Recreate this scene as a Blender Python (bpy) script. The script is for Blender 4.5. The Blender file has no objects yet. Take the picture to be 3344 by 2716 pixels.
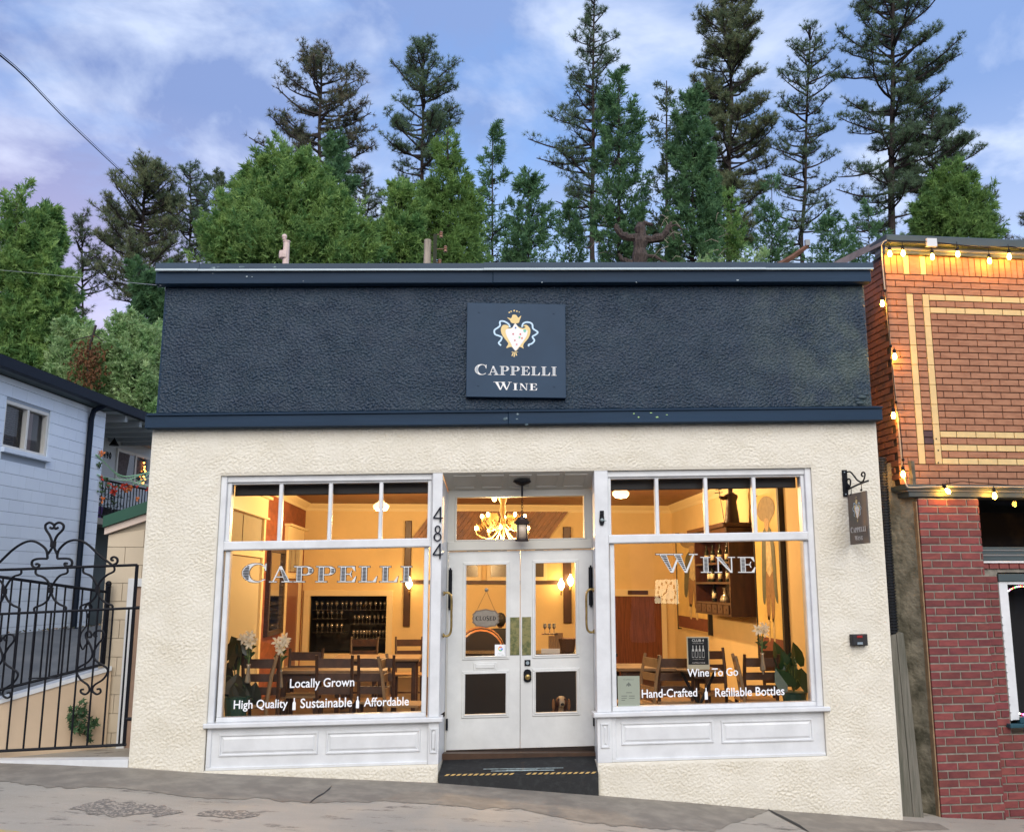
import bpy, math, random
import numpy as np
from mathutils import Vector, Matrix
rnd = random.Random(7)
C = bpy.context.scene.collection
sc = bpy.context.scene
R = math.radians
W, H, F = 3344.0, 2716.0, 3028.0
YAW, PIT, ROL = R(2.8847), R(10.2704), R(0.15)
SH = math.tan(R(1.286))            # the shop front climbs slightly to the right
# ---------------------------------------------------------------- camera
cy, sy, cp, sp = math.cos(YAW), math.sin(YAW), math.cos(PIT), math.sin(PIT)
FW = Vector((sy*cp, cy*cp, sp)); RT0 = Vector((cy, -sy, 0)); UP0 = RT0.cross(FW)
RT = RT0*math.cos(ROL) + UP0*math.sin(ROL); UP = UP0*math.cos(ROL) - RT0*math.sin(ROL)
CAM = Vector((0, -10, 0))
cam = bpy.data.cameras.new('camera'); camo = bpy.data.objects.new('camera', cam); C.objects.link(camo)
m = Matrix((RT, UP, -FW)).transposed().to_4x4(); m.translation = CAM
camo.matrix_world = m
cam.sensor_width = 36; cam.lens = F/W*36; cam.clip_start = .1; cam.clip_end = 2000
sc.camera = camo
sc.view_settings.view_transform = 'Standard'; sc.view_settings.look = 'None'
sc.view_settings.exposure = 1.0; sc.view_settings.gamma = 1
sc.view_settings.use_curve_mapping = False
sc.cycles.use_denoising = True
sc.cycles.max_bounces = 8; sc.cycles.diffuse_bounces = 3; sc.cycles.glossy_bounces = 3
sc.cycles.transparent_max_bounces = 12; sc.cycles.caustics_reflective = False
sc.cycles.sample_clamp_indirect = 4
# ---------------------------------------------------------------- sky
SUN_EL, SUN_AZ = R(36), R(180)     # azimuth from +Y clockwise: behind the camera, a little to its left
w = bpy.data.worlds.new('World'); sc.world = w; w.use_nodes = True
nt = w.node_tree; nt.nodes.clear()
def N(t, **k):
    n = nt.nodes.new(t)
    for a, b in k.items(): setattr(n, a, b)
    return n
out = N('ShaderNodeOutputWorld'); bg = N('ShaderNodeBackground')
sky = N('ShaderNodeTexSky', sky_type='NISHITA', sun_disc=False, sun_elevation=SUN_EL, sun_rotation=SUN_AZ)
bg.inputs['Strength'].default_value = 0.108
def wmath(op, a, b=None, c=None, clamp=False):
    n = N('ShaderNodeMath', operation=op, use_clamp=clamp)
    for i, v in enumerate((a, b, c)):
        if v is None: continue
        if isinstance(v, (int, float)): n.inputs[i].default_value = v
        else: nt.links.new(v, n.inputs[i])
    return n.outputs[0]
def wmix(f, a, b):
    n = N('ShaderNodeMix', data_type='RGBA')
    for s, v in ((0, f), (6, a), (7, b)):
        if isinstance(v, tuple): n.inputs[s].default_value = (*v, 1)
        elif isinstance(v, (int, float)): n.inputs[s].default_value = v
        else: nt.links.new(v, n.inputs[s])
    return n.outputs[2]
tc = N('ShaderNodeTexCoord'); sep = N('ShaderNodeSeparateXYZ'); nt.links.new(tc.outputs['Generated'], sep.inputs[0])
zc = wmath('MAXIMUM', sep.outputs[2], 0.05)
cx_ = wmath('DIVIDE', sep.outputs[0], wmath('ADD', zc, .25)); cyy = wmath('DIVIDE', sep.outputs[1], wmath('ADD', zc, .25))
comb = N('ShaderNodeCombineXYZ'); nt.links.new(cx_, comb.inputs[0]); nt.links.new(cyy, comb.inputs[1])
def wnoise(scale, det, rough, off, dist=0.0, sx=1.0, rot=0.0):
    mp = N('ShaderNodeMapping'); nt.links.new(comb.outputs[0], mp.inputs[0])
    mp.inputs['Location'].default_value = off; mp.inputs['Scale'].default_value = (sx, 1, 1); mp.inputs['Rotation'].default_value = (0, 0, rot)
    n = N('ShaderNodeTexNoise'); n.inputs['Scale'].default_value = scale; n.inputs['Detail'].default_value = det
    n.inputs['Roughness'].default_value = rough; n.inputs['Distortion'].default_value = dist
    nt.links.new(mp.outputs[0], n.inputs['Vector']); return n.outputs['Fac']
c1 = wnoise(2.6, 8, .6, (3.1, 1.7, 0), .3, .8, .6); c2 = wnoise(.75, 4, .5, (7.3, 2.2, 0), .2)
fac = wmath('ADD', wmath('MULTIPLY', c1, .6), wmath('MULTIPLY', c2, .5))
fac = wmath('DIVIDE', wmath('SUBTRACT', fac, .45), .12, clamp=True)
# clear part: Nishita tinted by its own colour; clouds: lavender undersides and pale tops (radiances before the 0.12 strength)
blue = wmix(.62, sky.outputs[0], (1.15, 2.2, 4.7))
lav = wmix(wmath('DIVIDE', wmath('ADD', cx_, 1.3), 1.6, clamp=True), (1.25, 1.4, 2.6), (1.35, 2.05, 3.8))
pale = (3.7, 4.2, 5.3)
hi = wnoise(3.0, 7, .55, (1.3, 6.7, 0), .3)
hi = wmath('MULTIPLY', wmath('DIVIDE', wmath('SUBTRACT', hi, .48), .13, clamp=True), .85)
cl = wmix(hi, lav, pale)
col = wmix(wmath('MULTIPLY', fac, .9), blue, cl)
hz = wmath('SUBTRACT', 1, wmath('DIVIDE', zc, .46), clamp=True)    # paler and warmer towards the horizon
hz = wmath('POWER', hz, 1.1)
warm = wmix(wmath('DIVIDE', wmath('ADD', sep.outputs[0], .46), .42, clamp=True), (5.0, 3.1, 4.1), (5.6, 6.1, 7.2))
col = wmix(wmath('MULTIPLY', hz, .97), col, warm)
nt.links.new(col, bg.inputs[0]); nt.links.new(bg.outputs[0], out.inputs[0])
sun = bpy.data.lights.new('sun', 'SUN'); sun.energy = 1.5; sun.angle = R(60); sun.color = (1, .925, .80)
suno = bpy.data.objects.new('sun', sun); C.objects.link(suno)
sd = Vector((math.sin(SUN_AZ)*math.cos(SUN_EL), math.cos(SUN_AZ)*math.cos(SUN_EL), math.sin(SUN_EL)))
suno.rotation_euler = sd.to_track_quat('Z', 'Y').to_euler()
suno.location = sd*40
# ---------------------------------------------------------------- projection helpers (photo pixel -> point on a real plane)
def ray(px, py): return RT*((px-W/2)/F) + UP*((H/2-py)/F) + FW
def onY(px, py, y=0.0):
    d = ray(px, py); return CAM + d*((y+10)/d.y)
def onX(px, py, x):
    d = ray(px, py); return CAM + d*(x/d.x)
def onZ(px, py, z):
    d = ray(px, py); return CAM + d*(z/d.z)
def onP(px, py, p0, n):
    d = ray(px, py); return CAM + d*(n.dot(p0-CAM)/n.dot(d))
def loc(px, py, y=0.0):
    p = onY(px, py, y); return p.x, p.z - SH*p.x
def shr(p): return (p[0], p[1], p[2] + SH*p[0])
# ---------------------------------------------------------------- mesh builder
class MB:
    def __init__(s): s.v = []; s.f = []; s.m = []; s.mi = 0
    def add(s, vs, fs, mi=None):
        o = len(s.v); s.v += [tuple(v) for v in vs]
        for f in fs: s.f.append(tuple(i+o for i in f)); s.m.append(s.mi if mi is None else mi)
        return s
    def box(s, x0, x1, y0, y1, z0, z1, mi=None):
        return s.add([(x0,y0,z0),(x1,y0,z0),(x1,y1,z0),(x0,y1,z0),(x0,y0,z1),(x1,y0,z1),(x1,y1,z1),(x0,y1,z1)],
            [(0,3,2,1),(4,5,6,7),(0,1,5,4),(1,2,6,5),(2,3,7,6),(3,0,4,7)], mi)
    def quad(s, a, b, c, d, mi=None): return s.add([a,b,c,d], [(0,1,2,3)], mi)
    def cham(s, x0, x1, y0, y1, z0, z1, c=.006, mi=None):      # box whose front (y0) edges are chamfered
        return s.add([(x0+c,y0,z0+c),(x1-c,y0,z0+c),(x1-c,y0,z1-c),(x0+c,y0,z1-c),(x0,y0+c,z0),(x1,y0+c,z0),(x1,y0+c,z1),(x0,y0+c,z1),
            (x0,y1,z0),(x1,y1,z0),(x1,y1,z1),(x0,y1,z1)],
            [(0,1,2,3),(4,5,1,0),(5,6,2,1),(6,7,3,2),(7,4,0,3),(8,9,5,4),(9,10,6,5),(10,11,7,6),(11,8,4,7),(11,10,9,8)], mi)
    def tube(s, pts, r, n=6, mi=None, cap=True):
        pts = [Vector(p) for p in pts]; k = len(pts); o = []
        rr = r if isinstance(r, (list, tuple)) else [r]*k
        up = Vector((0,0,1)); prev = None
        for i, p in enumerate(pts):
            t = (pts[min(i+1,k-1)] - pts[max(i-1,0)])
            if t.length < 1e-9: t = Vector((0,0,1))
            t.normalize()
            if prev is None:
                a = t.cross(up)
                if a.length < 1e-3: a = t.cross(Vector((1,0,0)))
            else: a = prev - t*prev.dot(t)
            a.normalize(); prev = a; b = t.cross(a)
            for j in range(n):
                an = 2*math.pi*j/n; o.append(p + (a*math.cos(an)+b*math.sin(an))*rr[i])
        fs = [(i*n+j, i*n+(j+1)%n, (i+1)*n+(j+1)%n, (i+1)*n+j) for i in range(k-1) for j in range(n)]
        if cap: fs += [tuple(range(n-1,-1,-1)), tuple((k-1)*n+j for j in range(n))]
        return s.add(o, fs, mi)
    def lathe(s, prof, c=(0,0,0), n=16, mi=None, axis='Z'):     # prof: (radius, height)
        o = []
        for r, z in prof:
            for j in range(n):
                a = 2*math.pi*j/n; q = (r*math.cos(a), r*math.sin(a), z)
                if axis == 'Y': q = (q[0], q[2], q[1])
                if axis == 'X': q = (q[2], q[0], q[1])
                o.append((c[0]+q[0], c[1]+q[1], c[2]+q[2]))
        k = len(prof)
        fs = [(i*n+j, i*n+(j+1)%n, (i+1)*n+(j+1)%n, (i+1)*n+j) for i in range(k-1) for j in range(n)]
        fs += [tuple(range(n-1,-1,-1)), tuple((k-1)*n+j for j in range(n))]
        return s.add(o, fs, mi)
    def ball(s, c, r, n=10, mi=None, sq=(1,1,1)):
        prof = [(max(1e-4, math.sin(math.pi*i/n)), -math.cos(math.pi*i/n)) for i in range(n+1)]
        o = MB().lathe(prof, (0,0,0), n)
        return s.add([(c[0]+v[0]*r*sq[0], c[1]+v[1]*r*sq[1], c[2]+v[2]*r*sq[2]) for v in o.v], o.f, mi)
    def prism(s, poly, y0, y1, mi=None):                         # polygon in x-z, extruded along y
        n = len(poly)
        return s.add([(x,y0,z) for x,z in poly]+[(x,y1,z) for x,z in poly],
            [tuple(range(n)), tuple(range(2*n-1,n-1,-1))]+[(i,n+i,n+(i+1)%n,(i+1)%n) for i in range(n)], mi)
    def map(s, fn): s.v = [tuple(fn(v)) for v in s.v]; return s
def tag(o, label=None, cat=None, group=None, kind=None):
    for k, v in (('label',label),('category',cat),('group',group),('kind',kind)):
        if v: o[k] = v
    return o
def mesh(name, mb, mats, smooth=False):
    me = bpy.data.meshes.new(name); me.from_pydata([tuple(v) for v in mb.v], [], mb.f)
    mats = mats if isinstance(mats, (list, tuple)) else [mats]
    for m_ in mats: me.materials.append(m_)
    if len(mats) > 1: me.polygons.foreach_set('material_index', mb.m)
    if smooth: me.polygons.foreach_set('use_smooth', [True]*len(me.polygons))
    me.update(); return me
def obj(name, mb, mats, parent=None, smooth=False, sheared=False, data=None):
    if data is None:
        if sheared: mb.map(shr)
        data = mesh(name, mb, mats, smooth)
    o = bpy.data.objects.new(name, data); C.objects.link(o)
    if parent is not None: o.parent = parent
    return o
def thing(name, label, cat, group=None, at=(0,0,0), rz=0.0):
    o = bpy.data.objects.new(name, None); C.objects.link(o); o.location = at; o.rotation_euler = (0,0,rz)
    o.empty_display_size = .1
    return tag(o, label, cat, group)
def kids(o): return [c for c in bpy.data.objects if c.parent == o]
def dup(o, at=None, rz=None, label=None, parent=None, table=None):
    c = o.copy(); C.objects.link(c); c.parent = parent
    if at is not None: c.location = at
    if rz is not None: c.rotation_euler = (0,0,rz)
    if label: c['label'] = label
    for ch in kids(o) if table is None else table: dup(ch, parent=c)
    return c
def smooth(pts, n=6, closed=False):                               # Catmull-Rom through points
    P = [Vector(p) for p in pts]; o = []
    L = len(P)
    rng = range(L if closed else L-1)
    for i in rng:
        if closed: p0,p1,p2,p3 = P[(i-1)%L],P[i],P[(i+1)%L],P[(i+2)%L]
        else: p0,p1,p2,p3 = P[max(i-1,0)],P[i],P[i+1],P[min(i+2,L-1)]
        for j in range(n):
            t = j/n
            o.append(.5*((2*p1)+(p2-p0)*t+(2*p0-5*p1+4*p2-p3)*t*t+(3*p1-p0-3*p2+p3)*t**3))
    if not closed: o.append(P[-1])
    return o
# ---------------------------------------------------------------- materials
def hexc(r, g, b):
    f = lambda c: (c/255/12.92 if c/255 <= .04045 else ((c/255+.055)/1.055)**2.4)
    return (f(r), f(g), f(b))
def mat(name, col, rough=.6, metal=0.0, spec=.5, var=0.0, vscale=3.0, bump=0.0, bscale=40.0, bdist=.01, col2=None, stretch=(1,1,1), objrand=0.0,
        detail=5, emit=None, estr=0.0, trans=0.0, thr=(.35,.65), coat=0.0, coords='Object', bump2=None, hue=0.0):
    m_ = bpy.data.materials.new(name); m_.use_nodes = True; t = m_.node_tree; b = t.nodes['Principled BSDF']
    b.inputs['Base Color'].default_value = (*col, 1); b.inputs['Roughness'].default_value = rough
    b.inputs['Metallic'].default_value = metal; b.inputs['Specular IOR Level'].default_value = spec
    if coat: b.inputs['Coat Weight'].default_value = coat
    if emit: b.inputs['Emission Color'].default_value = (*emit, 1); b.inputs['Emission Strength'].default_value = estr
    g = t.nodes.new('ShaderNodeNewGeometry'); mp = t.nodes.new('ShaderNodeMapping'); mp.inputs['Scale'].default_value = stretch
    t.links.new(g.outputs['Position'], mp.inputs[0])
    cur = None
    if col2 is None and var: col2 = tuple(c*(1-var) for c in col)
    if col2 is not None:
        n = t.nodes.new('ShaderNodeTexNoise'); n.inputs['Scale'].default_value = vscale; n.inputs['Detail'].default_value = detail
        n.inputs['Roughness'].default_value = .62
        t.links.new(mp.outputs[0], n.inputs['Vector'])
        mr = t.nodes.new('ShaderNodeMapRange'); mr.inputs['From Min'].default_value = thr[0]; mr.inputs['From Max'].default_value = thr[1]
        t.links.new(n.outputs['Fac'], mr.inputs['Value'])
        mx = t.nodes.new('ShaderNodeMix'); mx.data_type = 'RGBA'; mx.inputs[6].default_value = (*col,1); mx.inputs[7].default_value = (*col2,1)
        t.links.new(mr.outputs[0], mx.inputs[0]); cur = mx.outputs[2]
    if objrand or hue:
        oi = t.nodes.new('ShaderNodeObjectInfo'); hs = t.nodes.new('ShaderNodeHueSaturation')
        mr2 = t.nodes.new('ShaderNodeMapRange'); mr2.inputs['To Min'].default_value = 1-objrand; mr2.inputs['To Max'].default_value = 1+objrand
        t.links.new(oi.outputs['Random'], mr2.inputs['Value']); t.links.new(mr2.outputs[0], hs.inputs['Value'])
        if hue:
            wn = t.nodes.new('ShaderNodeTexWhiteNoise'); wn.noise_dimensions = '1D'; t.links.new(oi.outputs['Random'], wn.inputs['W'])
            mr3 = t.nodes.new('ShaderNodeMapRange'); mr3.inputs['To Min'].default_value = .5-hue; mr3.inputs['To Max'].default_value = .5+hue
            t.links.new(wn.outputs['Value'], mr3.inputs['Value']); t.links.new(mr3.outputs[0], hs.inputs['Hue'])
        if cur: t.links.new(cur, hs.inputs['Color'])
        else: hs.inputs['Color'].default_value = (*col,1)
        cur = hs.outputs[0]
    if cur: t.links.new(cur, b.inputs['Base Color'])
    if bump:
        n2 = t.nodes.new('ShaderNodeTexNoise'); n2.inputs['Scale'].default_value = bscale; n2.inputs['Detail'].default_value = 4
        t.links.new(mp.outputs[0], n2.inputs['Vector'])
        bp = t.nodes.new('ShaderNodeBump'); bp.inputs['Strength'].default_value = bump; bp.inputs['Distance'].default_value = bdist
        t.links.new(n2.outputs['Fac'], bp.inputs['Height']); t.links.new(bp.outputs[0], b.inputs['Normal'])
    if trans:
        tr = t.nodes.new('ShaderNodeBsdfTranslucent'); ms = t.nodes.new('ShaderNodeMixShader'); ms.inputs[0].default_value = trans
        if cur: t.links.new(cur, tr.inputs[0])
        else: tr.inputs[0].default_value = (*col,1)
        t.links.new(b.outputs[0], ms.inputs[1]); t.links.new(tr.outputs[0], ms.inputs[2])
        t.links.new(ms.outputs[0], t.nodes['Material Output'].inputs[0])
    return m_
def stucco(name, col, col2, dist, scale, spec=.35, rough=.75, stain=None, mott=1.0):
    m_ = bpy.data.materials.new(name); m_.use_nodes = True; t = m_.node_tree; b = t.nodes['Principled BSDF']
    b.inputs['Roughness'].default_value = rough; b.inputs['Specular IOR Level'].default_value = spec
    g = t.nodes.new('ShaderNodeNewGeometry'); mp = t.nodes.new('ShaderNodeMapping'); mp.inputs['Scale'].default_value = (1,1,1.45)
    mp.inputs['Rotation'].default_value = (0, .22, 0)
    t.links.new(g.outputs['Position'], mp.inputs[0])
    nn = []
    for s_, d_, r_, ds in ((scale,2,.45,.25), (scale*2.6,2,.5,.2), (scale*.13,3,.5,0), (scale*.03,5,.65,0)):
        n = t.nodes.new('ShaderNodeTexNoise'); n.inputs['Scale'].default_value = s_; n.inputs['Detail'].default_value = d_
        n.inputs['Roughness'].default_value = r_; n.inputs['Distortion'].default_value = ds
        t.links.new(mp.outputs[0], n.inputs['Vector']); nn.append(n.outputs['Fac'])
    def M(op, a, b_, clamp=False):
        k = t.nodes.new('ShaderNodeMath'); k.operation = op; k.use_clamp = clamp
        for i, v in enumerate((a, b_)):
            if isinstance(v, (int, float)): k.inputs[i].default_value = v
            else: t.links.new(v, k.inputs[i])
        return k.outputs[0]
    ridge = M('SUBTRACT', 1, M('MULTIPLY', M('ABSOLUTE', M('SUBTRACT', nn[0], .5), 0), 5), True)   # knife ridges
    amp = M('ADD', 1-.55*mott, M('MULTIPLY', M('SUBTRACT', nn[2], .38, True), 3.2*mott))     # rough and smoother areas
    h = M('MULTIPLY', M('ADD', M('MULTIPLY', ridge, .08), M('ADD', M('MULTIPLY', nn[0], 1.3), M('MULTIPLY', nn[1], .30))), amp)
    bp = t.nodes.new('ShaderNodeBump'); bp.inputs['Strength'].default_value = 1; bp.inputs['Distance'].default_value = dist
    t.links.new(h, bp.inputs['Height']); t.links.new(bp.outputs[0], b.inputs['Normal'])
    mr = t.nodes.new('ShaderNodeMapRange'); mr.inputs['From Min'].default_value = .38; mr.inputs['From Max'].default_value = .68
    t.links.new(nn[3], mr.inputs['Value'])
    mx = t.nodes.new('ShaderNodeMix'); mx.data_type = 'RGBA'; mx.inputs[6].default_value = (*col,1); mx.inputs[7].default_value = (*col2,1)
    t.links.new(mr.outputs[0], mx.inputs[0]); cur = mx.outputs[2]
    if stain:                                                     # weathering that gathers towards one end of the wall
        x0, x1, sc_ = stain
        sp_ = t.nodes.new('ShaderNodeSeparateXYZ'); t.links.new(g.outputs['Position'], sp_.inputs[0])
        n = t.nodes.new('ShaderNodeTexNoise'); n.inputs['Scale'].default_value = 2.2; n.inputs['Detail'].default_value = 7; n.inputs['Roughness'].default_value = .7
        t.links.new(g.outputs['Position'], n.inputs['Vector'])
        f = M('DIVIDE', M('SUBTRACT', sp_.outputs[0], x0), x1-x0, True)
        f = M('MULTIPLY', M('DIVIDE', M('SUBTRACT', n.outputs['Fac'], .42), .2, True), f)
        mx2 = t.nodes.new('ShaderNodeMix'); mx2.data_type = 'RGBA'; t.links.new(cur, mx2.inputs[6]); mx2.inputs[7].default_value = (*sc_,1)
        t.links.new(M('MULTIPLY', f, .75), mx2.inputs[0]); cur = mx2.outputs[2]
    t.links.new(cur, b.inputs['Base Color'])
    return m_
def glass(name, tint=(1,1,1), ior=1.5, rough=0.0, boost=1.0):
    m_ = bpy.data.materials.new(name); m_.use_nodes = True; t = m_.node_tree; t.nodes.remove(t.nodes['Principled BSDF'])
    a = t.nodes.new('ShaderNodeBsdfTransparent'); a.inputs[0].default_value = (*tint,1)
    g_ = t.nodes.new('ShaderNodeBsdfGlossy'); g_.inputs['Roughness'].default_value = rough
    f = t.nodes.new('ShaderNodeFresnel'); f.inputs[0].default_value = ior
    n = t.nodes.new('ShaderNodeTexNoise'); n.inputs['Scale'].default_value = 1.3; ge = t.nodes.new('ShaderNodeNewGeometry')
    t.links.new(ge.outputs['Position'], n.inputs['Vector'])
    bp = t.nodes.new('ShaderNodeBump'); bp.inputs['Distance'].default_value = .0016; t.links.new(n.outputs['Fac'], bp.inputs['Height'])
    t.links.new(bp.outputs[0], g_.inputs['Normal'])
    k = t.nodes.new('ShaderNodeMath'); k.operation = 'MULTIPLY'; k.inputs[1].default_value = boost; t.links.new(f.outputs[0], k.inputs[0])
    x = t.nodes.new('ShaderNodeMixShader'); t.links.new(k.outputs[0], x.inputs[0]); t.links.new(a.outputs[0], x.inputs[1]); t.links.new(g_.outputs[0], x.inputs[2])
    t.links.new(x.outputs[0], t.nodes['Material Output'].inputs[0]); return m_
def emis(name, col, s):
    m_ = bpy.data.materials.new(name); m_.use_nodes = True; t = m_.node_tree; b = t.nodes['Principled BSDF']
    b.inputs['Base Color'].default_value = (*col,1); b.inputs['Emission Color'].default_value = (*col,1); b.inputs['Emission Strength'].default_value = s
    return m_
M_ = dict(
 cream=stucco('cream_stucco', (.81,.77,.66), (.72,.675,.56), .003, 80, mott=.3),
 navy=stucco('navy_stucco', (.009,.028,.058), (.013,.038,.066), .004, 100, spec=.5, rough=.42, mott=.2, stain=(2.6,4.7,(.085,.12,.10))),
 navywood=mat('navy_painted_wood', (.016,.042,.082), .55, spec=.2, var=.35, vscale=2.5, bump=.35, bscale=30, bdist=.004, stretch=(.12,1,1)),
 navychip=mat('chipped_navy_paint', (.06,.11,.14), .55, col2=(.25,.33,.36), vscale=20, thr=(.55,.62)),
 copemetal=mat('coping_metal', (.026,.060,.105), .45, spec=.3, metal=.0, var=.3, vscale=1.7, stretch=(.4,1,1), bump=.2, bscale=6, bdist=.01),
 dripmetal=mat('bare_drip_edge', (.33,.40,.44), .4, metal=.3),
 white=mat('white_gloss_paint', (.78,.80,.81), .38, var=.13, vscale=4, bump=.12, bscale=35, bdist=.003),
 whitedoor=mat('white_door_paint', (.71,.72,.70), .4, var=.13, vscale=3.5, bump=.15, bscale=60, bdist=.002),
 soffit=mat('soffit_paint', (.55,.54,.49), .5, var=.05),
 glass=glass('window_glass', boost=.95), glassd=glass('dark_window_glass', (.92,.93,.95), boost=.8),
 brass=mat('aged_brass', (.50,.36,.14), .33, metal=.9, var=.45, vscale=14),
 plate=mat('tarnished_push_plate', (.27,.25,.11), .45, metal=.6, col2=(.12,.14,.06), vscale=18, thr=(.45,.6)),
 black=mat('black_iron', (.006,.007,.011), .5, spec=.2), blackm=mat('matt_black', (.02,.02,.022), .7),
 rubber=mat('black_rubber_ramp', (.008,.009,.010), .65, col2=(.025,.028,.028), vscale=14, thr=(.5,.75), bump=.5, bscale=60, bdist=.004),
 yellow=mat('yellow_tape', (.52,.34,.11), .6), silver=mat('worn_metal_strip', (.42,.52,.52), .5, metal=.2, var=.6, vscale=30),
 letter=mat('silver_lettering', (.72,.73,.72), .5), letterw=mat('white_vinyl', (.9,.92,.95), .5, emit=(.9,.95,1), estr=.0),
 navyl=mat('navy_ink', (.004,.006,.016), .6, spec=.2), brownl=mat('brown_outline', (.10,.045,.02), .5),
 board=mat('sign_board', (.026,.058,.105), .5, spec=.25, var=.15, vscale=2), gold=mat('pale_gold_paint', (.82,.62,.27), .5),
 ivory=mat('ivory_paint', (.88,.87,.84), .5), ribbon=mat('pale_blue_ribbon', (.55,.75,.9), .5),
)
# ================================================================= large structure: ground, hill, street
BX = [-40,-8,-4.8,-3.355,-2.58,-.212,1.37,3.152,4.574,6.2,12,40]
BZ = [-1.2,-1.66,-1.765,-1.819,-1.88,-1.992,-2.12,-2.282,-2.393,-2.50,-2.95,-4.5]
def gz(x, y=0.0): return float(np.interp(x, BX, BZ)) + .018*min(0.0, y)
def onG(px, py, lift=0.0):
    z = -2.1
    for _ in range(12):
        p = onZ(px, py, z); z = gz(p.x, p.y) + lift
    return onZ(px, py, z)
def sheet(name, x0, x1, nx, y0, y1, ny, fn, m_, label=None):
    xs = np.linspace(x0, x1, nx); ys = np.linspace(y0, y1, ny); b = MB()
    b.add([(x,y,fn(x,y)) for y in ys for x in xs], [(j*nx+i, j*nx+i+1, (j+1)*nx+i+1, (j+1)*nx+i) for j in range(ny-1) for i in range(nx-1)])
    o = obj(name, b, m_, smooth=True); o['kind'] = 'structure'
    if label: o['label'] = label
    return o
def groundmat():
    m_ = bpy.data.materials.new('worn_concrete'); m_.use_nodes = True; t = m_.node_tree; b = t.nodes['Principled BSDF']
    g = t.nodes.new('ShaderNodeNewGeometry'); b.inputs['Roughness'].default_value = .8
    def nz(s, d, r=.6, st=(1,1,1)):
        mp = t.nodes.new('ShaderNodeMapping'); mp.inputs['Scale'].default_value = st; t.links.new(g.outputs['Position'], mp.inputs[0])
        n = t.nodes.new('ShaderNodeTexNoise'); n.inputs['Scale'].default_value = s; n.inputs['Detail'].default_value = d; n.inputs['Roughness'].default_value = r
        t.links.new(mp.outputs[0], n.inputs['Vector']); return n.outputs['Fac']
    def mr(v, a, b_):
        k = t.nodes.new('ShaderNodeMapRange'); k.inputs['From Min'].default_value = a; k.inputs['From Max'].default_value = b_; t.links.new(v, k.inputs['Value']); return k.outputs[0]
    def mix(f, a, b_):
        k = t.nodes.new('ShaderNodeMix'); k.data_type = 'RGBA'; t.links.new(f, k.inputs[0])
        for s_, v in ((6,a),(7,b_)):
            if isinstance(v, tuple): k.inputs[s_].default_value = (*v,1)
            else: t.links.new(v, k.inputs[s_])
        return k.outputs[2]
    c = mix(mr(nz(1.1, 6, .6, (.6,1.6,1)), .35, .68), (.44,.40,.335), (.35,.32,.265))
    c = mix(mr(nz(5, 8, .75, (.5,1.3,1)), .56, .66), c, (.16,.145,.125))
    c = mix(mr(nz(90, 3, .7), .60, .70), c, (.55,.50,.42))
    t.links.new(c, b.inputs['Base Color'])
    bp = t.nodes.new('ShaderNodeBump'); bp.inputs['Strength'].default_value = .6; bp.inputs['Distance'].default_value = .006
    t.links.new(nz(70, 5, .7), bp.inputs['Height']); t.links.new(bp.outputs[0], b.inputs['Normal'])
    return m_
M_['concrete'] = groundmat()
M_['asph'] = mat('grey_asphalt_overlay', (.225,.20,.165), .75, col2=(.32,.285,.23), vscale=4.5, thr=(.42,.66), detail=8, bump=.6, bscale=130, bdist=.004)
M_['asph2'] = mat('coarse_dark_asphalt', (.17,.158,.14), .8, col2=(.44,.39,.32), vscale=34, thr=(.46,.60), detail=6, bump=.9, bscale=90, bdist=.01)
M_['road'] = mat('street_asphalt', (.10,.10,.10), .85, var=.4, vscale=1.3, bump=.4, bscale=90, bdist=.004)
M_['hill'] = mat('hillside_soil', (.055,.06,.03), .95, col2=(.11,.085,.05), vscale=.6, bump=.5, bscale=3, bdist=.2)
def terr(x, y):
    r = math.hypot(x, y)
    z = gz(max(-40,min(40,x)), 0) - .5
    if y > 12: z += (y-12)*.115 + 1.2*math.sin(x*.11+y*.07)*min(1,(y-12)/20)
    if y < -16: z -= 0
    return z if r < 400 else z - 5
b = MB(); xs = [-900,-400,-150,-80,-50,-35,-25,-18,-12,-6,0,6,12,18,25,35,50,80,150,400,900]; ys = [-900,-400,-150,-60,-30,-18,-8,0,4,9,12,16,22,30,40,52,66,80,100,150,400,900]
b.add([(x,y,(gz(max(-40,min(40,x)))-.5 if y<=12 else gz(max(-40,min(40,x)))-.5+(min(y,90)-12)*.10)) for y in ys for x in xs],
      [(j*len(xs)+i, j*len(xs)+i+1, (j+1)*len(xs)+i+1, (j+1)*len(xs)+i) for j in range(len(ys)-1) for i in range(len(xs)-1)])
o = obj('ground', b, M_['hill']); tag(o, 'wooded hillside ground rising behind the shops', kind='structure')
o = sheet('street', -40, 40, 41, -30, -3.2, 8, lambda x,y: gz(x,y)-.12, M_['road'])
pb = MB(); pxs = sorted(set([-40+.5*i for i in range(161)]+BX)); pys = [-3.2,-2.4,-1.6,-.8,0,.9]
pb.add([(x,y,gz(x,y)) for y in pys for x in pxs], [(j*len(pxs)+i, j*len(pxs)+i+1, (j+1)*len(pxs)+i+1, (j+1)*len(pxs)+i) for j in range(len(pys)-1) for i in range(len(pxs)-1)])
o = obj('pavement', pb, M_['concrete']); tag(o, 'sloping weathered concrete pavement in front of the shop', kind='structure')
kb = MB()
for i in range(40):
    x0 = -40+2*i; kb.add([(x0,-3.35,gz(x0,-3.3)-.125),(x0+2,-3.35,gz(x0+2,-3.3)-.125),(x0+2,-3.2,gz(x0+2,-3.2)),(x0,-3.2,gz(x0,-3.2))], [(0,1,2,3)])
obj('kerb', kb, M_['concrete'])['kind'] = 'structure'
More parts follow.
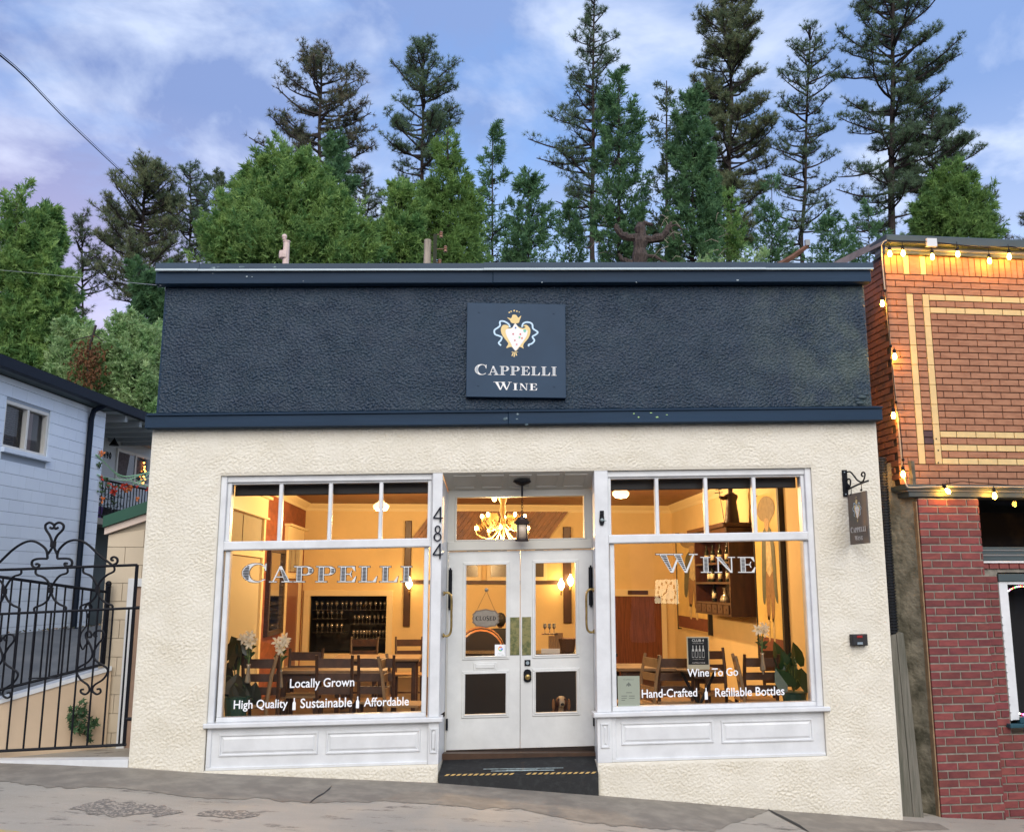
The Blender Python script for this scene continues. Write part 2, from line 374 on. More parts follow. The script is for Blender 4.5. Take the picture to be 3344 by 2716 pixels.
def strip(name, up, lo, lift, m_, label, jit=.03, seed=1, step=.035, parent=None):
    """a thin layer lying on the pavement between two edge curves given as photo pixels"""
    r_ = random.Random(seed)
    U_ = sorted((onG(*p, lift)[:2] for p in up)); L_ = sorted((onG(*p, lift)[:2] for p in lo))
    x0 = max(U_[0][0], L_[0][0]); x1 = min(U_[-1][0], L_[-1][0]); n = int((x1-x0)/step)+1
    xs = sorted(set([x0+(x1-x0)*i/n for i in range(n+1)] + [k for k in BX if x0 < k < x1])); b = MB(); vs = []
    ja = jb = 0
    for i, x in enumerate(xs):
        ja = ja*.6 + r_.uniform(-jit,jit); jb = jb*.6 + r_.uniform(-jit,jit)
        e = min(1, min(i, len(xs)-1-i)/4)
        ya = np.interp(x, [p[0] for p in U_], [p[1] for p in U_]); yb = np.interp(x, [p[0] for p in L_], [p[1] for p in L_])
        if ya < -.08: ya += ja*e
        yb += jb*e
        if ya - yb < .004: ya = yb + .004
        for k in range(3):
            y = ya + (yb-ya)*k/2; vs.append((x, y, gz(x, y)+lift))
    b.add(vs, [(3*i+k, 3*i+k+1, 3*i+k+4, 3*i+k+3) for i in range(len(xs)-1) for k in range(2)])
    q = obj(name, b, m_, parent); q['kind'] = 'structure'; q['label'] = label; return q
strip('asphalt_overlay', [(-300,2490),(0,2487),(400,2506),(673,2524),(1440,2556),(1944,2595),(2513,2640)],
      [(-300,2545),(0,2552),(200,2570),(420,2572),(700,2605),(860,2606),(1017,2622),(1250,2612),(1500,2634),(1700,2640),(1909,2684),(2131,2706),(2330,2712),(2513,2643)], .004, M_['asph'],
      'grey asphalt overlay patched along the foot of the shop wall', .035, 3)
strip('asphalt_overlay', [(2513,2640),(2947,2677),(3100,2690)], [(2513,2643),(2640,2716),(2900,2712),(3100,2706)], .004, M_['asph'], 'grey asphalt beyond the crack by the gap', .01, 4)
strip('asphalt_patch', [(225,2638),(250,2616),(330,2610),(450,2620),(560,2632),(600,2648)], [(225,2640),(300,2655),(420,2662),(540,2660),(600,2650)], .004, M_['asph2'], 'coarse dark asphalt patch with bare gravel, larger of the two', .05, 5)
strip('asphalt_patch', [(640,2655),(690,2640),(780,2646),(850,2655)], [(640,2660),(700,2670),(790,2672),(850,2660)], .004, M_['asph2'], 'coarse dark asphalt patch with bare gravel, smaller one', .05, 6)
strip('pavement_crack', [(2505,2638),(2560,2664),(2660,2716)], [(2502,2640),(2550,2666),(2645,2716)], .008, M_['blackm'], 'open joint running down the pavement to the right', .006, 7)
strip('pavement_crack', [(1010,2618),(1030,2600),(1060,2585),(1085,2562)], [(1010,2622),(1034,2603),(1064,2587),(1088,2565)], .008, M_['blackm'], 'thin crack across the asphalt overlay', .006, 8)
strip('kerb_line', [(-200,2700),(0,2705),(90,2716)], [(-200,2716),(0,2716),(90,2722)], .008, mat('faded_yellow_paint', (.55,.40,.12), .8, col2=(.40,.36,.28), vscale=30), 'faded yellow paint line at the street edge', .01, 9)

# the far side of the street, seen only as a reflection in the shop windows
fb = thing('facing_building', 'long dark brown building across the street behind the camera', 'building')
fbm = mat('dark_brown_siding', (.07,.045,.035), .8, var=.4, vscale=.6, stretch=(1,1,4)); b = MB(); b.box(-34, 34, -38, -27, -4, 3.6); obj('wall', b, fbm, fb)
b = MB()
for s_ in (-1,1): b.add([(-35,-26.2 if s_ > 0 else -38.8,3.5),(35,-26.2 if s_ > 0 else -38.8,3.5),(35,-32.5,6.4),(-35,-32.5,6.4)], [(0,1,2,3)])
obj('roof', b, mat('dark_roof', (.035,.035,.04), .9), fb)
for k in range(6):
    b = MB(); x = -21+k*7.3; b.box(x-1.6, x-.7, -26.95, -26.8, -2.2, 3.1 if k % 2 else 1.9); obj('reflection_panel', b, M_['white'], fb)  # unseen pale panels, added only to give the shop glass faint reflections
for k in range(9):
    b = MB(); x = -28+k*7; b.box(x, x+3.2, -26.99, -26.9, -1.2, 1.6); obj('window', b, mat('dim_far_glass', (.12,.14,.17), .2) if k == 0 else bpy.data.materials['dim_far_glass'], fb)
# ================================================================= lettering
def ell(cx, cz, rx, rz, a0, a1, n=18): return [(cx+rx*math.cos(R(a0+(a1-a0)*i/n)), cz+rz*math.sin(R(a0+(a1-a0)*i/n))) for i in range(n+1)]
def band(o, i): return [[o[k], o[k+1], i[k+1], i[k]] for k in range(len(o)-1)]
def rc(x0, z0, x1, z1): return [(x0,z0),(x1,z0),(x1,z1),(x0,z1)]
T = .055
def stripes(x0, x1, z0, z1, n=9, sl=0.0):
    o = []; h = (z1-z0)/n
    for i in range(n):
        za = z0+h*(i+.25); zb = za+h*.5
        o.append([(x0+sl*za,za),(x1+sl*za,za),(x1+sl*zb,zb),(x0+sl*zb,zb)])
    return o
def G_(ch):                                          # wide engraved roman capitals: (width, pieces, stripe pieces)
    S = []
    if ch == 'C':
        P = band(ell(.60,.5,.58,.52,48,318), ell(.68,.5,.36,.46,52,312)); P += [[(.98,.62),(1.04,.62),(1.04,1.0),(1.0,1.0)], [(.96,.88),(1.04,.70),(1.04,.62),(.90,.84)]]
        S = [[(max(.06,.60-.54*math.sqrt(max(0,1-((z-.5)/.48)**2)))+.0,z),(.30+.02,z),(.30+.02,z+.045),(max(.06,.60-.54*math.sqrt(max(0,1-((z+.045-.5)/.48)**2))),z+.045)] for z in [.14+.085*i for i in range(9)]]
        return 1.12, P, S
    if ch == 'A':
        P = [[(.16,0.03),(.23,.03),(.57,1.0),(.50,1.0)], [(.40,1.0),(.62,1.0),(1.02,.03),(.76,.03)], rc(.30,.30,.80,.30+T), rc(.0,0,.38,T*.9), rc(.62,0,1.16,T*.9)]
        P[1] = [(.47,1.0),(.60,1.0),(1.02,.04),(.76,.04)]
        S = [[(.60+.0+.16*(1-z)*2-.07-.0,z),(.60+.42*(1-z)-.03,z),(.60+.42*(1-z-.045)-.03,z+.045),(.60+.16*(1-z-.045)*2-.07,z+.045)] for z in [.12+.085*i for i in range(8)]]
        S = [[(.47+.30*(1-z)+.035,z),(.60+.435*(1-z)-.035,z),(.60+.435*(.955-z)-.035,z+.045),(.47+.30*(.955-z)+.035,z+.045)] for z in [.12+.085*i for i in range(8)]]
        return 1.14, P, S
    if ch == 'P':
        P = [rc(.14,0,.40,1), rc(0,0,.56,T*.9), rc(0,1-T*.9,.14,1), rc(.40,1-T,.62,1), rc(.40,.44,.62,.44+T)]
        P += band(ell(.60,.72,.36,.28,-90,90,12), ell(.60,.72,.12,.225,-90,90,12))
        return 1.02, P, stripes(.18,.36,.08,.94,10) + stripes(.76,.92,.58,.86,3)
    if ch in 'EL':
        P = [rc(.14,0,.40,1), rc(0,0,.14,T*.9), rc(.40,0,.86,T)]
        P += [[(.70,T),(.86,T),(.92,.36),(.87,.36)]]
        S = stripes(.18,.36,.08,.94,10)
        if ch == 'E':
            P += [rc(0,1-T*.9,.14,1), rc(.40,1-T,.84,1), [(.68,1-T),(.84,1-T),(.88,.70),(.84,.70)], rc(.40,.48,.64,.48+T), [(.60,.53),(.66,.53),(.70,.70),(.66,.70)], [(.60,.48),(.66,.48),(.70,.32),(.66,.32)]]
        else: P += [rc(0,1-T*.9,.14,1), rc(.40,1-T*.9,.54,1)]
        return .98, P, S
    if ch == 'I':
        return .60, [rc(.14,0,.40,1), rc(0,0,.14,T*.9), rc(.40,0,.54,T*.9), rc(0,1-T*.9,.14,1), rc(.40,1-T*.9,.54,1)], stripes(.18,.36,.08,.94,10)
    if ch == 'W':
        P = [[(.14,1),(.44,1),(.74,0),(.62,0)], [(.62,0),(.74,0),(1.0,.80),(.94,.86)], [(.76,1),(1.06,1),(1.36,0),(1.24,0)], [(1.24,0),(1.34,0),(1.68,1),(1.61,1)], rc(0,1-T*.9,.14,1), rc(.44,1-T*.9,.76,1), rc(1.06,1-T*.9,1.16,1), rc(1.44,1-T*.9,1.61,1), rc(1.68,1-T*.9,1.82,1)]
        S = []
        for x0 in (.14,.76):
            for i in range(9):
                z = .93-.095*i; z2 = z-.045; f = lambda q: (x0+.48*(1-q)+.035, x0+.30+.30*(1-q)-.03)
                a, b_ = f(z); c_, d_ = f(z2); S.append([(c_,z2),(d_,z2),(b_,z),(a,z)])
        return 1.84, P, S
    if ch == 'N':
        P = [rc(.16,.03,.22,1), [(.06,1),(.34,1),(.92,0),(.82,0)], rc(.86,0,.92,1), rc(0,0,.38,T*.9), rc(.70,1-T*.9,1.08,1)]
        S = []
        for i in range(9):
            z = .92-.09*i; z2 = z-.045; f = lambda q: (.10+.76*(1-q)*.98+.06, .34+.58*(1-q)-.03)
            a, b_ = f(z); c_, d_ = f(z2); S.append([(c_,z2),(d_,z2),(b_,z),(a,z)])
        return 1.10, P, S
    if ch == 'O': return 1.12, band(ell(.54,.5,.54,.52,0,360,24), ell(.54,.5,.30,.46,0,360,24)), []
    if ch == 'D': return 1.08, [rc(.12,0,.36,1), rc(0,0,.12,T), rc(0,1-T,.12,1)] + band(ell(.40,.5,.60,.5,-90,90,14), ell(.40,.5,.34,.44,-90,90,14)) , []
    if ch == 'S':
        c = [(.74,.78),(.62,.97),(.36,1.0),(.14,.86),(.16,.64),(.42,.52),(.68,.40),(.72,.18),(.52,.0),(.24,.0),(.08,.22)]
        P = []; q = [Vector((x,z,0)) for x,z in c]; q = smooth(q, 3)
        for i in range(len(q)-1):
            t_ = (q[i+1]-q[i]).normalized(); nn = Vector((-t_.y,t_.x,0)); u0 = .04+.10*math.sin(math.pi*i/(len(q)-1))**2; u1 = .04+.10*math.sin(math.pi*(i+1)/(len(q)-1))**2
            P.append([tuple((q[i]+nn*u0)[:2]), tuple((q[i]-nn*u0)[:2]), tuple((q[i+1]-nn*u1)[:2]), tuple((q[i+1]+nn*u1)[:2])])
        return .84, P, []
    return .5, [], []
def serif(text, height, small=.78, stretch=1.0, gap=.10, grow=0.0):
    """returns pieces, stripes and width; first letter of each word full height, the rest small capitals"""
    x = 0; PP = []; SS = []; first = True
    for ch in text:
        if ch == ' ': x += .55*height; first = True; continue
        w_, P, S = G_(ch); k = height*(1 if first else small); kx = k*stretch
        for src, dst in ((P,PP),(S,SS)):
            for poly in src: dst.append([(x+kx*a, k*z) for a, z in poly])
        x += kx*w_ + gap*height; first = False
    return PP, SS, x - gap*height
def flat(b, polys, place, base, step=.00012, mi=None, grow=0.0):
    for i, poly in enumerate(polys):
        if grow:
            cx = sum(p[0] for p in poly)/len(poly); cz = sum(p[1] for p in poly)/len(poly)
            xs = [p[0] for p in poly]; zs = [p[1] for p in poly]
            poly = [(x+grow*(1 if x > cx else -1), z+grow*(1 if z > cz else -1)) for x, z in poly]
        b.add([place(x, base+step*i, z) for x, z in poly], [tuple(range(len(poly)))], mi)
def sanstext(name, text, size, m_, place, parent, bold=False, align='CENTER', lift=.0008):
    cu = bpy.data.curves.new(name, 'FONT'); cu.body = text; cu.size = size; cu.align_x = align; cu.resolution_u = 3
    if bold: cu.offset = size*.012
    o = bpy.data.objects.new(name, cu); C.objects.link(o); dg = bpy.context.evaluated_depsgraph_get(); dg.update()
    me = bpy.data.meshes.new_from_object(o.evaluated_get(dg)); bpy.data.objects.remove(o)
    for v in me.vertices: v.co = Vector(place(v.co.x, lift, v.co.y))
    me.materials.clear(); me.materials.append(m_); me.name = name
    q = bpy.data.objects.new(name, me); C.objects.link(q); q.parent = parent; return q
# ================================================================= wine shop building
def relief_field(nx, nz, step, lam, seed, mo=.11, an=1.35):
    rg = np.random.default_rng(seed); a = rg.normal(size=(nz, nx)); A = np.fft.rfft2(a)
    fz = np.fft.fftfreq(nz, step)[:,None]/an; fx = np.fft.rfftfreq(nx, step)[None,:]*1.0
    f = np.sqrt(fx**2+fz**2); out_ = 0
    for l_, w_ in ((lam,1.0),(lam*2.0,.40)):
        f0 = 1/l_; g = np.exp(-((f-f0)/(f0*.42))**2); q = np.fft.irfft2(A*g, s=(nz, nx)); q /= q.std(); out_ = out_ + w_*q
        if l_ == lam: base = q
    amp = np.fft.irfft2(np.fft.rfft2(rg.normal(size=(nz,nx)))*np.exp(-(f*.30)**2), s=(nz,nx)); amp = 1+mo*amp/amp.std()
    return np.tanh(1.3*out_)*np.clip(amp, .25, 1.9)
def relief(b, holes, x0, x1, z0, z1, step, lam, depth, seed, y0=-.002, mo=.11):
    nx, nz = int((x1-x0)/step)+1, int((z1-z0)/step)+1; h = relief_field(nx, nz, step, lam, seed, mo)
    xs = np.linspace(x0, x1, nx); zs = np.linspace(z0, z1, nz); X, Z = np.meshgrid(xs, zs)
    edge = np.minimum(np.minimum(X-x0, x1-X), np.minimum(Z-z0, z1-Z)); keep = np.ones((nz-1, nx-1), bool); XC = (X[:-1,:-1]+X[1:,1:])/2; ZC = (Z[:-1,:-1]+Z[1:,1:])/2
    for (a, c_, d_, e_) in holes:
        keep &= ~((XC > a) & (XC < c_) & (ZC > d_) & (ZC < e_)); dx = np.maximum(np.maximum(a-X, X-c_), 0); dz = np.maximum(np.maximum(d_-Z, Z-e_), 0); edge = np.minimum(edge, np.hypot(dx, dz))
    k = np.clip(edge/.03, 0, 1); Y = y0 - (.35*depth + depth*.5*(h+1)*.65)*k
    idx = np.arange(nx*nz).reshape(nz, nx); q = np.stack([idx[:-1,:-1], idx[:-1,1:], idx[1:,1:], idx[1:,:-1]], -1)[keep]
    used = np.unique(q); mp_ = np.full(nx*nz, -1); mp_[used] = np.arange(len(used)); V = np.stack([X.ravel(), Y.ravel(), Z.ravel()], 1)[used]; V[:,2] += SH*V[:,0]; return V, mp_[q]
def relief_obj(name, m_, parent, *a, **k_):
    V, Q = relief([], *a, **k_); me = bpy.data.meshes.new(name); me.vertices.add(len(V)); me.vertices.foreach_set('co', V.astype(np.float32).ravel())
    me.loops.add(Q.size); me.loops.foreach_set('vertex_index', Q.astype(np.int32).ravel()); me.polygons.add(len(Q)); me.polygons.foreach_set('loop_start', np.arange(0, Q.size, 4, dtype=np.int32)); me.polygons.foreach_set('loop_total', np.full(len(Q), 4, dtype=np.int32))
    me.polygons.foreach_set('use_smooth', [True]*len(Q)); me.update(calc_edges=True); me.materials.append(m_); o = bpy.data.objects.new(name, me); C.objects.link(o); o.parent = parent; return o
shop = thing('wine_shop', 'cream stucco wine shop with a navy parapet and white double doors', 'shop')
XL, XR = -3.355, 4.578
FY = .10                                             # glass plane of the display windows
b = MB(); D = .28
b.box(XL, -2.605, 0, D, -3.0, 1.76); b.box(3.815, XR, 0, D, -3.4, 1.76)                 # piers
b.box(-2.605, 3.815, 0, D, 1.19, 1.76)                                                   # band over the openings
b.box(-2.605, -.245, 0, D, -3.0, -1.808); b.box(1.40, 3.815, 0, D, -3.2, -1.845)         # plinths under the bulkheads

obj('stucco_wall', b, M_['cream'], shop, sheared=True)
holes = [(-2.605,-.245,-1.808,1.19), (-.245,1.40,-3.6,1.19), (1.40,3.815,-1.845,1.19)]
relief_obj('stucco_render', M_['cream'], shop, holes, XL, XR, -2.62, 1.70, .0090, .030, .0135, 5, mo=.20)
relief_obj('stucco_render', M_['navy'], shop, [], -3.33, 4.545, 1.85, 3.295, .0078, .028, .023, 6)
b = MB(); b.box(XL+.01, XL+.12, D, 11.5, -3.0, 3.3); b.box(XR-.3, XR-.02, D, 11.5, -3.4, 3.3); b.box(XL+.25, XR-.3, 11.2, 11.5, -3, 3.3)
obj('side_wall', b, M_['cream'], shop, sheared=True)
b = MB(); b.box(XL+.25, XR-.3, D, 11.2, 1.75, 1.9); obj('roof', b, M_['blackm'], shop, sheared=True)
b = MB(); b.box(-3.33, 4.545, .0, .25, 1.862, 3.30); obj('parapet_wall', b, M_['navy'], shop, sheared=True)
def fascia(x0, x1, z0, z1, yf, zc, joints, nm):
    js = [x0]+joints+[x1]
    for i in range(len(js)-1):
        b = MB(); b.cham(js[i]+(0 if i == 0 else .0012), js[i+1]-(0 if i == len(js)-2 else .0012), yf-(.004 if i % 2 else 0), .0, z0, z1, .004)
        o = obj(nm, b, M_['navywood'], shop, sheared=True)
fascia(-3.40, 4.600, 1.692, 1.820, -.13, 0, [loc(1660,1360,-.13)[0]], 'fascia_board')
b = MB(); b.cham(-3.385, 4.605, -.15, .0, 1.8205, 1.842, .003); b.add([(-3.385,-.15,1.8425),(4.605,-.15,1.8425),(4.605,0,1.875),(-3.385,0,1.875)], [(0,1,2,3)])
obj('ledge_trim', b, M_['navywood'], shop, sheared=True)
fascia(-3.40, 4.58, 3.285, 3.418, -.13, 0, [loc(1610,900,-.13)[0]], 'fascia_board')
cj = [-3.395, loc(647,880,-.16)[0], loc(1580,880,-.16)[0], loc(2500,880,-.16)[0], 4.60]
for i in range(4):
    b = MB(); dy = .006 if i % 2 == 0 else 0; dz = .007 if i % 2 == 0 else 0
    b.box(cj[i], cj[i+1]+(.012 if i in (0,) else 0), -.165-dy, .27, 3.438+dz*.5, 3.500+dz); o = obj('coping', b, M_['copemetal'], shop, sheared=True)
    b = MB(); b.box(cj[i], cj[i+1]-.002, -.170-dy, -.135, 3.4185, 3.4375+dz*.4); obj('drip_edge', b, M_['dripmetal'], shop, sheared=True)
# peeled paint marks on the boards
def chips(pts, y, m_, nm, lab):
    b = MB(); r_ = random.Random(5)
    for px, py, s in pts:
        x, z = loc(px, py, y); k = 7; a0 = r_.random()*6
        poly = [(x+s*(.6+.5*r_.random())*math.cos(a0+6.283*i/k), z+s*.6*(.5+.6*r_.random())*math.sin(a0+6.283*i/k)) for i in range(k)]
        b.prism(poly, y-.0015, y+.001)
    o = obj(nm, b, m_, shop, sheared=True); o['label'] = lab
chips([(2070,1350,.012),(2085,1362,.014),(2126,1348,.013),(2146,1362,.018),(2178,1354,.012)], -.135, mat('lime_paint', (.38,.60,.22), .6), 'paint_fleck', 'lime green paint flecks on the lower fascia')
chips([(806,903,.012),(823,904,.008),(2409,915,.014),(990,918,.006),(695,893,.006),(1770,922,.008),(2078,922,.008)], -.135, M_['dripmetal'], 'paint_chip', 'pale chips in the upper fascia paint')
chips([(695,876,.035),(712,872,.02),(790,872,.03),(897,873,.025)], -.166, M_['navychip'], 'coping_scuff', 'scuffed bare patches on the coping')
chips([(1650,1367,.03),(1690,1352,.02),(1688,1368,.012),(1720,1386,.022)], -.1345, M_['navychip'], 'board_split', 'split and peeling paint at the board joint')
# broken stucco lump by the right end
b = MB(); r_ = random.Random(2)
for px, py, s in ((2812,1298,.07),(2800,1308,.05),(2826,1288,.045),(2806,1317,.06)):
    x, z = loc(px, py, 0); b.ball((x, -.01, z), s, 8, sq=(1,.5,.45))
obj('stucco_lump', b, M_['navy'], shop, smooth=True, sheared=True)
# thin grey caulk line under the ledge, and foot fillet
# ---------------------------------------------------------------- display windows
def framebox(b, x0, x1, z0, z1, y0=.03, y1=.16, c=.006): b.cham(x0, x1, y0, y1, z0, z1, c)
def raised(b, x0, x1, z0, z1, y):                        # moulded raised panel
    m1, m2 = .022, .052
    rings = [(0,0.0),(.006,-.014),(m1-.004,-.014),(m1,.004),(m2,-.012)]
    vs = []
    for d, dy in rings: vs += [(x0+d,y+dy,z0+d),(x1-d,y+dy,z0+d),(x1-d,y+dy,z1-d),(x0+d,y+dy,z1-d)]
    n = len(rings); fs = [(4*k+j, 4*k+(j+1)%4, 4*(k+1)+(j+1)%4, 4*(k+1)+j) for k in range(n-1) for j in range(4)] + [tuple(4*(n-1)+j for j in range(4))]
    b.add(vs, fs)
def window(nm_label, xo0, xo1, xt0, xt1, xm0, xm1, lites, panels, side):
    w = obj('display_window', MB(), M_['white'], shop) if False else bpy.data.objects.new('display_window', None)
    C.objects.link(w); w.parent = shop; w['label'] = nm_label
    b = MB()
    framebox(b, xo0, xt0-.045, -1.345, 1.188, .02)                                    # outer jamb
    framebox(b, xt1+.04, xo1, -1.345, 1.188, .02) if xo1 - (xt1+.04) > .01 else None
    framebox(b, xt0-.045, xt1+.04, 1.118, 1.188, .035); 
    framebox(b, xt0-.045, xt0, .493, 1.118, .055); framebox(b, xt1, xt1+.04, .493, 1.118, .055)
    framebox(b, xm0-.05, xm0, -1.300, .395, .055); framebox(b, xm1, xm1+.05, -1.300, .395, .055)
    framebox(b, xt0-.045, xt1+.04, 1.098, 1.118, .06)
    obj('window_frame', b, M_['white'], w, sheared=True)
    b = MB(); framebox(b, xt0-.045, xt1+.04, .397, .491, .012, .16, .012); obj('transom_bar', b, M_['white'], w, sheared=True)
    b = MB(); framebox(b, xm0-.05, xm1+.05, -1.345, -1.3005, .045); obj('bottom_rail', b, M_['white'], w, sheared=True)
    for i in range(1, 4):
        x = lites[i-1]; b = MB(); b.cham(x-.021, x+.021, .06, .13, .4915, 1.0975, .008); obj('muntin', b, M_['white'], w, sheared=True)
    xs = [xt0]+lites+[xt1]
    for i in range(4):
        b = MB(); b.quad((xs[i],.10,.492),(xs[i+1],.10,.492),(xs[i+1],.10,1.099),(xs[i],.10,1.099)); obj('transom_pane', b, M_['glass'], w, sheared=True)
    b = MB(); b.quad((xm0,FY,-1.301),(xm1,FY,-1.301),(xm1,FY,.396),(xm0,FY,.396)); obj('pane', b, M_['glass'], w, sheared=True)
    return w
def lx(px, py, y=FY): return loc(px, py, y)[0]
ltl = [lx(680+459/1.929, 1650), lx(680+771/1.929, 1650), lx(680+1089/1.929, 1650)]
wl = window('left display window of the shop', -2.605, -.352, -2.497, -.402, -2.475, -.43, ltl, None, -1)
rtl = [lx(1900+470/1.929, 1650), lx(1900+779/1.929, 1650), lx(1900+1083/1.929, 1650)]
wr = window('right display window of the shop', 1.55, 3.815, 1.591, 3.707, 1.618, 3.703, rtl, None, 1)
for nm, x0, x1, lab in (('window_sill', -2.63, -.205, None), ('window_sill', 1.36, 3.865, None)):
    b = MB(); b.cham(x0, x1, -.045, .16, -1.392, -1.3455, .008); obj(nm, b, M_['white'], shop, sheared=True)
# posts beside the entrance, with the splayed side returns behind them
DY = .42
def post(x0, x1, xin, xback, lab):
    b = MB(); b.cham(min(x0,x1), max(x0,x1), .0, .12, -1.345, 1.188, .005); obj('corner_post', b, M_['white'], shop, sheared=True)
    b = MB(); s_ = 1 if xin > (x0+x1)/2 else -1
    b.add([(xin,.121,-1.345),(xback,DY,-1.345),(xback,DY,1.0),(xin,.121,1.188),(xin-s_*.06,.121,-1.345),(xback-s_*.06,DY,-1.345),(xback-s_*.06,DY,1.0),(xin-s_*.06,.121,1.188)],
          [(0,1,2,3),(4,5,6,7),(3,2,6,7),(0,1,5,4)])
    obj('side_return', b, M_['white'], shop, sheared=True)
post(-.350, -.243, -.243, -.19, 'left'); post(1.402, 1.548, 1.402, 1.43, 'right')
# bulkheads
def bulk(x0, x1, z0, pans):
    b = MB(); b.box(x0, x1, .03, .10, z0, -1.3925); b.cham(x0, x1, .012, .0295, z0, z0+.028, .004)
    b.cham(x0, x0+.045, .010, .0295, z0+.0285, -1.3935, .004)
    obj('bulkhead', b, M_['white'], shop, sheared=True)
    for p in pans:
        b = MB(); raised(b, *p, .029); obj('raised_panel', b, M_['white'], shop, sheared=True)
def zl(px, py): return loc(px, py, .03)[1]
bulk(-2.595, -.352, -1.807, [(-2.475, -1.475, zl(712,2470), zl(714,2396)), (-1.395, -.43, zl(1049,2462), zl(1049,2388))])
b = MB(); b.box(-.350, -.243, .0, .1, -1.807, -1.3925); raised(b, -.335, -.258, -1.70, -1.45, -.001)
b.add([(-.243,.1,-1.3925),(-.19,DY,-1.3925),(-.19,DY,-1.85),(-.243,.1,-1.90)], [(0,1,2,3)]); obj('post_base', b, M_['white'], shop, sheared=True)
bulk(1.552, 3.812, -1.843, [(zl and loc(2028,2400,.03)[0], loc(2330,2400,.03)[0], zl(2034,2432), zl(2030,2358)), (loc(2355,2400,.03)[0], loc(2656,2400,.03)[0], zl(2360,2426), zl(2357,2352))])
b = MB(); b.box(1.402, 1.5515, .0, .1, -1.843, -1.3925); raised(b, 1.432, 1.528, -1.70, -1.45, -.001)
b.add([(1.402,.1,-1.3925),(1.43,DY,-1.3925),(1.43,DY,-1.85),(1.402,.1,-1.90)], [(0,3,2,1)]); obj('post_base', b, M_['white'], shop, sheared=True)
b = MB()                                              # stucco cheeks below the posts, either side of the ramp
b.add([(-.245,0,-1.808),(-.19,DY,-1.808),(-.19,DY,-2.5),(-.245,0,-2.5)], [(0,1,2,3)]); b.add([(1.40,0,-1.845),(1.43,DY,-1.845),(1.43,DY,-2.5),(1.40,0,-2.5)], [(0,3,2,1)])
obj('cheek_wall', b, M_['cream'], shop, sheared=True)
# recess soffit (slopes down to the door head) with shallow coffers
b = MB(); z0s, z1s = 1.188, 1.035
b.add([(-.243,.0,z0s),(1.402,.0,z0s),(1.43,DY,z1s),(-.19,DY,z1s)], [(0,1,2,3)]); obj('soffit', b, M_['soffit'], shop, sheared=True)
sl = (z1s-z0s)/DY
for k in range(5):
    b = MB(); xa = -.13+k*.305; xb = xa+.245
    for (ya, yb, x0, x1) in ((.06,.075,xa,xb),(.335,.36,xa,xb),(.075,.335,xa,xa+.014),(.075,.335,xb-.014,xb)):
        b.add([(x0,ya,z0s+sl*ya-.012),(x1,ya,z0s+sl*ya-.012),(x1,yb,z0s+sl*yb-.012),(x0,yb,z0s+sl*yb-.012),(x0,ya,z0s+sl*ya-.001),(x1,ya,z0s+sl*ya-.001),(x1,yb,z0s+sl*yb-.001),(x0,yb,z0s+sl*yb-.001)],
              [(0,1,2,3),(0,1,5,4),(1,2,6,5),(2,3,7,6),(3,0,4,7)])
    obj('soffit_panel', b, M_['soffit'], shop, sheared=True)
# door frame and transom light
b = MB(); T0, T1, TZ0, TZ1 = -.09, 1.34, .465, .955
b.box(-.19, 1.43, DY, DY+.1, TZ1, 1.05); b.box(-.19, T0, DY, DY+.1, TZ0, TZ1); b.box(T1, 1.43, DY, DY+.1, TZ0, TZ1); b.cham(-.19, 1.43, DY-.03, DY+.1, .362, TZ0-.001, .008)
for a in ((T0-.02,T1+.02,TZ1,TZ1+.02),(T0-.02,T1+.02,TZ0,TZ0+.018),(T0-.02,T0,TZ0+.018,TZ1),(T1,T1+.02,TZ0+.018,TZ1)): b.cham(a[0],a[1],DY-.014,DY-.0005,a[2],a[3],.004)
b.box(-.19, -.172, DY-.02, DY+.1, -1.85, .361); b.box(1.428, 1.445, DY-.02, DY+.1, -1.85, .361)
obj('door_frame', b, M_['soffit'], shop, sheared=True)
b = MB(); b.quad((T0,DY+.03,TZ0),(T1,DY+.03,TZ0),(T1,DY+.03,TZ1),(T0,DY+.03,TZ1)); obj('transom_pane', b, M_['glass'], shop, sheared=True)
# doors
def door(x0, x1, up, lowr, lab):
    d = bpy.data.objects.new('door', None); C.objects.link(d); d.parent = shop; d['label'] = lab
    y0, y1 = DY+.005, DY+.05; z0, z1 = -1.745, .355
    a0, a1, ub, ut = up; c0, c1, lb, lt = lowr
    b = MB()
    b.box(x0, a0, y0, y1, z0, z1); b.box(a1, x1, y0, y1, z0, z1)
    b.box(a0, a1, y0, y1, ut, z1); b.box(a0, a1, y0, y1, lt, ub); b.box(a0, a1, y0, y1, z0, lb)
    obj('door_leaf', b, M_['whitedoor'], d, sheared=True)
    b = MB()
    for (p0, p1, q0, q1) in ((a0,a1,ub,ut),(c0,c1,lb,lt)):
        for k, (wd, dep) in enumerate(((.030,.012),(.014,.020))):
            o = .034 if k == 0 else .012
            for r in ((p0-o,p1+o,q1+o-wd,q1+o),(p0-o,p1+o,q0-o,q0-o+wd),(p0-o,p0-o+wd,q0-o+wd,q1+o-wd),(p1+o-wd,p1+o,q0-o+wd,q1+o-wd)):
                b.cham(r[0],r[1],y0-dep,y0-.0004*(k+1),r[2],r[3],.005)
    obj('glazing_bead', b, M_['whitedoor'], d, sheared=True)
    for q in ((a0,a1,ub,ut),(c0,c1,lb,lt)):
        b = MB(); b.quad((q[0],DY+.03,q[2]),(q[1],DY+.03,q[2]),(q[1],DY+.03,q[3]),(q[0],DY+.03,q[3])); obj('door_pane', b, M_['glass'], d, sheared=True)
    return d
DC = .622
dl = door(-.171, DC-.003, (.022,.466,-.779,.205), (.022,.466,-1.387,-.962), 'left door leaf with the closed sign and mail slot')
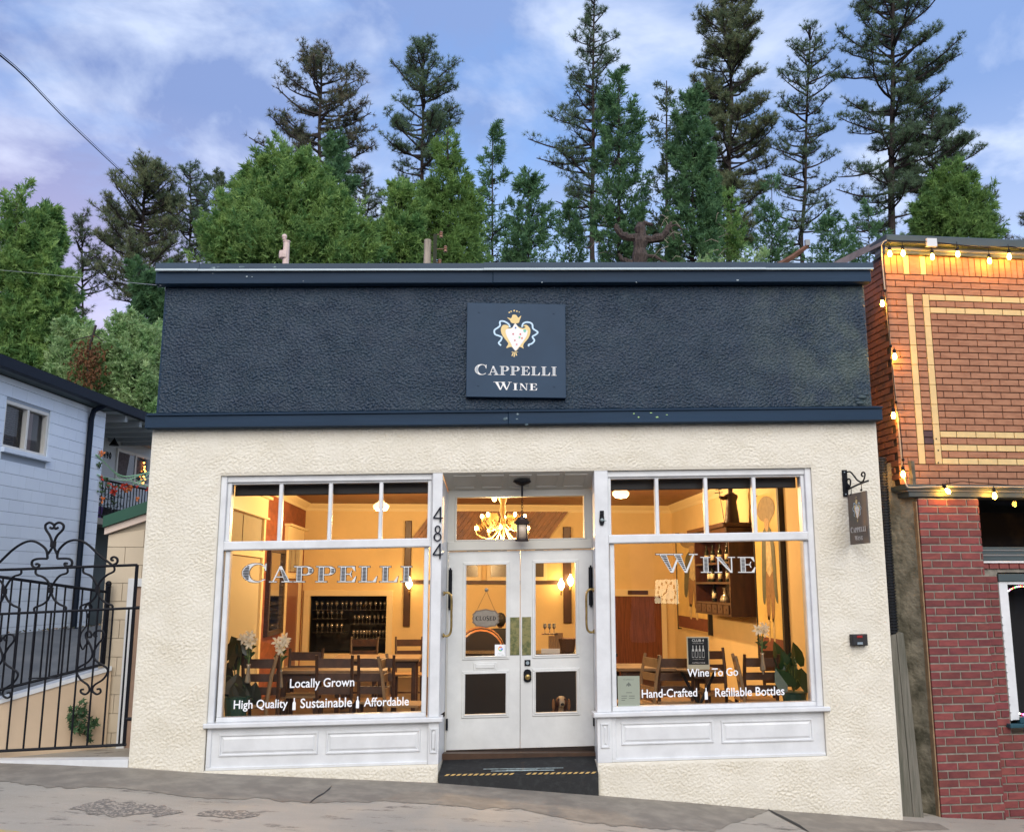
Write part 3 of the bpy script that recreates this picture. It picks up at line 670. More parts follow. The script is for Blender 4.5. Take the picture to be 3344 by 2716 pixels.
dr = door(DC+.003, 1.427, (.789,1.236,-.779,.212), (.789,1.240,-1.387,-.957), 'right door leaf with the lock and knob')
def dpx(px, py): return loc(px, py, DY)
# push plates, mail slot, locks, hinges
for d_, (a, c) in ((dl, ((1666,2015),(1696,2138))), (dr, ((1705,2014),(1734,2138)))):
    x0, z1_ = dpx(*a); x1, z0_ = dpx(*c); b = MB(); b.cham(x0, x1, DY-.001, DY+.004, z0_, z1_, .002); obj('push_plate', b, M_['plate'], d_, sheared=True)
x0, z1_ = dpx(1546,2163); x1, z0_ = dpx(1623,2187); b = MB(); b.cham(x0,x1,DY-.006,DY+.004,z0_,z1_,.004); b.cham(x0+.025,x1-.025,DY-.016,DY-.0065,z0_+.02,z1_-.016,.006); obj('mail_slot', b, M_['whitedoor'], dl, sheared=True)
x0, z1_ = dpx(1713,2154); x1, z0_ = dpx(1732,2173); b = MB(); b.cham(x0,x1,DY-.008,DY+.004,z0_,z1_,.003); obj('deadbolt', b, M_['black'], dr, sheared=True)
b = MB(); b.lathe([(.0,0),(.018,0),(.020,.008),(.018,.012)], ((x0+x1)/2, DY-.02, (z0_+z1_)/2), 14, axis='Y'); obj('lock_cylinder', b, M_['dripmetal'], dr, sheared=True)
x0, z1_ = dpx(1710,2184); x1, z0_ = dpx(1735,2226); xm, zm = (x0+x1)/2, (z0_+z1_)/2
b = MB(); pl = [(x0,z0_+.025),(x0+.012,z0_+.006),(xm,z0_),(x1-.012,z0_+.006),(x1,z0_+.025),(x1,z1_-.03),(x1-.014,z1_-.008),(xm,z1_),(x0+.014,z1_-.008),(x0,z1_-.03)]
b.prism(pl, DY-.012, DY+.004); obj('knob_plate', b, M_['black'], dr, sheared=True)
b = MB(); b.lathe([(.012,.05),(.012,.03),(.028,.025),(.030,.008),(.022,0),(.006,-.002)], (xm,DY-.06,zm-.01), 16, axis='Y'); obj('door_knob', b, M_['brass'], dr, smooth=True, sheared=True)
for d_, xs_, zz, nm in ((dl,-.150,(.205,-.355),'gate_arm'), (dr,1.405,(.208,-.36),'gate_arm')):
    z1_ = loc(1470,1860,DY)[1]; z0_ = loc(1470,1985,DY)[1]
    b = MB(); b.cham(xs_-.022, xs_+.018, DY-.03, DY+.004, z0_, z1_, .006); b.tube([(xs_-.002,DY-.035,z0_-.02),(xs_-.002,DY-.035,z1_+.02)], .010, 8); obj('door_closer', b, M_['black'], d_, sheared=True)
    zb = loc(1465,2345,DY)[1]; zc_ = loc(1465,2382,DY)[1]
    x_ = -.168 if d_ is dl else 1.424
    b = MB(); b.box(x_-.012, x_+.012, DY-.03, DY+.004, zc_, zb); obj('hinge', b, M_['black'], d_, sheared=True)
# pull handles on the side returns
for (x_, s_, lab, z1_, z0_) in ((-.222,1,'left',-.095,-.535),(1.412,-1,'right',-.09,-.53)):
    b = MB(); y_ = .17
    pts = smooth([(x_,y_,z1_),(x_+s_*.055,y_-.005,z1_+.005),(x_+s_*.088,y_-.005,z1_-.05),(x_+s_*.09,y_-.005,(z0_+z1_)/2),(x_+s_*.088,y_-.005,z0_+.05),(x_+s_*.055,y_-.005,z0_-.005),(x_,y_,z0_)], 4)
    b.tube(pts, .0125, 8)
    for z_ in (z0_, z1_): b.lathe([(.001,0),(.026,0),(.026,.01),(.014,.022)], (x_-s_*.0,y_,z_), 12, axis='X') if s_ > 0 else b.lathe([(.014,-.022),(.026,-.01),(.026,0),(.001,0)], (x_,y_,z_), 12, axis='X')
    obj('pull_handle', b, M_['brass'], shop, smooth=True, sheared=True)
# threshold and house number
b = MB(); b.box(-.172, 1.43, DY-.004, DY+.04, -1.86, -1.752); obj('threshold', b, mat('oak_threshold', (.025,.013,.008), .5, var=.5, vscale=8), shop, sheared=True)
def number(ch, px, py, h):
    x, z = loc(px, py, -.001); b = MB(); wd = .0
    if ch == '4': polys = [[(.26,1),(.35,1),(.35,0),(.26,0)], [(.27,1),(.35,.97),(-.08,.30),(-.18,.30)], [(-.16,.31),(.50,.31),(.50,.25),(-.14,.25)]]
    else: polys = band(ell(.2,.75,.20,.25,0,360,18), ell(.2,.75,.11,.20,0,360,18)) + band(ell(.2,.25,.27,.265,0,360,18), ell(.2,.25,.17,.21,0,360,18))
    for i, p in enumerate(polys): b.prism([(x+a*h, z+c*h) for a, c in p], -.022-.0004*(i % 3), -.006)
    o = obj('house_number', b, M_['navyl'], shop, sheared=True); o['label'] = 'thin dark numeral %s of the house number' % ch
h_ = loc(1380,1500+240/1.55,0)[1]-loc(1380,1500+318/1.55,0)[1]
number('4', 1380+66/1.55, 1500+318/1.55, h_); number('8', 1380+60/1.55, 1500+412/1.55, h_); number('4', 1380+64/1.55, 1500+503/1.55, h_)
# ---------------------------------------------------------------- window lettering
def lettering(parent, text, px0, px1, pyb, pyt, small, gap, nm_lab):
    x0, zb = loc(px0, pyb, FY); x1, zt = loc(px1, pyb, FY); h = loc(px0, pyt, FY)[1] - zb
    PP, SS, wd = serif(text, h, small, 1.0, gap); k = (x1-x0)/wd
    zf = lambda x: zb + (zt-zb)*x/(x1-x0)
    place = lambda x, y, z: (x0+x*k, y, zf(x*k)+z)
    b = MB(); flat(b, PP, place, FY-.004, grow=.0055); o1 = obj('letter_outline', b, M_['brownl'], parent, sheared=True)
    b = MB(); flat(b, PP, place, FY-.012); o2 = obj('lettering', b, M_['letter'], parent, sheared=True); o2['label'] = nm_lab
    b = MB(); flat(b, SS, place, FY-.019); obj('letter_shading', b, M_['navyl'], parent, sheared=True)
lettering(wl, 'CAPPELLI', 680+208/1.929, 680+1288/1.929, 1500+772/1.929, 1500+655/1.929, .86, .06, 'silver engraved letters CAPPELLI on the left pane')
lettering(wr, 'WINE', 1900+468/1.929, 1900+1102/1.929, 1500+712/1.929, 1500+594/1.929, .84, .10, 'silver engraved letters WINE on the right pane')
def pane_text(parent, text, px0, px1, pyb, capratio, lab):
    x0, zb = loc(px0, pyb, FY); x1, _ = loc(px1, pyb, FY)
    z1 = loc(px1, pyb, FY)[1]
    o = sanstext('lettering', text, 1.0, M_['letterw'], lambda x, y, z: (x, FY-.004, z), parent, align='LEFT', bold=True)
    xs = [v.co.x for v in o.data.vertices]; a, c = min(xs), max(xs); k = (x1-x0)/(c-a)
    for v in o.data.vertices: v.co = Vector(shr((x0+(v.co.x-a)*k, FY-.004, zb+(v.co.z)*k*capratio)))
    o['label'] = lab
def B3(x, y): return 680+x/1.929, 1500+y/1.929
def B5(x, y): return 1900+x/1.929, 1500+y/1.929
for par, t, a, c, lab in ((wl,'Locally Grown',B3(514,1436),B3(920,1436),'white words Locally Grown'), (wl,'High Quality',B3(160,1572),B3(500,1566),'white words High Quality'),
    (wl,'Sustainable',B3(580,1566),B3(905,1560),'white word Sustainable'), (wl,'Affordable',B3(980,1556),B3(1264,1550),'white word Affordable'),
    (wr,'Wine To Go',B5(665,1368),B5(985,1366),'white words Wine To Go'), (wr,'Hand-Crafted',B5(378,1500),B5(727,1498),'white words Hand-Crafted'), (wr,'Refillable Bottles',B5(840,1494),B5(1277,1490),'white words Refillable Bottles')):
    pane_text(par, t, a[0], c[0], (a[1]+c[1])/2, 1.12, lab)
for par, (px, py0, py1) in ((wl,(*B3(540,1576),B3(0,1500)[1])), (wl,(*B3(940,1564),B3(0,1490)[1])), (wr,(*B5(784,1510),B5(0,1436)[1]))):
    x, z = loc(px, py0, FY); h = loc(px, py1, FY)[1]-z; w_ = h*.135
    prof = [(w_,0),(w_,.55),(w_*.9,.62),(w_*.35,.74),(w_*.33,1),(-w_*.33,1),(-w_*.35,.74),(-w_*.9,.62),(-w_,.55),(-w_,0)]
    b = MB(); b.add([(x+a, FY-.004, z+c*h) for a, c in prof], [tuple(range(len(prof)))]); obj('bottle_symbol', b, M_['letterw'], par, sheared=True)
# ---------------------------------------------------------------- crest used on both signs
def crest(parent, place, k):                            # place(x,y,z): unit square sign coordinates (0..1), z up
    def P2(px, py): return ((px-300)/1230, 1-(py-185)/1180)
    def poly(nm, pts, m_, dep, sm=3):
        q = smooth([(*P2(*p),0) for p in pts], sm, True); b = MB(); import mathutils.geometry as mg
        tr = mg.tessellate_polygon([[Vector((v.x,v.y,0)) for v in q]]); b.add([place(v.x, dep, v.y) for v in q], [tuple(t) for t in tr]); obj(nm, b, m_, parent)
    poly('crest_shield', [(900,435),(940,480),(1000,500),(1030,480),(1000,470),(1040,455),(1085,500),(1088,560),(1060,630),(1010,690),(1000,730),(1005,755),(960,735),(930,770),(905,790),(880,760),(850,735),(790,752),(815,700),(800,670),(740,590),(722,520),(745,465),(800,462),(825,490),(800,505),(870,490)], M_['gold'], .001)
    poly('crest_field', [(900,440),(950,500),(1020,520),(1055,530),(1040,600),(990,680),(940,745),(905,782),(870,745),(845,690),(800,610),(780,540),(800,512),(860,500)], M_['ivory'], .002)
    poly('crest_crown', [(850,430),(835,400),(800,365),(850,375),(865,335),(890,328),(915,335),(940,365),(975,340),(955,400),(945,430),(895,440)], M_['gold'], .003)
    b = MB()
    for px, py, r in ((827,300,10),(850,288,9),(888,277,11),(921,284,10),(951,293,7)):
        c_ = P2(px,py); b.add([place(c_[0]+r/1230*math.cos(a), .001, c_[1]+r/1180*math.sin(a)) for a in [i*.785 for i in range(8)]], [tuple(range(8))])
    for a, c_ in (((868,795),(860,805)),((862,850),(880,800)),((888,860),(893,800)),((918,845),(906,800)),((932,805),(915,795))):
        p, q = P2(*a), P2(*c_); d = .007; b.add([place(p[0]-d,.001,p[1]),place(p[0]+d,.001,p[1]),place(q[0]+d*.6,.001,q[1]),place(q[0]-d*.6,.001,q[1])], [(0,1,2,3)])
    obj('crest_ornament', b, M_['gold'], parent)
    for pts in (((835,490),(820,450),(760,415),(710,420),(712,470),(680,500),(642,530),(650,580),(700,600),(735,620),(720,660),(695,690),(725,722)),
                ((985,485),(1000,440),(1050,420),(1110,440),(1120,495),(1140,515),(1182,545),(1160,575),(1115,605),(1140,650),(1110,690),(1070,705),(1070,728))):
        q = smooth([(*P2(*p),0) for p in pts], 3); b = MB(); vs = []
        for i, p in enumerate(q):
            t_ = (q[min(i+1,len(q)-1)]-q[max(i-1,0)]).normalized(); n_ = Vector((-t_.y,t_.x,0))*.0085
            vs += [place(p.x+n_.x,.0015+.00005*i,p.y+n_.y), place(p.x-n_.x,.0015+.00005*i,p.y-n_.y)]
        b.add(vs, [(2*i,2*i+1,2*i+3,2*i+2) for i in range(len(q)-1)]); obj('crest_ribbon', b, M_['ribbon'], parent)
    cols = [('crest_moon',(905,495),12,(.02,.12,.4)),('crest_spot',(875,575),12,(.6,.12,.15)),('crest_spot',(965,575),13,(.7,.15,.15)),('crest_spot',(897,655),11,(.6,.12,.12)),('crest_spot',(985,625),13,(.7,.2,.1)),('crest_spot',(920,705),11,(.75,.2,.25)),('crest_leaf',(1020,530),22,(.2,.6,.45)),('crest_leaf',(955,615),14,(.25,.6,.35))]
    for nm, c0, r, cl_ in cols:
        c_ = P2(*c0); b = MB(); b.add([place(c_[0]+r/1230*math.cos(a)*.9, .0035, c_[1]+r/1180*math.sin(a)) for a in [i*.9 for i in range(7)]], [tuple(range(7))])
        obj(nm, b, mat(nm+'_paint', cl_, .5), parent)
def signwords(parent, place, asp):
    for text, x0, x1, zb, zt, sm, gap in (('CAPPELLI',400,1422,1090,962,.86,.05), ('WINE',635,1180,1275,1175,.84,.10)):
        X0 = (x0-300)/1230; X1 = (x1-300)/1230; ZB = 1-(zb-185)/1180; hh = (zb-zt)/1180
        PP, SS, wd = serif(text, hh, sm, 1.0, gap); k = (X1-X0)/wd
        b = MB(); flat(b, PP, lambda x, y, z: place(X0+x*k, y, ZB+z), .002, step=-.00001 if False else .00003); o = obj('lettering', b, M_['ivory'], parent); o['label'] = 'ivory engraved letters '+text
        if text == 'CAPPELLI':
            b = MB(); flat(b, SS, lambda x, y, z: place(X0+x*k, y, ZB+z), .006, step=.00003); obj('letter_shading', b, mat('grey_ink', (.35,.42,.48), .5), parent)
sgn = thing('sign_board', 'large square navy sign with a gold crest mounted on the parapet', 'sign', at=(.545, -.09, 2.53+SH*.545))
SX0, SX1, SZ0, SZ1 = -.002, 1.092, 1.992, 3.056
b = MB(); b.cham(SX0-.545, SX1-.545, -.0, .088, SZ0-2.53, SZ1-2.53, .004); obj('board', b, M_['board'], sgn)
sp = lambda x, y, z: (SX0-.545+x*(SX1-SX0), -.0006-y*.6, SZ0-2.53+z*(SZ1-SZ0))
crest(sgn, sp, 1); signwords(sgn, sp, 1)
b = MB()
for x, z in ((.88,.90),(.88,.12),(.12,.12),(.12,.90)): b.lathe([(.001,0),(.008,.001),(.008,.006)], sp(x,.012,z), 8, axis='Y')
obj('screw', b, M_['board'], sgn)
# hanging sign and its iron bracket near the right end of the facade
def bx(px, py): return 2500+px/4.34, 1300+py/4.34
BX0 = loc(2767, 1600, -.02)[0]                       # the bracket stands square to the wall, in this plane
br = thing('sign_bracket', 'black iron bracket with scrolls holding the small hanging sign', 'bracket')
xa, z1_ = loc(*bx(1075,1018),-.01); xb, z0_ = loc(*bx(1168,1395),-.01)
b = MB(); b.cham(xa, xb, -.032, .0, z0_, z1_, .004); obj('wall_plate', b, M_['black'], br, sheared=True)
b = MB()
for px, py in ((1118,1048),(1138,1360)):
    q = onY(*bx(px,py), -.034); b.lathe([(.001,-.006),(.007,-.004),(.008,0)], tuple(q), 8, axis='Y')
obj('screw', b, M_['dripmetal'], br)
bX = lambda px, py: onX(*bx(px, py), BX0)
def rod(pts, nm, r=.009, par=br, sm=5):
    b = MB(); b.tube(smooth([bX(*p) for p in pts], sm), r, 6); obj(nm, b, M_['black'], par)
rod([(1165,1292),(1300,1228),(1455,1168)], 'arm', .010)
rod([(1160,1045),(1185,1040),(1215,1055),(1260,1110),(1300,1160),(1350,1185),(1385,1170),(1405,1110),(1408,1070),(1390,1048),(1365,1062),(1362,1095),(1380,1105)], 'scroll')
rod([(1150,1290),(1190,1260),(1205,1190),(1195,1150),(1170,1145),(1140,1180),(1135,1220),(1165,1270),(1180,1240),(1160,1215)], 'scroll')
hs = thing('hanging_sign', 'small weathered grey sign with crest hanging from the iron bracket', 'sign')
q = [onX(2620+x/1.3716, 1450+y/1.3716, BX0) for x, y in ((205,238),(285,198),(303,435),(220,457))]
zt = (q[0].z+q[1].z)/2; zb = (q[2].z+q[3].z)/2; ya = (q[0].y+q[3].y)/2; yb = (q[1].y+q[2].y)/2
hm = mat('weathered_sign_face', (.085,.085,.075), .6, col2=(.15,.11,.09), vscale=4)
b = MB(); b.box(BX0-.008, BX0+.008, yb, ya, zb, zt); obj('board', b, hm, hs)
hp = lambda x, y, z: (BX0-.0085-y, ya+(yb-ya)*x, zb+(zt-zb)*z)
crest(hs, hp, 1); signwords(hs, hp, 1)
for px in (1213, 1357):
    a = bX(px, 1280 if px < 1300 else 1215); c_ = bX(px+5, 1365 if px < 1300 else 1300)
    b = MB(); b.tube([(BX0,a.y,a.z),(BX0,c_.y,c_.z)], .004, 5); b.ball((BX0-.004,c_.y,c_.z), .013, 8); obj('hook', b, M_['black'], hs)
# ---------------------------------------------------------------- lantern, latch, alarm box, ramp
SO = lambda x, y: z0s + sl*y + SH*x
lan = thing('porch_lantern', 'unlit iron lantern on a chain under the entrance soffit', 'lantern')
LXc, LY = loc(1705,1700,.22)[0], .22
ztop = SO(LXc, LY); zk = loc(1700,1695,LY)[1]+SH*LXc; zb_ = loc(1700,1767,LY)[1]+SH*LXc
b = MB(); b.lathe([(.10,0),(.10,-.008),(.07,-.03),(.02,-.05)][::-1], (LXc,LY,ztop), 14); b.lathe([(.011,zk+.25),(.011,ztop-.04)], (LXc,LY,0), 8); obj('stem', b, M_['black'], lan)
b = MB()
zc_ = zk+.25; k = 0
while zc_ > zk+.01:
    ring = [(LXc+(.010*math.cos(a) if k%2 else 0), LY+(0 if k%2 else .010*math.cos(a)), zc_-.018+.020*math.sin(a)) for a in [i*math.pi/4 for i in range(9)]]
    b.tube(ring, .0032, 4, cap=False); zc_ -= .031; k += 1
obj('chain', b, M_['black'], lan)
hh_ = zk-zb_
b = MB(); b.lathe([(.066,-.01),(.085,0),(.088,.022),(.075,.03),(.060,.045),(.052,.07),(.02,.075),(.012,.095)], (LXc,LY,zk-.05), 16)
b.lathe([(.070,0),(.080,.012),(.072,.03)], (LXc,LY,zb_), 16)
for a in range(4): b.tube([(LXc+.066*math.cos(.8+a*1.57),LY+.066*math.sin(.8+a*1.57),zb_+.02),(LXc+.066*math.cos(.8+a*1.57),LY+.066*math.sin(.8+a*1.57),zk-.05)], .007, 5)
obj('lantern_cage', b, mat('rusty_iron', (.035,.022,.02), .55, metal=.3), lan, smooth=False)
b = MB(); b.lathe([(.062,zb_+.025),(.062,zk-.055)], (LXc,LY,0), 18); obj('lantern_glass', b, mat('frosted_lantern_glass', (.62,.50,.38), .3, var=.3, vscale=12), lan, smooth=True)
lt = thing('post_latch', 'small black latch fitting on the white post right of the doors', 'latch')
x, z = loc(1965,1693,-.005); b = MB(); b.prism([(x-.016,z-.07),(x+.016,z-.07),(x+.028,z-.03),(x+.02,z+.05),(x-.02,z+.05),(x-.028,z-.03)], -.02, -.001); b.cham(x-.022,x+.022,-.028,-.02,z+.04,z+.085,.004)
obj('latch_plate', b, M_['black'], lt, sheared=True)
b = MB(); b.lathe([(.001,-.03),(.014,-.024),(.020,-.002),(.020,0)], (x,-.02,z-.015), 12, axis='Y'); b.tube([(x,-.03,z-.02),(x+.045,-.04,z-.025)], .005, 5); obj('knob', b, M_['silver'], lt, sheared=True)
al = thing('alarm_box', 'small black and red key box on the cream wall below the hanging sign', 'box')
C6 = lambda x, y: (2620+x/1.3716, 1450+y/1.3716)
x0, z1_ = loc(*C6(217,851),-.05); x1, z0_ = loc(*C6(290,900),-.05); b = MB(); b.cham(x0, x1, -.085, -.0, z0_, z1_, .012); obj('housing', b, M_['blackm'], al, sheared=True)
b = MB(); b.cham(x0+.05, x1-.06, -.093, -.0855, z1_-.036, z1_-.012, .003); obj('red_button', b, mat('red_plastic', (.32,.02,.02), .35), al, sheared=True)
b = MB(); b.cham(x0+.05, x1-.06, -.093, -.0855, z0_+.012, z0_+.036, .003); obj('label_plate', b, M_['dripmetal'], al, sheared=True)
rp = thing('entrance_ramp', 'black rubber entrance ramp with worn yellow tape before the doors', 'ramp')
b = MB(); yn = -.045
zr = lambda px, py, y: loc(px, py, y)
z_l = loc(1440,2532,yn)[1]; z_r = loc(1944,2524,yn)[1]
b.add([(-.236,yn,z_l),(1.398,yn,z_r),(1.426,DY-.03,-1.79),(-.186,DY-.03,-1.79)], [(0,1,2,3)])
b.add([(-.236,yn,z_l),(1.398,yn,z_r),(1.398,yn-.03,-2.35),(-.236,yn-.03,-2.25)], [(0,3,2,1)])
b.add([(-.236,yn-.03,-2.25),(-.236,yn,z_l),(-.236,.1,z_l),(-.236,.1,-2.25)], [(0,1,2,3)])
obj('ramp_body', b, M_['rubber'], rp, sheared=True)
b = MB(); k = 0; x = -.18; r_ = random.Random(4)
while x < 1.37:
    t = (x+.236)/1.634; z = z_l+(z_r-z_l)*t
    if not (.50 < x < .60): b.add([(x,yn-.004,z-.007),(x+.036,yn-.004,z-.006),(x+.062,yn+.010,z+.008),(x+.026,yn+.010,z+.007)], [(0,1,2,3)])
    x += .058 + r_.uniform(0,.004)
b.map(lambda v: (v[0], v[1], v[2]+.007)); obj('tape_strip', b, M_['yellow'], rp, sheared=True)
b = MB()
for x0, x1, y0, y1 in ((.22,1.05,.055,.068),(.30,.95,.012,.03),(.46,.78,.03,.04)):
    zz = lambda x, y: (z_l+(z_r-z_l)*((x+.236)/1.634)) + ((y-yn)/(DY-.03-yn))*(-1.79-(z_l+z_r)/2) + .007
    b.add([(x0,y0,zz(x0,y0)),(x1,y0,zz(x1,y0)),(x1,y1,zz(x1,y1)),(x0,y1,zz(x0,y1))], [(0,1,2,3)])
obj('metal_strip', b, M_['silver'], rp, sheared=True)
# ================================================================= left side: white block house
VA = ray(1880, 1907); VA.z = 0; VA.normalize(); NA = Vector((VA.y, -VA.x, 0))
CA = onY(288, 2043, 8.0); CA.z = 0
def WA(s, n, z): return CA + VA*s + NA*n + Vector((0,0,z))
def onA(px, py, n=0.0):
    p = onP(px, py, WA(0,n,0), NA); return (p-CA).dot(VA), p.z
def Abox(b, s0, s1, n0, n1, z0, z1, mi=None):            # n1 = outward face
    t = MB().cham(s0, s1, -n1, -n0, z0, z1, .004); return b.add([WA(v[0], -v[1], v[2]) for v in t.v], t.f, mi)
house = thing('white_house', 'pale blue white block house with a porch left of the shop', 'house')
hw = mat('white_block_paint', (.80,.88,.97), .6, col2=(.76,.84,.94), vscale=1.5, bump=.3, bscale=40, bdist=.004, objrand=.03)
mort = mat('grey_joint', (.36,.41,.47), .8)
wood_d = mat('dark_gutter', (.008,.014,.026), .6, spec=.15)
w0, w1, wz0, wz1 = -3.13, -1.87, 2.11, 2.88
b = MB()
for a in ((-13,w0,-1.6,3.24),(w1,-.001,-1.6,3.24),(w0,w1,-1.6,wz0),(w0,w1,wz1,3.24)): Abox(b, a[0], a[1], -.3, -.012, a[2], a[3])
obj('wall_core', b, mort, house)
BL, CHT = .40, .2015; full = {}
def Ablock(s0, s1, z0, z1):
    key = (round(s1-s0,3), round(z1-z0,3))
    if key not in full:
        b = MB().cham(0, s1-s0-.002, -.012+.0, .008, 0, z1-z0-.006, .002); full[key] = mesh('block', MB().add([VA*v[0] - NA*v[1] + Vector((0,0,v[2])) for v in b.v], b.f), hw)
    o = bpy.data.objects.new('block', full[key]); C.objects.link(o); o.parent = house; o.location = WA(s0, 0, z0)
rest = MB()
for r_i in range(21):
    z0 = -.9+CHT*r_i + .0; z1 = min(z0+CHT, 3.235)
    if z1 - z0 < .03: continue
    s = -(.2 if r_i % 2 else 0.0); s1 = 0.0
    edges = [0.0]; x = -(.2 if r_i % 2 else .4)
    while x > -13: edges.append(x); x -= BL
    for i in range(len(edges)-1):
        b_, a = edges[i], edges[i+1]
        segs = [(a,b_)]
        if z1 > wz0 and z0 < wz1:
            segs = []
            if a < w0: segs.append((a, min(b_,w0)))
            if b_ > w1: segs.append((max(a,w1), b_))
        for (p, q) in segs:
            if q-p < .02: continue
            if p > -4.4: Ablock(round(p,4), round(q,4), z0, z1)
            else: Abox(rest, p, q-.005, .0, .012, z0, z1-.006)
o = obj('blocks', rest, hw, house); o['kind'] = 'stuff'
# window with frame, blinds, sill
wf = bpy.data.objects.new('window', None); C.objects.link(wf); wf.parent = house; wf['label'] = 'sliding window with blinds drawn behind its left half'
cas = mat('cream_window_frame', (.78,.75,.68), .5)
b = MB(); f_ = .055
for a in ((w0,w1,wz1-f_,wz1),(w0,w1,wz0,wz0+f_),(w0,w0+f_,wz0+f_,wz1-f_),(w1-f_,w1,wz0+f_,wz1-f_),(-2.50,-2.44,wz0+f_,wz1-f_)): Abox(b, a[0], a[1], -.10, -.012, a[2], a[3])
obj('window_frame', b, cas, wf)
b = MB()
for k in range(18):
    z = wz0+f_+.012+k*.0365; Abox(b, w0+f_, -2.62, -.16, -.13, z, z+.022)
o = obj('blinds', b, mat('dark_blind', (.10,.11,.13), .5), wf); o['kind'] = 'stuff'
for a, c_ in ((w0+f_,-2.50),(-2.44,w1-f_)):
    b = MB(); b.add([WA(a,-.09,wz0+f_),WA(c_,-.09,wz0+f_),WA(c_,-.09,wz1-f_),WA(a,-.09,wz1-f_)], [(0,1,2,3)]); obj('pane', b, glass('house_window_glass', boost=.8) if 'house_window_glass' not in bpy.data.materials else bpy.data.materials['house_window_glass'], wf)
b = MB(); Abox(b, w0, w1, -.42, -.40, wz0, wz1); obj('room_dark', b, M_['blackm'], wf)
b = MB(); Abox(b, w0-.03, w1+.05, -.02, .07, 2.035, wz0-.001); obj('window_sill', b, hw, house)
b = MB(); Abox(b, -13, 4.6, .24, .36, 3.245, 3.42); obj('gutter', b, wood_d, house)
b = MB(); Abox(b, -13, -.05, .0, .24, 3.245, 3.29); obj('eave_board', b, mat('dark_green_eave', (.03,.05,.05), .6), house)
b = MB(); b.add([WA(-13,.36,3.421),WA(4.6,.36,3.421),WA(4.6,-5,4.0),WA(-13,-5,4.0)], [(0,1,2,3)]); obj('roof', b, M_['blackm'], house)
b = MB()
sdp, _ = onA(300, 1340, .06); s2, _ = onA(253, 2040, .06)
b.tube([WA(sdp,.30,3.26),WA(sdp,.10,3.16),WA(sdp,.065,3.0),WA(sdp-.0,.065,-.78),WA(sdp-.03,.16,-.86)], .052, 8); obj('downspout', b, wood_d, house)
# porch
b = MB(); Abox(b, .0, 5, -1.6, -1.4, 1.2, 3.3); obj('porch_wall', b, mat('porch_wall_paint', (.66,.69,.70), .7, var=.08, vscale=1.2, bump=.2, bscale=8), house)
b = MB(); Abox(b, -.0, 5, -1.4, .02, 1.10, 1.22); obj('porch_floor', b, mat('porch_slab', (.25,.24,.21), .8), house)
b = MB(); Abox(b, .0, 5, -1.3, -.55, -1.2, 1.099); obj('undercroft_wall', b, mat('grey_green_wall', (.10,.125,.125), .8, var=.2, vscale=1), house)
b = MB(); Abox(b, -.0, 5, -1.4, .24, 3.255, 3.30); obj('porch_ceiling', b, mat('porch_ceiling_paint', (.42,.46,.47), .7), house)
for k in range(6):
    b = MB(); Abox(b, .35+k*.62, .45+k*.62, -1.38, .22, 3.12, 3.25); obj('joist', b, mat('joist_paint', (.38,.42,.43), .7) if k == 0 else bpy.data.materials['joist_paint'], house)
def c3(x, y): return 250+x/2.452, 1320+y/2.452
pw = bpy.data.objects.new('window', None); C.objects.link(pw); pw.parent = house; pw['label'] = 'porch window with curtains and a string of orange lights'
s0, z1 = onA(*c3(322,348), -1.39); s1, _ = onA(*c3(600,430), -1.39); _, z0 = onA(*c3(310,600), -1.39); s1 += .1
b = MB()
for a in ((s0,s1,z1-.07,z1),(s0,s1,z0,z0+.06),(s0,s0+.06,z0+.06,z1-.07),(s1-.06,s1,z0+.06,z1-.07),((s0+s1)/2-.05,(s0+s1)/2+.03,z0+.06,z1-.07)): Abox(b, a[0],a[1],-1.399,-1.36,a[2],a[3])
obj('window_frame', b, cas, pw)
b = MB(); b.add([WA(s0,-1.375,z0),WA(s1,-1.375,z0),WA(s1,-1.375,z1-.03),WA(s0,-1.375,z1-.03)], [(0,1,2,3)]); obj('pane', b, mat('dark_porch_glass', (.02,.02,.028), .08), pw)
lace = mat('lace_curtain', (.16,.13,.13), .9, var=.5, vscale=20); b = MB(); b.add([WA(s0+.08,-1.372,z0+.08),WA(s0+.5,-1.372,z0+.08),WA(s0+.62,-1.372,z1-.08),WA(s0+.08,-1.372,z1-.08)], [(0,1,2,3)]); obj('curtain', b, lace, pw); b = MB()
b.add([WA(s0+.95,-1.372,z0+.1),WA(s0+1.0,-1.372,z0+.1),WA(s0+1.4,-1.372,z1-.16),WA(s0+.95,-1.372,z1-.13)], [(0,1,2,3)]); obj('curtain', b, lace, pw)
b = MB()
for k, (x, y) in enumerate(((540,468),(545,500),(541,520),(550,535),(537,578),(536,628),(548,600))):
    s_, z_ = onA(*c3(x,y), -1.33); p = WA(s_,-1.33,z_); b.ball(p, .022, 6)
obj('fairy_light', b, emis('orange_light', (1,.35,.06), 5), pw)
b = MB()
for i, ch in enumerate('490'):
    s_, z_ = onA(*c3(215+i*23,424+i*5), -1.39)
    st = {'4':[[(.6,0),(.6,1)],[(.6,1),(0,.35),(.8,.35)]],'9':[[(.7,.55),(.35,.45),(.05,.7),(.35,1),(.7,.8),(.65,.3),(.3,0)]],'0':[[(.35,0),(.02,.3),(.02,.7),(.35,1),(.7,.7),(.7,.3),(.35,0)]]}[ch]
    for q in st: b.tube([WA(s_+a*.09,-1.385,z_+c_*.14) for a, c_ in q], .010, 4)
obj('house_number', b, M_['black'], house)
lamp = bpy.data.objects.new('porch_lamp', None); C.objects.link(lamp); lamp.parent = house
s_, z_ = onA(*c3(262,265), -1.2); b = MB(); b.lathe([(.001,-.02),(.07,-.01),(.07,.01),(.001,.02)], (0,0,0), 12, axis='X'); b = MB().add([WA(s_,-1.38,z_)+Vector(v) for v in b.v], b.f)
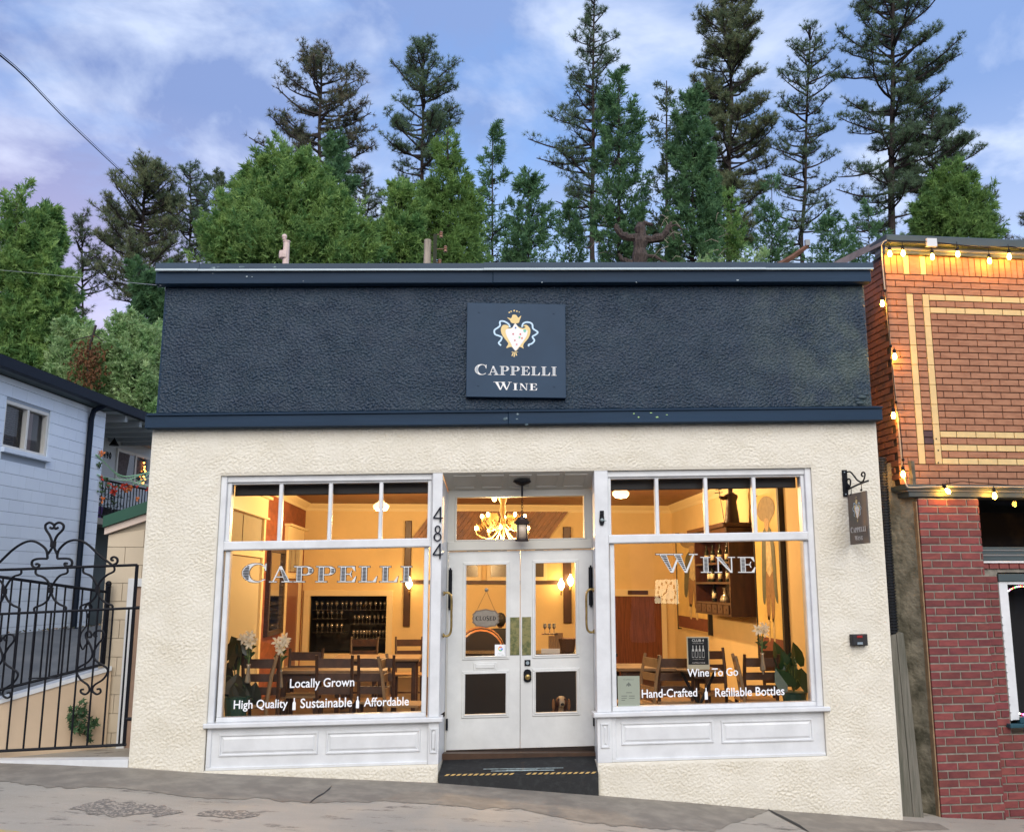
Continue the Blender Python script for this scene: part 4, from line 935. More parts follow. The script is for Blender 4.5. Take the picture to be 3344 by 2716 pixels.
b.tube([WA(s_,-1.38,z_),WA(s_+.05,-1.2,z_+.05),WA(s_+.12,-1.15,z_+.04),WA(s_+.14,-1.15,z_-.02)], .012, 5); obj('lamp_arm', b, M_['black'], lamp)
b = MB(); b.lathe([(.11,0),(.06,.08),(.03,.13),(.015,.15)], tuple(WA(s_+.14,-1.15,z_-.16)), 12); obj('lamp_shade', b, M_['black'], lamp)
# porch railing
rail = bpy.data.objects.new('railing', None); C.objects.link(rail); rail.parent = house
zr1, zr0 = 1.955, 1.275
b = MB(); b.tube([WA(-.10,-.03,zr1),WA(4.2,-.03,zr1)], .022, 6); obj('top_rail', b, M_['black'], rail)
b = MB(); b.tube([WA(-.10,-.03,zr0),WA(4.2,-.03,zr0)], .018, 6); obj('bottom_rail', b, M_['black'], rail)
b = MB(); Abox(b, -.14, -.06, -.08, .0, 1.22, 2.42); obj('rail_post', b, M_['black'], rail)
bar = mesh('baluster', MB().tube([(0,0,zr0),(0,0,zr1)], .011, 5), M_['black'])
for k in range(32):
    o = bpy.data.objects.new('baluster', bar); C.objects.link(o); o.parent = rail; p = WA(.03+k*.128,-.03,0); o.location = p
# halloween web, garland and pots on the porch
web = thing('decorative_web', 'pale green stretchy web decoration draped over the porch railing', 'decoration')
b = MB(); wp = lambda x, y, n=.03: WA(*(lambda t: (t[0], n, t[1]))(onA(*c3(x,y), n)))
for pts, r_ in ((((155,403),(210,450),(290,530),(370,575),(450,572),(520,560),(590,540)),.014), (((170,405),(230,470),(300,545),(380,600),(430,612)),.008), (((165,560),(210,580),(300,600),(370,610),(430,600),(500,570)),.010),
    (((395,580),(430,612),(500,640),(570,655)),.009), (((440,575),(500,620),(560,660)),.008), (((500,640),(540,590),(590,545)),.008), (((180,570),(230,600)),.012), (((450,640),(520,610),(585,590)),.008), (((420,575),(470,640)),.007), (((520,560),(500,640),(480,660)),.007), (((300,540),(350,600)),.006), (((560,555),(540,640),(585,660)),.006)):
    b.tube(smooth([wp(*p) for p in pts], 4), r_, 4)
obj('web_strand', b, mat('pale_green_web', (.42,.72,.42), .8), web)['kind'] = 'stuff'
gar = thing('leaf_garland', 'garland of red and orange paper leaves along the porch rail', 'garland')
b = MB(); r_ = random.Random(9); cols = [mat('red_petal', (.65,.06,.03), .6), mat('orange_petal', (.85,.26,.07), .6), mat('green_leaf_bit', (.08,.14,.05), .6)]
spots = [(192,395,1),(205,400,1),(205,590,0),(245,640,2),(262,650,0),(290,700,0),(300,705,0),(282,690,0),(370,660,0),(385,640,0),(400,660,0),(420,670,1),(430,668,1),(400,685,1),(475,660,0),(490,765,1),(215,700,2),(205,765,1),(440,672,1),(360,675,0),(575,680,0),(300,790,2),(190,640,2),(180,700,2),(185,480,2),(190,500,2),(330,660,2),(235,600,2),(250,605,2),(310,665,0)]
for x, y, mi in spots:
    c_ = wp(x, y, .05)
    for k in range(9):
        d = Vector((r_.gauss(0,1),r_.gauss(0,1),r_.gauss(0,1))).normalized(); e = d.cross(Vector((r_.gauss(0,1),r_.gauss(0,1),1))).normalized(); L_ = r_.uniform(.04,.085)
        b.add([c_, c_+d*L_*.6+e*L_*.35, c_+d*L_, c_+d*L_*.6-e*L_*.35], [(0,1,2,3)], mi)
obj('leaves', b, cols, gar)['kind'] = 'stuff'
potc = [('purple plant pot standing by the porch post', (.10,.04,.22), 165, 830, .11), ('dark pot with trailing plant on the porch floor', (.02,.02,.025), 225, 880, .12), ('grey pot with spindly plant behind the balusters', (.06,.07,.09), 312, 905, .12)]
for lab, cl_, x, y, rr in potc:
    s_, z_ = onA(*c3(x,y), -.25); t = thing('potted_plant', lab, 'potted plant', 'potted plants on the porch', at=WA(s_,-.25,1.222))
    b = MB(); b.lathe([(rr*.7,0),(rr,.2),(rr*1.08,.2),(rr*1.08,.24)], (0,0,0), 12); obj('pot', b, mat('pot_paint', cl_, .5), t)
    b = MB(); r_ = random.Random(x)
    for k in range(60):
        a = r_.random()*6.28; h = r_.uniform(.2,.62); rad = r_.uniform(.02,.2); p = Vector((rad*math.cos(a),rad*math.sin(a),h)); d = Vector((math.cos(a),math.sin(a),r_.uniform(-.5,.6)))*.06; e = Vector((-d.y,d.x,.02))*.5
        b.add([p,p+d*.6+e,p+d,p+d*.6-e], [(0,1,2,3)])
    obj('leaves', b, bpy.data.materials.get('pot_leaf') or mat('pot_leaf', (.06,.10,.06), .6), t)['kind'] = 'stuff'
# ================================================================= cream block outbuilding, retaining wall, driveway
YC = .75
cmu = mat('cream_block_paint', (.62,.52,.38), .65, var=.08, vscale=1.5, bump=.3, bscale=60, bdist=.003, objrand=.04)
ob = thing('outbuilding', 'small cream block outbuilding with a green roof edge behind the gate', 'outbuilding')
xl = onY(338, 1950, YC).x; xr = XL-.01
zt0 = onY(340,1742,YC).z; zt1 = onY(482,1700,YC).z + (zt0-onY(340,1742,YC).z); x_t1 = onY(482,1700,YC).x
slp = (onY(482,1697,YC).z-onY(340,1742,YC).z)/(x_t1-xl)
ztop = lambda x: zt0 + slp*(x-xl)
b = MB(); b.prism([(xl+.004,-2.3),(xr,-2.3),(xr,ztop(xr)-.01),(xl+.004,ztop(xl)-.01)], YC+.01, YC+4.5); obj('wall_core', b, mat('cream_joint', (.42,.36,.27), .8), ob)
k = 0; z = -2.0
dxl = onY(424,1888,YC).x
while z < 1.2:
    x = xl - (.2 if k % 2 else 0)
    while x < xr-.01:
        a, c_ = max(x, xl), min(x+.4, xr); zz0, zz1a, zz1b = z, min(z+.2, ztop(a)-.012), min(z+.2, ztop(c_)-.012)
        if c_-a > .03 and zz1a-zz0 > .02:
            b = MB(); g = .003; b.prism([(a+g,zz0+g),(c_-g,zz0+g),(c_-g,zz1b-g),(a+g,zz1a-g)], YC-.004, YC+.009); obj('block', b, cmu, ob)
        x += .4
    z += .2; k += 1
b = MB(); b.prism([(xl-.03,ztop(xl)-.012),(xr,ztop(xr)-.012),(xr,ztop(xr)+.065),(xl-.03,ztop(xl)+.065)], YC-.05, YC+.02); obj('barge_board', b, mat('pinkish_trim', (.66,.54,.46), .6), ob)
b = MB(); b.prism([(xl-.04,ztop(xl)+.066),(xr,ztop(xr)+.066),(xr,ztop(xr)+.20),(xl-.04,ztop(xl)+.19)], YC-.09, YC+.02); b.add([(xl-.04,YC-.09,ztop(xl)+.191),(xr,YC-.09,ztop(xr)+.2),(xr,YC+4.5,ztop(xr)+.2),(xl-.04,YC+4.5,ztop(xl)+.191)], [(0,1,2,3)]); obj('green_fascia', b, mat('green_roof_edge', (.008,.075,.045), .45), ob)
b = MB(); x1_ = onY(446,1900,YC-.03).x; zz = onY(430,1888,YC-.03).z; b.cham(dxl, x1_, YC-.05, YC-.005, -1.9, zz, .004); b.cham(x1_+.0005, xr, YC-.05, YC-.005, zz-.09, zz, .004); obj('door_casing', b, M_['white'], ob)
b = MB(); b.box(x1_+.002, xr, YC-.02, YC-.006, -1.9, zz-.092); obj('door', b, mat('tan_door', (.42,.28,.2), .5, var=.2, vscale=4), ob)
PA = onY(0, 2472, .16); PB = onY(338, 2442, YC-.05); dv = Vector((PB.x-PA.x, PB.y-PA.y, 0)); LN = dv.length; dv.normalize(); nv = Vector((-dv.y, dv.x, 0))
def onW(px, py): return onP(px, py, PA, nv)
t0 = onW(0,2276).z; t1 = onW(344,2175).z
rw = thing('retaining_wall', 'peach retaining wall with a white cap beside the driveway', 'wall')
E1 = PA - dv*5.5; k1 = (t1-t0)/LN; zt_ = lambda s: t0 + k1*s
b = MB(); peach = mat('peach_masonry_paint', (.66,.50,.34), .65, var=.06, vscale=2, bump=.5, bscale=9, bdist=.012)
def Wb(b, s0, s1, n0, n1, za, zb, ta, tb):
    p = lambda s, n, z: tuple(PA + dv*s + nv*n + Vector((0,0,z-PA.z)))
    return b.add([p(s0,n0,za),p(s1,n0,zb),p(s1,n1,zb),p(s0,n1,za),p(s0,n0,ta),p(s1,n0,tb),p(s1,n1,tb),p(s0,n1,ta)], [(0,3,2,1),(4,5,6,7),(0,1,5,4),(1,2,6,5),(2,3,7,6),(3,0,4,7)])
Wb(b, -5.5, LN+.02, 0, .2, -2.4, -2.4, zt_(-5.5)-.045, zt_(LN)-.045); obj('wall_face', b, peach, rw)
b = MB(); Wb(b, -5.5, LN+.02, -.015, .215, zt_(-5.5)-.044, zt_(LN)-.044, zt_(-5.5), zt_(LN)); obj('wall_cap', b, M_['white'], rw)
b = MB(); P_ = lambda s: PA + dv*s + nv*.21
pts = [P_(-5.5), P_(0), P_(LN)]; pz = [zt_(-5.5)-.03, zt_(0)-.03, zt_(LN)-.03]
far = [WA(-13,.02,-.80), WA(-3,.02,-.80), WA(.1,.02,-.785)]
vs = [(p.x,p.y,z) for p, z in zip(pts,pz)] + [tuple(p) for p in far] + [tuple(WA(5,-1.4,-.75)), tuple(WA(5,3,-.9)), (xl+.02, YC+4.5, -.85)]
b.add(vs, [(0,1,4,3),(1,2,5,4),(2,8,5),(5,8,7,6)])
o = obj('driveway', b, mat('driveway_asphalt', (.10,.108,.115), .8, col2=(.16,.165,.165), vscale=1.2, thr=(.3,.7), bump=.5, bscale=70, bdist=.004)); o['kind'] = 'structure'
b = MB(); b.box(-12, XL-.002, .14, YC+.1, -1.9, -1.755); o = obj('alley_floor', b, M_['concrete']); o['kind'] = 'structure'
b = MB(); b.box(-12, XL-.002, -.02, .139, -2.3, -1.745); o = obj('gate_threshold', b, M_['white']); tag(o, 'white painted concrete threshold under the iron gate', 'threshold')
# litter line at the foot of the house
b = MB(); r_ = random.Random(3)
for k in range(260):
    s_ = -r_.random()*9+.8; p = WA(s_, .03+abs(r_.gauss(0,.09)), -.79+r_.random()*.02); d = r_.uniform(.02,.05); a = r_.random()*6
    b.add([p, p+Vector((d*math.cos(a),d*math.sin(a),.012)), p+Vector((-d*math.sin(a),d*math.cos(a),.02))], [(0,1,2)], k % 3)
o = obj('leaf_litter', b, [mat('dry_leaf', (.30,.17,.07), .8), mat('grass_tuft', (.12,.18,.05), .8), mat('dark_litter', (.04,.035,.03), .8)]); tag(o, 'fallen leaves along the foot of the white house', 'leaf litter', kind='stuff')
# inner railing on the cap
ir = thing('driveway_railing', 'black iron railing on the retaining wall behind the gate', 'railing')
a0, a1 = onW(0,1883), onW(350,1932); b0, b1 = onW(0,2251), onW(331,2169)
def exl(p, q, t): return p + (q-p)*t
b = MB(); b.tube([exl(a0,a1,-3.5), a1], .018, 6); obj('top_rail', b, M_['black'], ir)
b = MB(); b.tube([exl(b0,b1,-3.5), b1], .016, 6); obj('bottom_rail', b, M_['black'], ir)
pt, pb = onW(354,1915), onW(336,2168); b = MB(); b.tube([Vector((pt.x,pt.y,pb.z-.0)), Vector((pt.x,pt.y,pt.z))], .03, 4); b.ball((pt.x,pt.y,pt.z+.03), .035, 8); b.lathe([(.04,0),(.02,.02)], (pt.x,pt.y,pt.z), 8); obj('end_post', b, M_['black'], ir)
for k in range(-38, 12):
    s_ = (k*28.5+10)/350; top = exl(a0,a1,s_); t_ = None
    zb_ = exl(b0,b1,(top-PA).dot(dv)/max(.01,(b1-PA).dot(dv))).z
    b = MB(); b.tube([Vector((top.x,top.y,zb_)), top], .010, 5); obj('baluster', b, M_['black'], ir)
g2f = lambda x, y: (x/1.629, 1650+y/1.629)
b = MB()
for pts in (((455,545),(462,530),(478,525),(488,540),(478,560),(462,600),(458,640),(440,665),(428,690),(425,730),(440,765),(455,740),(470,735)), ((488,548),(478,540),(470,525),(455,535),(452,550),(462,570),(460,640))):
    b.tube(smooth([onW(*g2f(*p)) for p in pts],4), .009, 5)
obj('scroll', b, M_['black'], ir)
# ---------------------------------------------------------------- wrought iron gate
GY = .08
gate = thing('iron_gate', 'black wrought iron gate with scrolls and a heart finial beside the shop', 'gate')
ga = lambda x, y: onY(x/2.3333, 1680+y/2.3333, GY)
gb = lambda x, y: onY(x/1.629, 1650+y/1.629, GY)
gc = lambda x, y: onY(x/2.0417, 2080+y/2.0417, GY)
def rail_(p, q, r, nm):
    b = MB(); b.tube([p+(p-q)*1.8, q], r, 6); obj(nm, b, M_['black'], gate)
tr0, tr1 = onY(0,1860,GY), onY(448,1844,GY); mr0, mr1 = onY(0,2004,GY), onY(452,1984,GY); br0, br1 = onY(0,2451,GY), onY(412,2430,GY)
rail_(tr0, tr1, .016, 'top_rail'); rail_(mr0, mr1, .015, 'middle_rail'); rail_(br0, br1, .016, 'bottom_rail')
hx = tr1.x; b = MB(); b.tube([Vector((hx,GY,br1.z)), Vector((hx,GY,tr1.z))], .018, 6); obj('hinge_stile', b, M_['black'], gate)
b = MB(); b.tube([Vector((hx,GY,mr1.z)), Vector((XL+.01,GY,mr1.z+.005))], .02, 6); b.tube([Vector((hx,GY,br1.z+.25)), Vector((XL+.01,GY,br1.z+.25))], .02, 6); obj('hinge', b, M_['black'], gate)
zm = lambda x: mr0.z + (mr1.z-mr0.z)*(x-mr0.x)/(mr1.x-mr0.x); zbt = lambda x: br0.z + (br1.z-br0.z)*(x-br0.x)/(br1.x-br0.x)
xs = [onY(p, 2440, GY).x for p in (22,76,128,179,230,283,334,387)]; xs = [xs[0]-.175*k for k in range(7,0,-1)] + xs
for x in xs:
    b = MB(); b.tube([Vector((x,GY,zbt(x))), Vector((x,GY,zm(x)))], .0105, 5); obj('bar', b, M_['black'], gate)
def scroll(fn, pts, r=.0115, nm='scroll'):
    b = MB(); b.tube(smooth([fn(*p) for p in pts], 5), r, 6); obj(nm, b, M_['black'], gate)
waist = [[(275,405),(275,452),(330,475),(370,515),(388,575),(370,640),(330,680),(265,708),(263,735)], [(512,400),(512,442),(455,465),(410,520),(388,575),(410,640),(450,680),(500,703),(500,730)]]
w2 = [[(637,400),(637,440),(690,465),(725,510),(742,565),(730,620),(690,665),(618,695),(615,730)], [(869,390),(869,430),(815,460),(765,510),(742,570),(765,630),(810,675),(855,690),(855,720)]]
for q in waist+w2: scroll(ga, q)
for dx in (-353,-706):
    for q in waist: scroll(ga, [(x+dx, y+8) for x, y in q])
for c_ in ((388,575),(742,570),(35,583)):
    p = ga(*c_); b = MB(); b.box(p.x-.02, p.x+.02, GY-.016, GY+.016, p.z-.028, p.z+.028); obj('collar', b, M_['black'], gate)
top = [[(405,230),(380,160),(350,112),(348,78),(378,60),(408,75),(412,95),(395,106),(380,95)], [(408,230),(432,165),(478,115),(484,80),(455,60),(425,70),(413,90),(425,106),(445,97)],
       [(405,205),(400,245),(365,300)], [(405,205),(414,250),(435,300)],
       [(0,360),(100,265),(190,210),(260,203),(320,235),(355,275),(362,335)], [(362,335),(290,336),(250,350),(243,380),(260,400),(285,402),(300,385),(285,374),(270,380)],
       [(850,380),(760,310),(660,220),(580,193),(510,210),(455,260),(438,300),(437,335)], [(437,335),(520,335),(548,355),(545,385),(520,393),(495,385),(495,370),(515,372)],
       [(860,384),(892,365),(893,335),(870,322),(850,330),(850,345),(865,348)], [(0,360),(-60,410)]]
for q in top: scroll(ga, q, .013)
p = ga(405,225); b = MB(); b.box(p.x-.025, p.x+.025, GY-.018, GY+.018, p.z-.03, p.z+.03); obj('collar', b, M_['black'], gate)
Ls = [(472,697),(482,700),(487,685),(475,668),(458,678),(458,702),(480,742),(492,790),(470,830),(410,870),(425,920),(468,955),(475,985),(455,1003),(433,995),(430,980),(446,977)]
Rs = [(517,692),(505,696),(500,680),(520,665),(548,670),(552,698),(518,742),(496,790),(512,825),(572,870),(552,920),(502,955),(492,985),(515,1003),(535,992),(531,975),(515,977)]
for q in (Ls, Rs): scroll(gb, q, .011)
for q in (Ls, Rs): scroll(gb, [(x-478, y+20) for x, y in q], .011)
scroll(gc, [(190,275),(290,270),(400,270)], .008, 'latch_bar')
# fig plant growing from the wall
fp = thing('fig_plant', 'dark green fig plant growing out of the peach wall behind the gate', 'plant')
b = MB(); r_ = random.Random(12); st = MB()
offW = lambda x, y, o_: onP(x/2.0417, 2080+y/2.0417, PA - nv*o_, nv)
root = offW(480,700,.02)
for pts in (((480,700),(478,620),(490,520),(530,450),(560,430)), ((478,640),(520,600),(560,560),(620,590)), ((480,610),(540,640),(580,650)), ((485,560),(520,510),(580,480))):
    st.tube(smooth([offW(x,y,.06) for x, y in pts],3), .006, 4)
obj('stem', st, mat('fig_stem', (.12,.07,.04), .7), fp)
for k in range(74):
    x, y = r_.choice([(545,440),(570,450),(500,500),(560,500),(520,520),(590,560),(560,600),(600,620),(640,580),(580,660),(490,560),(470,520),(540,620),(600,590),(480,600),(600,665)])
    c_ = offW(x+r_.gauss(0,16), y+r_.gauss(0,16), r_.uniform(.04,.2)); s_ = r_.uniform(.035,.062)
    nrm = Vector((r_.gauss(0,.5), -1+r_.gauss(0,.4), r_.gauss(.5,.5))).normalized(); u = nrm.cross(Vector((r_.gauss(0,1),.1,r_.gauss(0,1)))).normalized(); v = nrm.cross(u)
    rad = [1,.45,.95,.4,.8,.35,.25,.35,.8,.4,.95,.45]
    b.add([c_] + [c_ + (u*math.cos(j*math.pi/6)+v*math.sin(j*math.pi/6))*s_*rad[j] + nrm*.01*(j%2) for j in range(12)], [(0,1+j,1+(j+1)%12) for j in range(12)], k%2)
obj('leaves', b, [mat('fig_leaf', (.035,.085,.03), .5, var=.4, vscale=20), mat('pale_fig_leaf', (.075,.14,.06), .5)], fp)['kind'] = 'stuff'
# ================================================================= right side: brick building
BT = R(3.8); BO = Vector((4.8,.3,0)); UB = Vector((math.cos(BT), math.sin(BT), 0)); NB = Vector((math.sin(BT), -math.cos(BT), 0)); BS = .006
def WB(u, n, z): return BO + UB*u + NB*n + Vector((0,0,z+BS*u))          # n: outwards, towards the street
def onB(px, py, n=0.0):
    p = onP(px, py, BO+NB*n, NB); u = (p-BO).dot(UB); return u, p.z-BS*u
def Bbox(b, u0, u1, n0, n1, z0, z1, c=.003, mi=None):
    t = MB().cham(u0, u1, -n1, -n0, z0, z1, c); return b.add([WB(v[0], -v[1], v[2]) for v in t.v], t.f, mi)
bb = thing('brick_building', 'red brick building with a yellow brick frame pattern right of the shop', 'building')
bk_up = mat('orange_red_brick', (.47,.195,.125), .75, col2=(.36,.135,.085), vscale=7, thr=(.4,.65), bump=.35, bscale=70, bdist=.003, objrand=.22, hue=.018, stretch=(1,1,2.5))
bk_lo = mat('dark_red_brick', (.215,.050,.045), .7, col2=(.15,.032,.032), vscale=7, thr=(.4,.65), bump=.4, bscale=70, bdist=.003, objrand=.22, hue=.006, stretch=(1,1,2.5))
bk_yl = mat('buff_yellow_brick', (.76,.56,.26), .7, var=.12, vscale=8, bump=.25, bscale=70, bdist=.002, objrand=.06)
bk_dk = mat('purple_grey_brick', (.10,.055,.06), .8, var=.3, vscale=9)
mo_up = mat('dark_mortar', (.035,.026,.024), .9, bump=.6, bscale=90, bdist=.004); mo_lo = mat('pale_mortar', (.32,.29,.24), .9, var=.4, vscale=12, bump=.6, bscale=90, bdist=.004)
UE = 9.0; U0 = .165; ZC0, ZC1 = 1.118, 3.885
b = MB(); Bbox(b, U0+.012, UE, -9, -.014, 1.13, 3.90); obj('upper_core', b, mo_up, bb)
NBR = [0]; cache = {}
massb = {}
def brick(u0, u1, z0, z1, n, m_, d=.02):
    key = (round(u1-u0,3), round(z1-z0,3), m_.name, d)
    if u0 > 2.0 or NBR[0] >= 294:                             # outside the picture or past the count: joined
        Bbox(massb.setdefault(m_.name, (MB(), m_))[0], u0, u1, n-d, n, z0, z1); return
    if key not in cache:
        t = MB().cham(0, key[0], 0, d, 0, key[1], .003); cache[key] = mesh('brick', MB().add([UB*v[0] - NB*v[1] + Vector((0,0,v[2]+BS*v[0])) for v in t.v], t.f), m_)
    o = bpy.data.objects.new('brick', cache[key]); C.objects.link(o); o.parent = bb; o.location = WB(u0, n, z0); NBR[0] += 1
    j = rnd.uniform(-.0015,.0015); o.location = o.location + NB*j
# pillar and lower wall first (they show largest)
PL, PR, PN = .300, 1.030, .10
CP, JL = .0860, .015
zt = .970
z = zt - CP; k = 0; BLK = .236
low = []
# the pier tapers outwards a little at the foot, as the photograph shows
while z > -3.0:
    off = 0 if k % 2 else .118
    x = PL - (off if k % 2 == 0 else 0)
    while x < PR-.005:
        a, c_ = max(x, PL), min(x+BLK, PR)
        if c_-a > .02: low.append((a, c_-JL if c_ < PR-.001 else c_, z, z+CP-.018, PN, bk_lo))
        x += BLK
    z -= CP; k += 1
for q in low: brick(*q, d=.022)
WN = .0                                                     # lower wall plane, set back behind the pier
tw_l, tw_t = onB(3172, 1620, -.05); tw_b = onB(3188, 1832, -.05)[1]      # transom window
w2l = onB(3262, 1900, WN)[0]; w2t = onB(3262,1898,WN)[1]; w2b = onB(3310,2350,WN)[1]
z = zt - CP; k = 0
while z > -3.0:
    if z+CP < tw_b - .075:
        off = .118 if k % 2 == 0 else 0
        x = PR+.001 - off + .06
        x = PR + .001
        first = True
        while x < UE:
            c_ = x + (BLK if not first or off else BLK*.5) ; first = False
            a = x
            seg = [(a, c_)]
            if w2b - .16 < z+CP*.5 < w2t + .10:
                seg = [(a, min(c_, w2l))] if a < w2l else ([] if a < w2l+1.4 else [(a, c_)])
            for (p, q) in seg:
                if q-p > .03: brick(p, q-JL, z, z+CP-.018, WN, bk_lo, .03)
            x = c_
    z -= CP; k += 1
x = PR+.002
while x < UE:                                              # header row under the transom window
    brick(x, x+.112, tw_b-.085, tw_b-.005, WN+.012, bk_lo, .04); x += .122
# upper wall: soldier course, 32 courses with the yellow double frame
z_sold0, z_sold1 = 3.645, 3.878
x = U0; k = 0
while x < UE:
    wd = .078; m_ = bk_up
    if 3 == k or 5 == k: m_ = bk_yl
    if k == 4: wd = .135
    brick(x, x+wd-.008, z_sold0, z_sold1, .0, m_); x += wd; k += 1
y1, y2 = .408, .610                                        # left edges of the two yellow verticals
NC = 32; cp_ = (3.635-1.122)/NC
ytop = 3.395
for k in range(NC):
    z1 = 3.635 - cp_*k; z0 = z1 - cp_ + .011
    fr = 3 <= k < 29
    if not fr:
        x = U0 - (.12 if k % 2 else .0); 
        while x < UE:
            a = max(x, U0)
            if x+.24-a > .03: brick(a, x+.24-.009, z0, z1, 0, bk_up)
            x += .24
        continue
    segs = [(U0, y1-.008)] if k % 2 else [(U0, U0+.105), (U0+.113, y1-.008)]
    for s_ in segs: brick(s_[0], s_[1], z0, z1, 0, bk_up)
    brick(y1+.086, y2-.008, z0, z1, 0, bk_dk if k in (24,25) else bk_up)
    yel = k in (3, 5, 24, 26, 28)
    x = y2+.086; first = True
    while x < UE:
        wd = (.24 if (k % 2 or yel) else .24)
        if first: wd = .085 if ((k % 2 == 0) != (k > 20)) else .205
        first = False
        brick(x, x+wd-.009, z0, z1, 0, bk_yl if yel else bk_up); x += wd
zb_y = 3.635 - cp_*29 + .011; zt_y = 3.635 - cp_*3
for yx in (y1, y2):
    z = zt_y; h0 = cp_*2
    first = True
    while z > zb_y + .02:
        h = (h0 if first else cp_*3); first = False; zz = max(z-h, zb_y)
        brick(yx, yx+.078, zz+(.005 if zz > zb_y+.01 else 0), z, .001, bk_yl); z = zz
for nm_, (mbb, m_) in massb.items():
    o = obj('bricks', mbb, m_, bb); o['kind'] = 'stuff'
# side wall facing the gap: rows of bricks fading back
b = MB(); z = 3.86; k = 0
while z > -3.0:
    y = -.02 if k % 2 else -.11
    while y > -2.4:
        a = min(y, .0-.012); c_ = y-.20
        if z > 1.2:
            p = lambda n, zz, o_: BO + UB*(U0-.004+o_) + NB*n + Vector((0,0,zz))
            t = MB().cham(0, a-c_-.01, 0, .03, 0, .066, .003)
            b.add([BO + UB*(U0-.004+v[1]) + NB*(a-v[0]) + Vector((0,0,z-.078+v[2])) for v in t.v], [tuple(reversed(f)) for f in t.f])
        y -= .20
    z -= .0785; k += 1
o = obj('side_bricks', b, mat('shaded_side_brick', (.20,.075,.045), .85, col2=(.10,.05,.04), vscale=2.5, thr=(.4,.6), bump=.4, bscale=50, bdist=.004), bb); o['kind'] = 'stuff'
b = MB(); Bbox(b, PL+.008, PR-.004, -.02, PN-.009, -3.2, .965); obj('pier_core', b, mo_lo, bb)
b = MB(); Bbox(b, PL+.10, w2l, -9, -.013, -3.2, tw_b-.005); Bbox(b, w2l, w2l+1.4, -9, -.013, -3.2, w2b-.15); Bbox(b, w2l, w2l+1.4, -9, -.013, w2t+.1, tw_b-.005); Bbox(b, w2l+1.4, UE, -9, -.013, -3.2, tw_b-.005); obj('lower_core', b, mo_lo, bb)
# cornices
gm = mat('grey_green_trim', (.06,.085,.09), .45, var=.2, vscale=3); gl = mat('grey_trim_light', (.15,.165,.17), .5)
b = MB(); Bbox(b, U0-.015, UE, -.3, .10, 3.99, 4.10, .01); Bbox(b, U0-.005, UE, -.2, .035, 3.885, 3.989, .006); obj('top_cornice', b, gm, bb)
b = MB(); Bbox(b, U0-.01, UE, -.2, .05, 3.925, 3.955, .004); obj('cornice_bead', b, gl, bb)
b = MB(); b.add([WB(U0-.03,.02,3.99),WB(U0+.0,.02,4.09),WB(U0+.0,-4,4.55),WB(U0-.03,-4,4.40)], [(0,1,2,3)]); obj('parapet_cap', b, mat('weathered_cap', (.32,.26,.22), .8, var=.4, vscale=4), bb)
b = MB(); Bbox(b, U0-.02, UE, -.2, .145, 1.062, 1.115, .006); Bbox(b, U0+.02, UE, -.2, .118, .978, 1.036, .006); obj('middle_cornice', b, gm, bb)
b = MB(); Bbox(b, U0+.0, UE, -.2, .128, 1.037, 1.061, .004); obj('cornice_bead', b, gl, bb)
# transom window and sash window
t = bpy.data.objects.new('window', None); C.objects.link(t); t.parent = bb; t['label'] = 'dark shop transom window under the middle cornice'
b = MB(); b.add([WB(PR-.02,-.05,tw_b),WB(UE,-.05,tw_b),WB(UE,-.05,.95),WB(PR-.02,-.05,.95)], [(0,1,2,3)]); obj('pane', b, M_['glassd'], t)
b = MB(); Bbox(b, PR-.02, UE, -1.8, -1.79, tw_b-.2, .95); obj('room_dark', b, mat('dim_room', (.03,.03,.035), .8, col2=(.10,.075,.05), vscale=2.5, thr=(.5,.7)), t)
zz = tw_b; 
for k, (h, m_, n_) in enumerate(((.055,gm,.0),(.022,gl,.008),(.035,gm,.0),(.018,gl,.008),(.03,gm,-.01))):
    b = MB(); Bbox(b, PR-.01, UE, -.06, n_, zz+.001, zz+h); obj('sill_band', b, m_, t); zz += h
b = MB(); Bbox(b, PR-.015, UE, -.05, .03, tw_b-.022, tw_b-.0005); obj('white_sill', b, M_['white'], t)
t = bpy.data.objects.new('window', None); C.objects.link(t); t.parent = bb; t['label'] = 'white cased window with coloured fairy lights inside'
b = MB(); Bbox(b, w2l-.01, w2l+1.42, -.05, .015, w2t+.002, w2t+.085); obj('window_head', b, gm, t)
b = MB(); Bbox(b, w2l, w2l+.105, -.08, -.004, w2b, w2t); Bbox(b, w2l+.105, w2l+1.3, -.08, -.004, w2t-.035, w2t); Bbox(b, w2l+1.3, w2l+1.4, -.08, -.004, w2b, w2t); obj('casing', b, M_['white'], t)
b = MB(); b.add([WB(w2l+.1,-.07,w2b),WB(w2l+1.3,-.07,w2b),WB(w2l+1.3,-.07,w2t-.03),WB(w2l+.1,-.07,w2t-.03)], [(0,1,2,3)]); obj('pane', b, M_['glassd'], t)
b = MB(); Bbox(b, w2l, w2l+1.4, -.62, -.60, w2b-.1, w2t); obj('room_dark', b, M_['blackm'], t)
b = MB(); Bbox(b, w2l-.06, w2l+1.46, -.02, .07, w2b-.075, w2b-.035, .006); Bbox(b, w2l+.1, w2l+1.3, -.06, .01, w2b-.034, w2b+.03, .004); obj('window_sill', b, mat('teal_sill', (.02,.075,.10), .4), t)
fl = [mat('fairy_'+n, c_, .5, emit=c_, estr=4) for n, c_ in (('red',(.9,.05,.08)),('green',(.1,.7,.15)),('white',(.9,.9,.8)),('pink',(.9,.2,.7)),('amber',(.95,.5,.1)))]
b = MB()
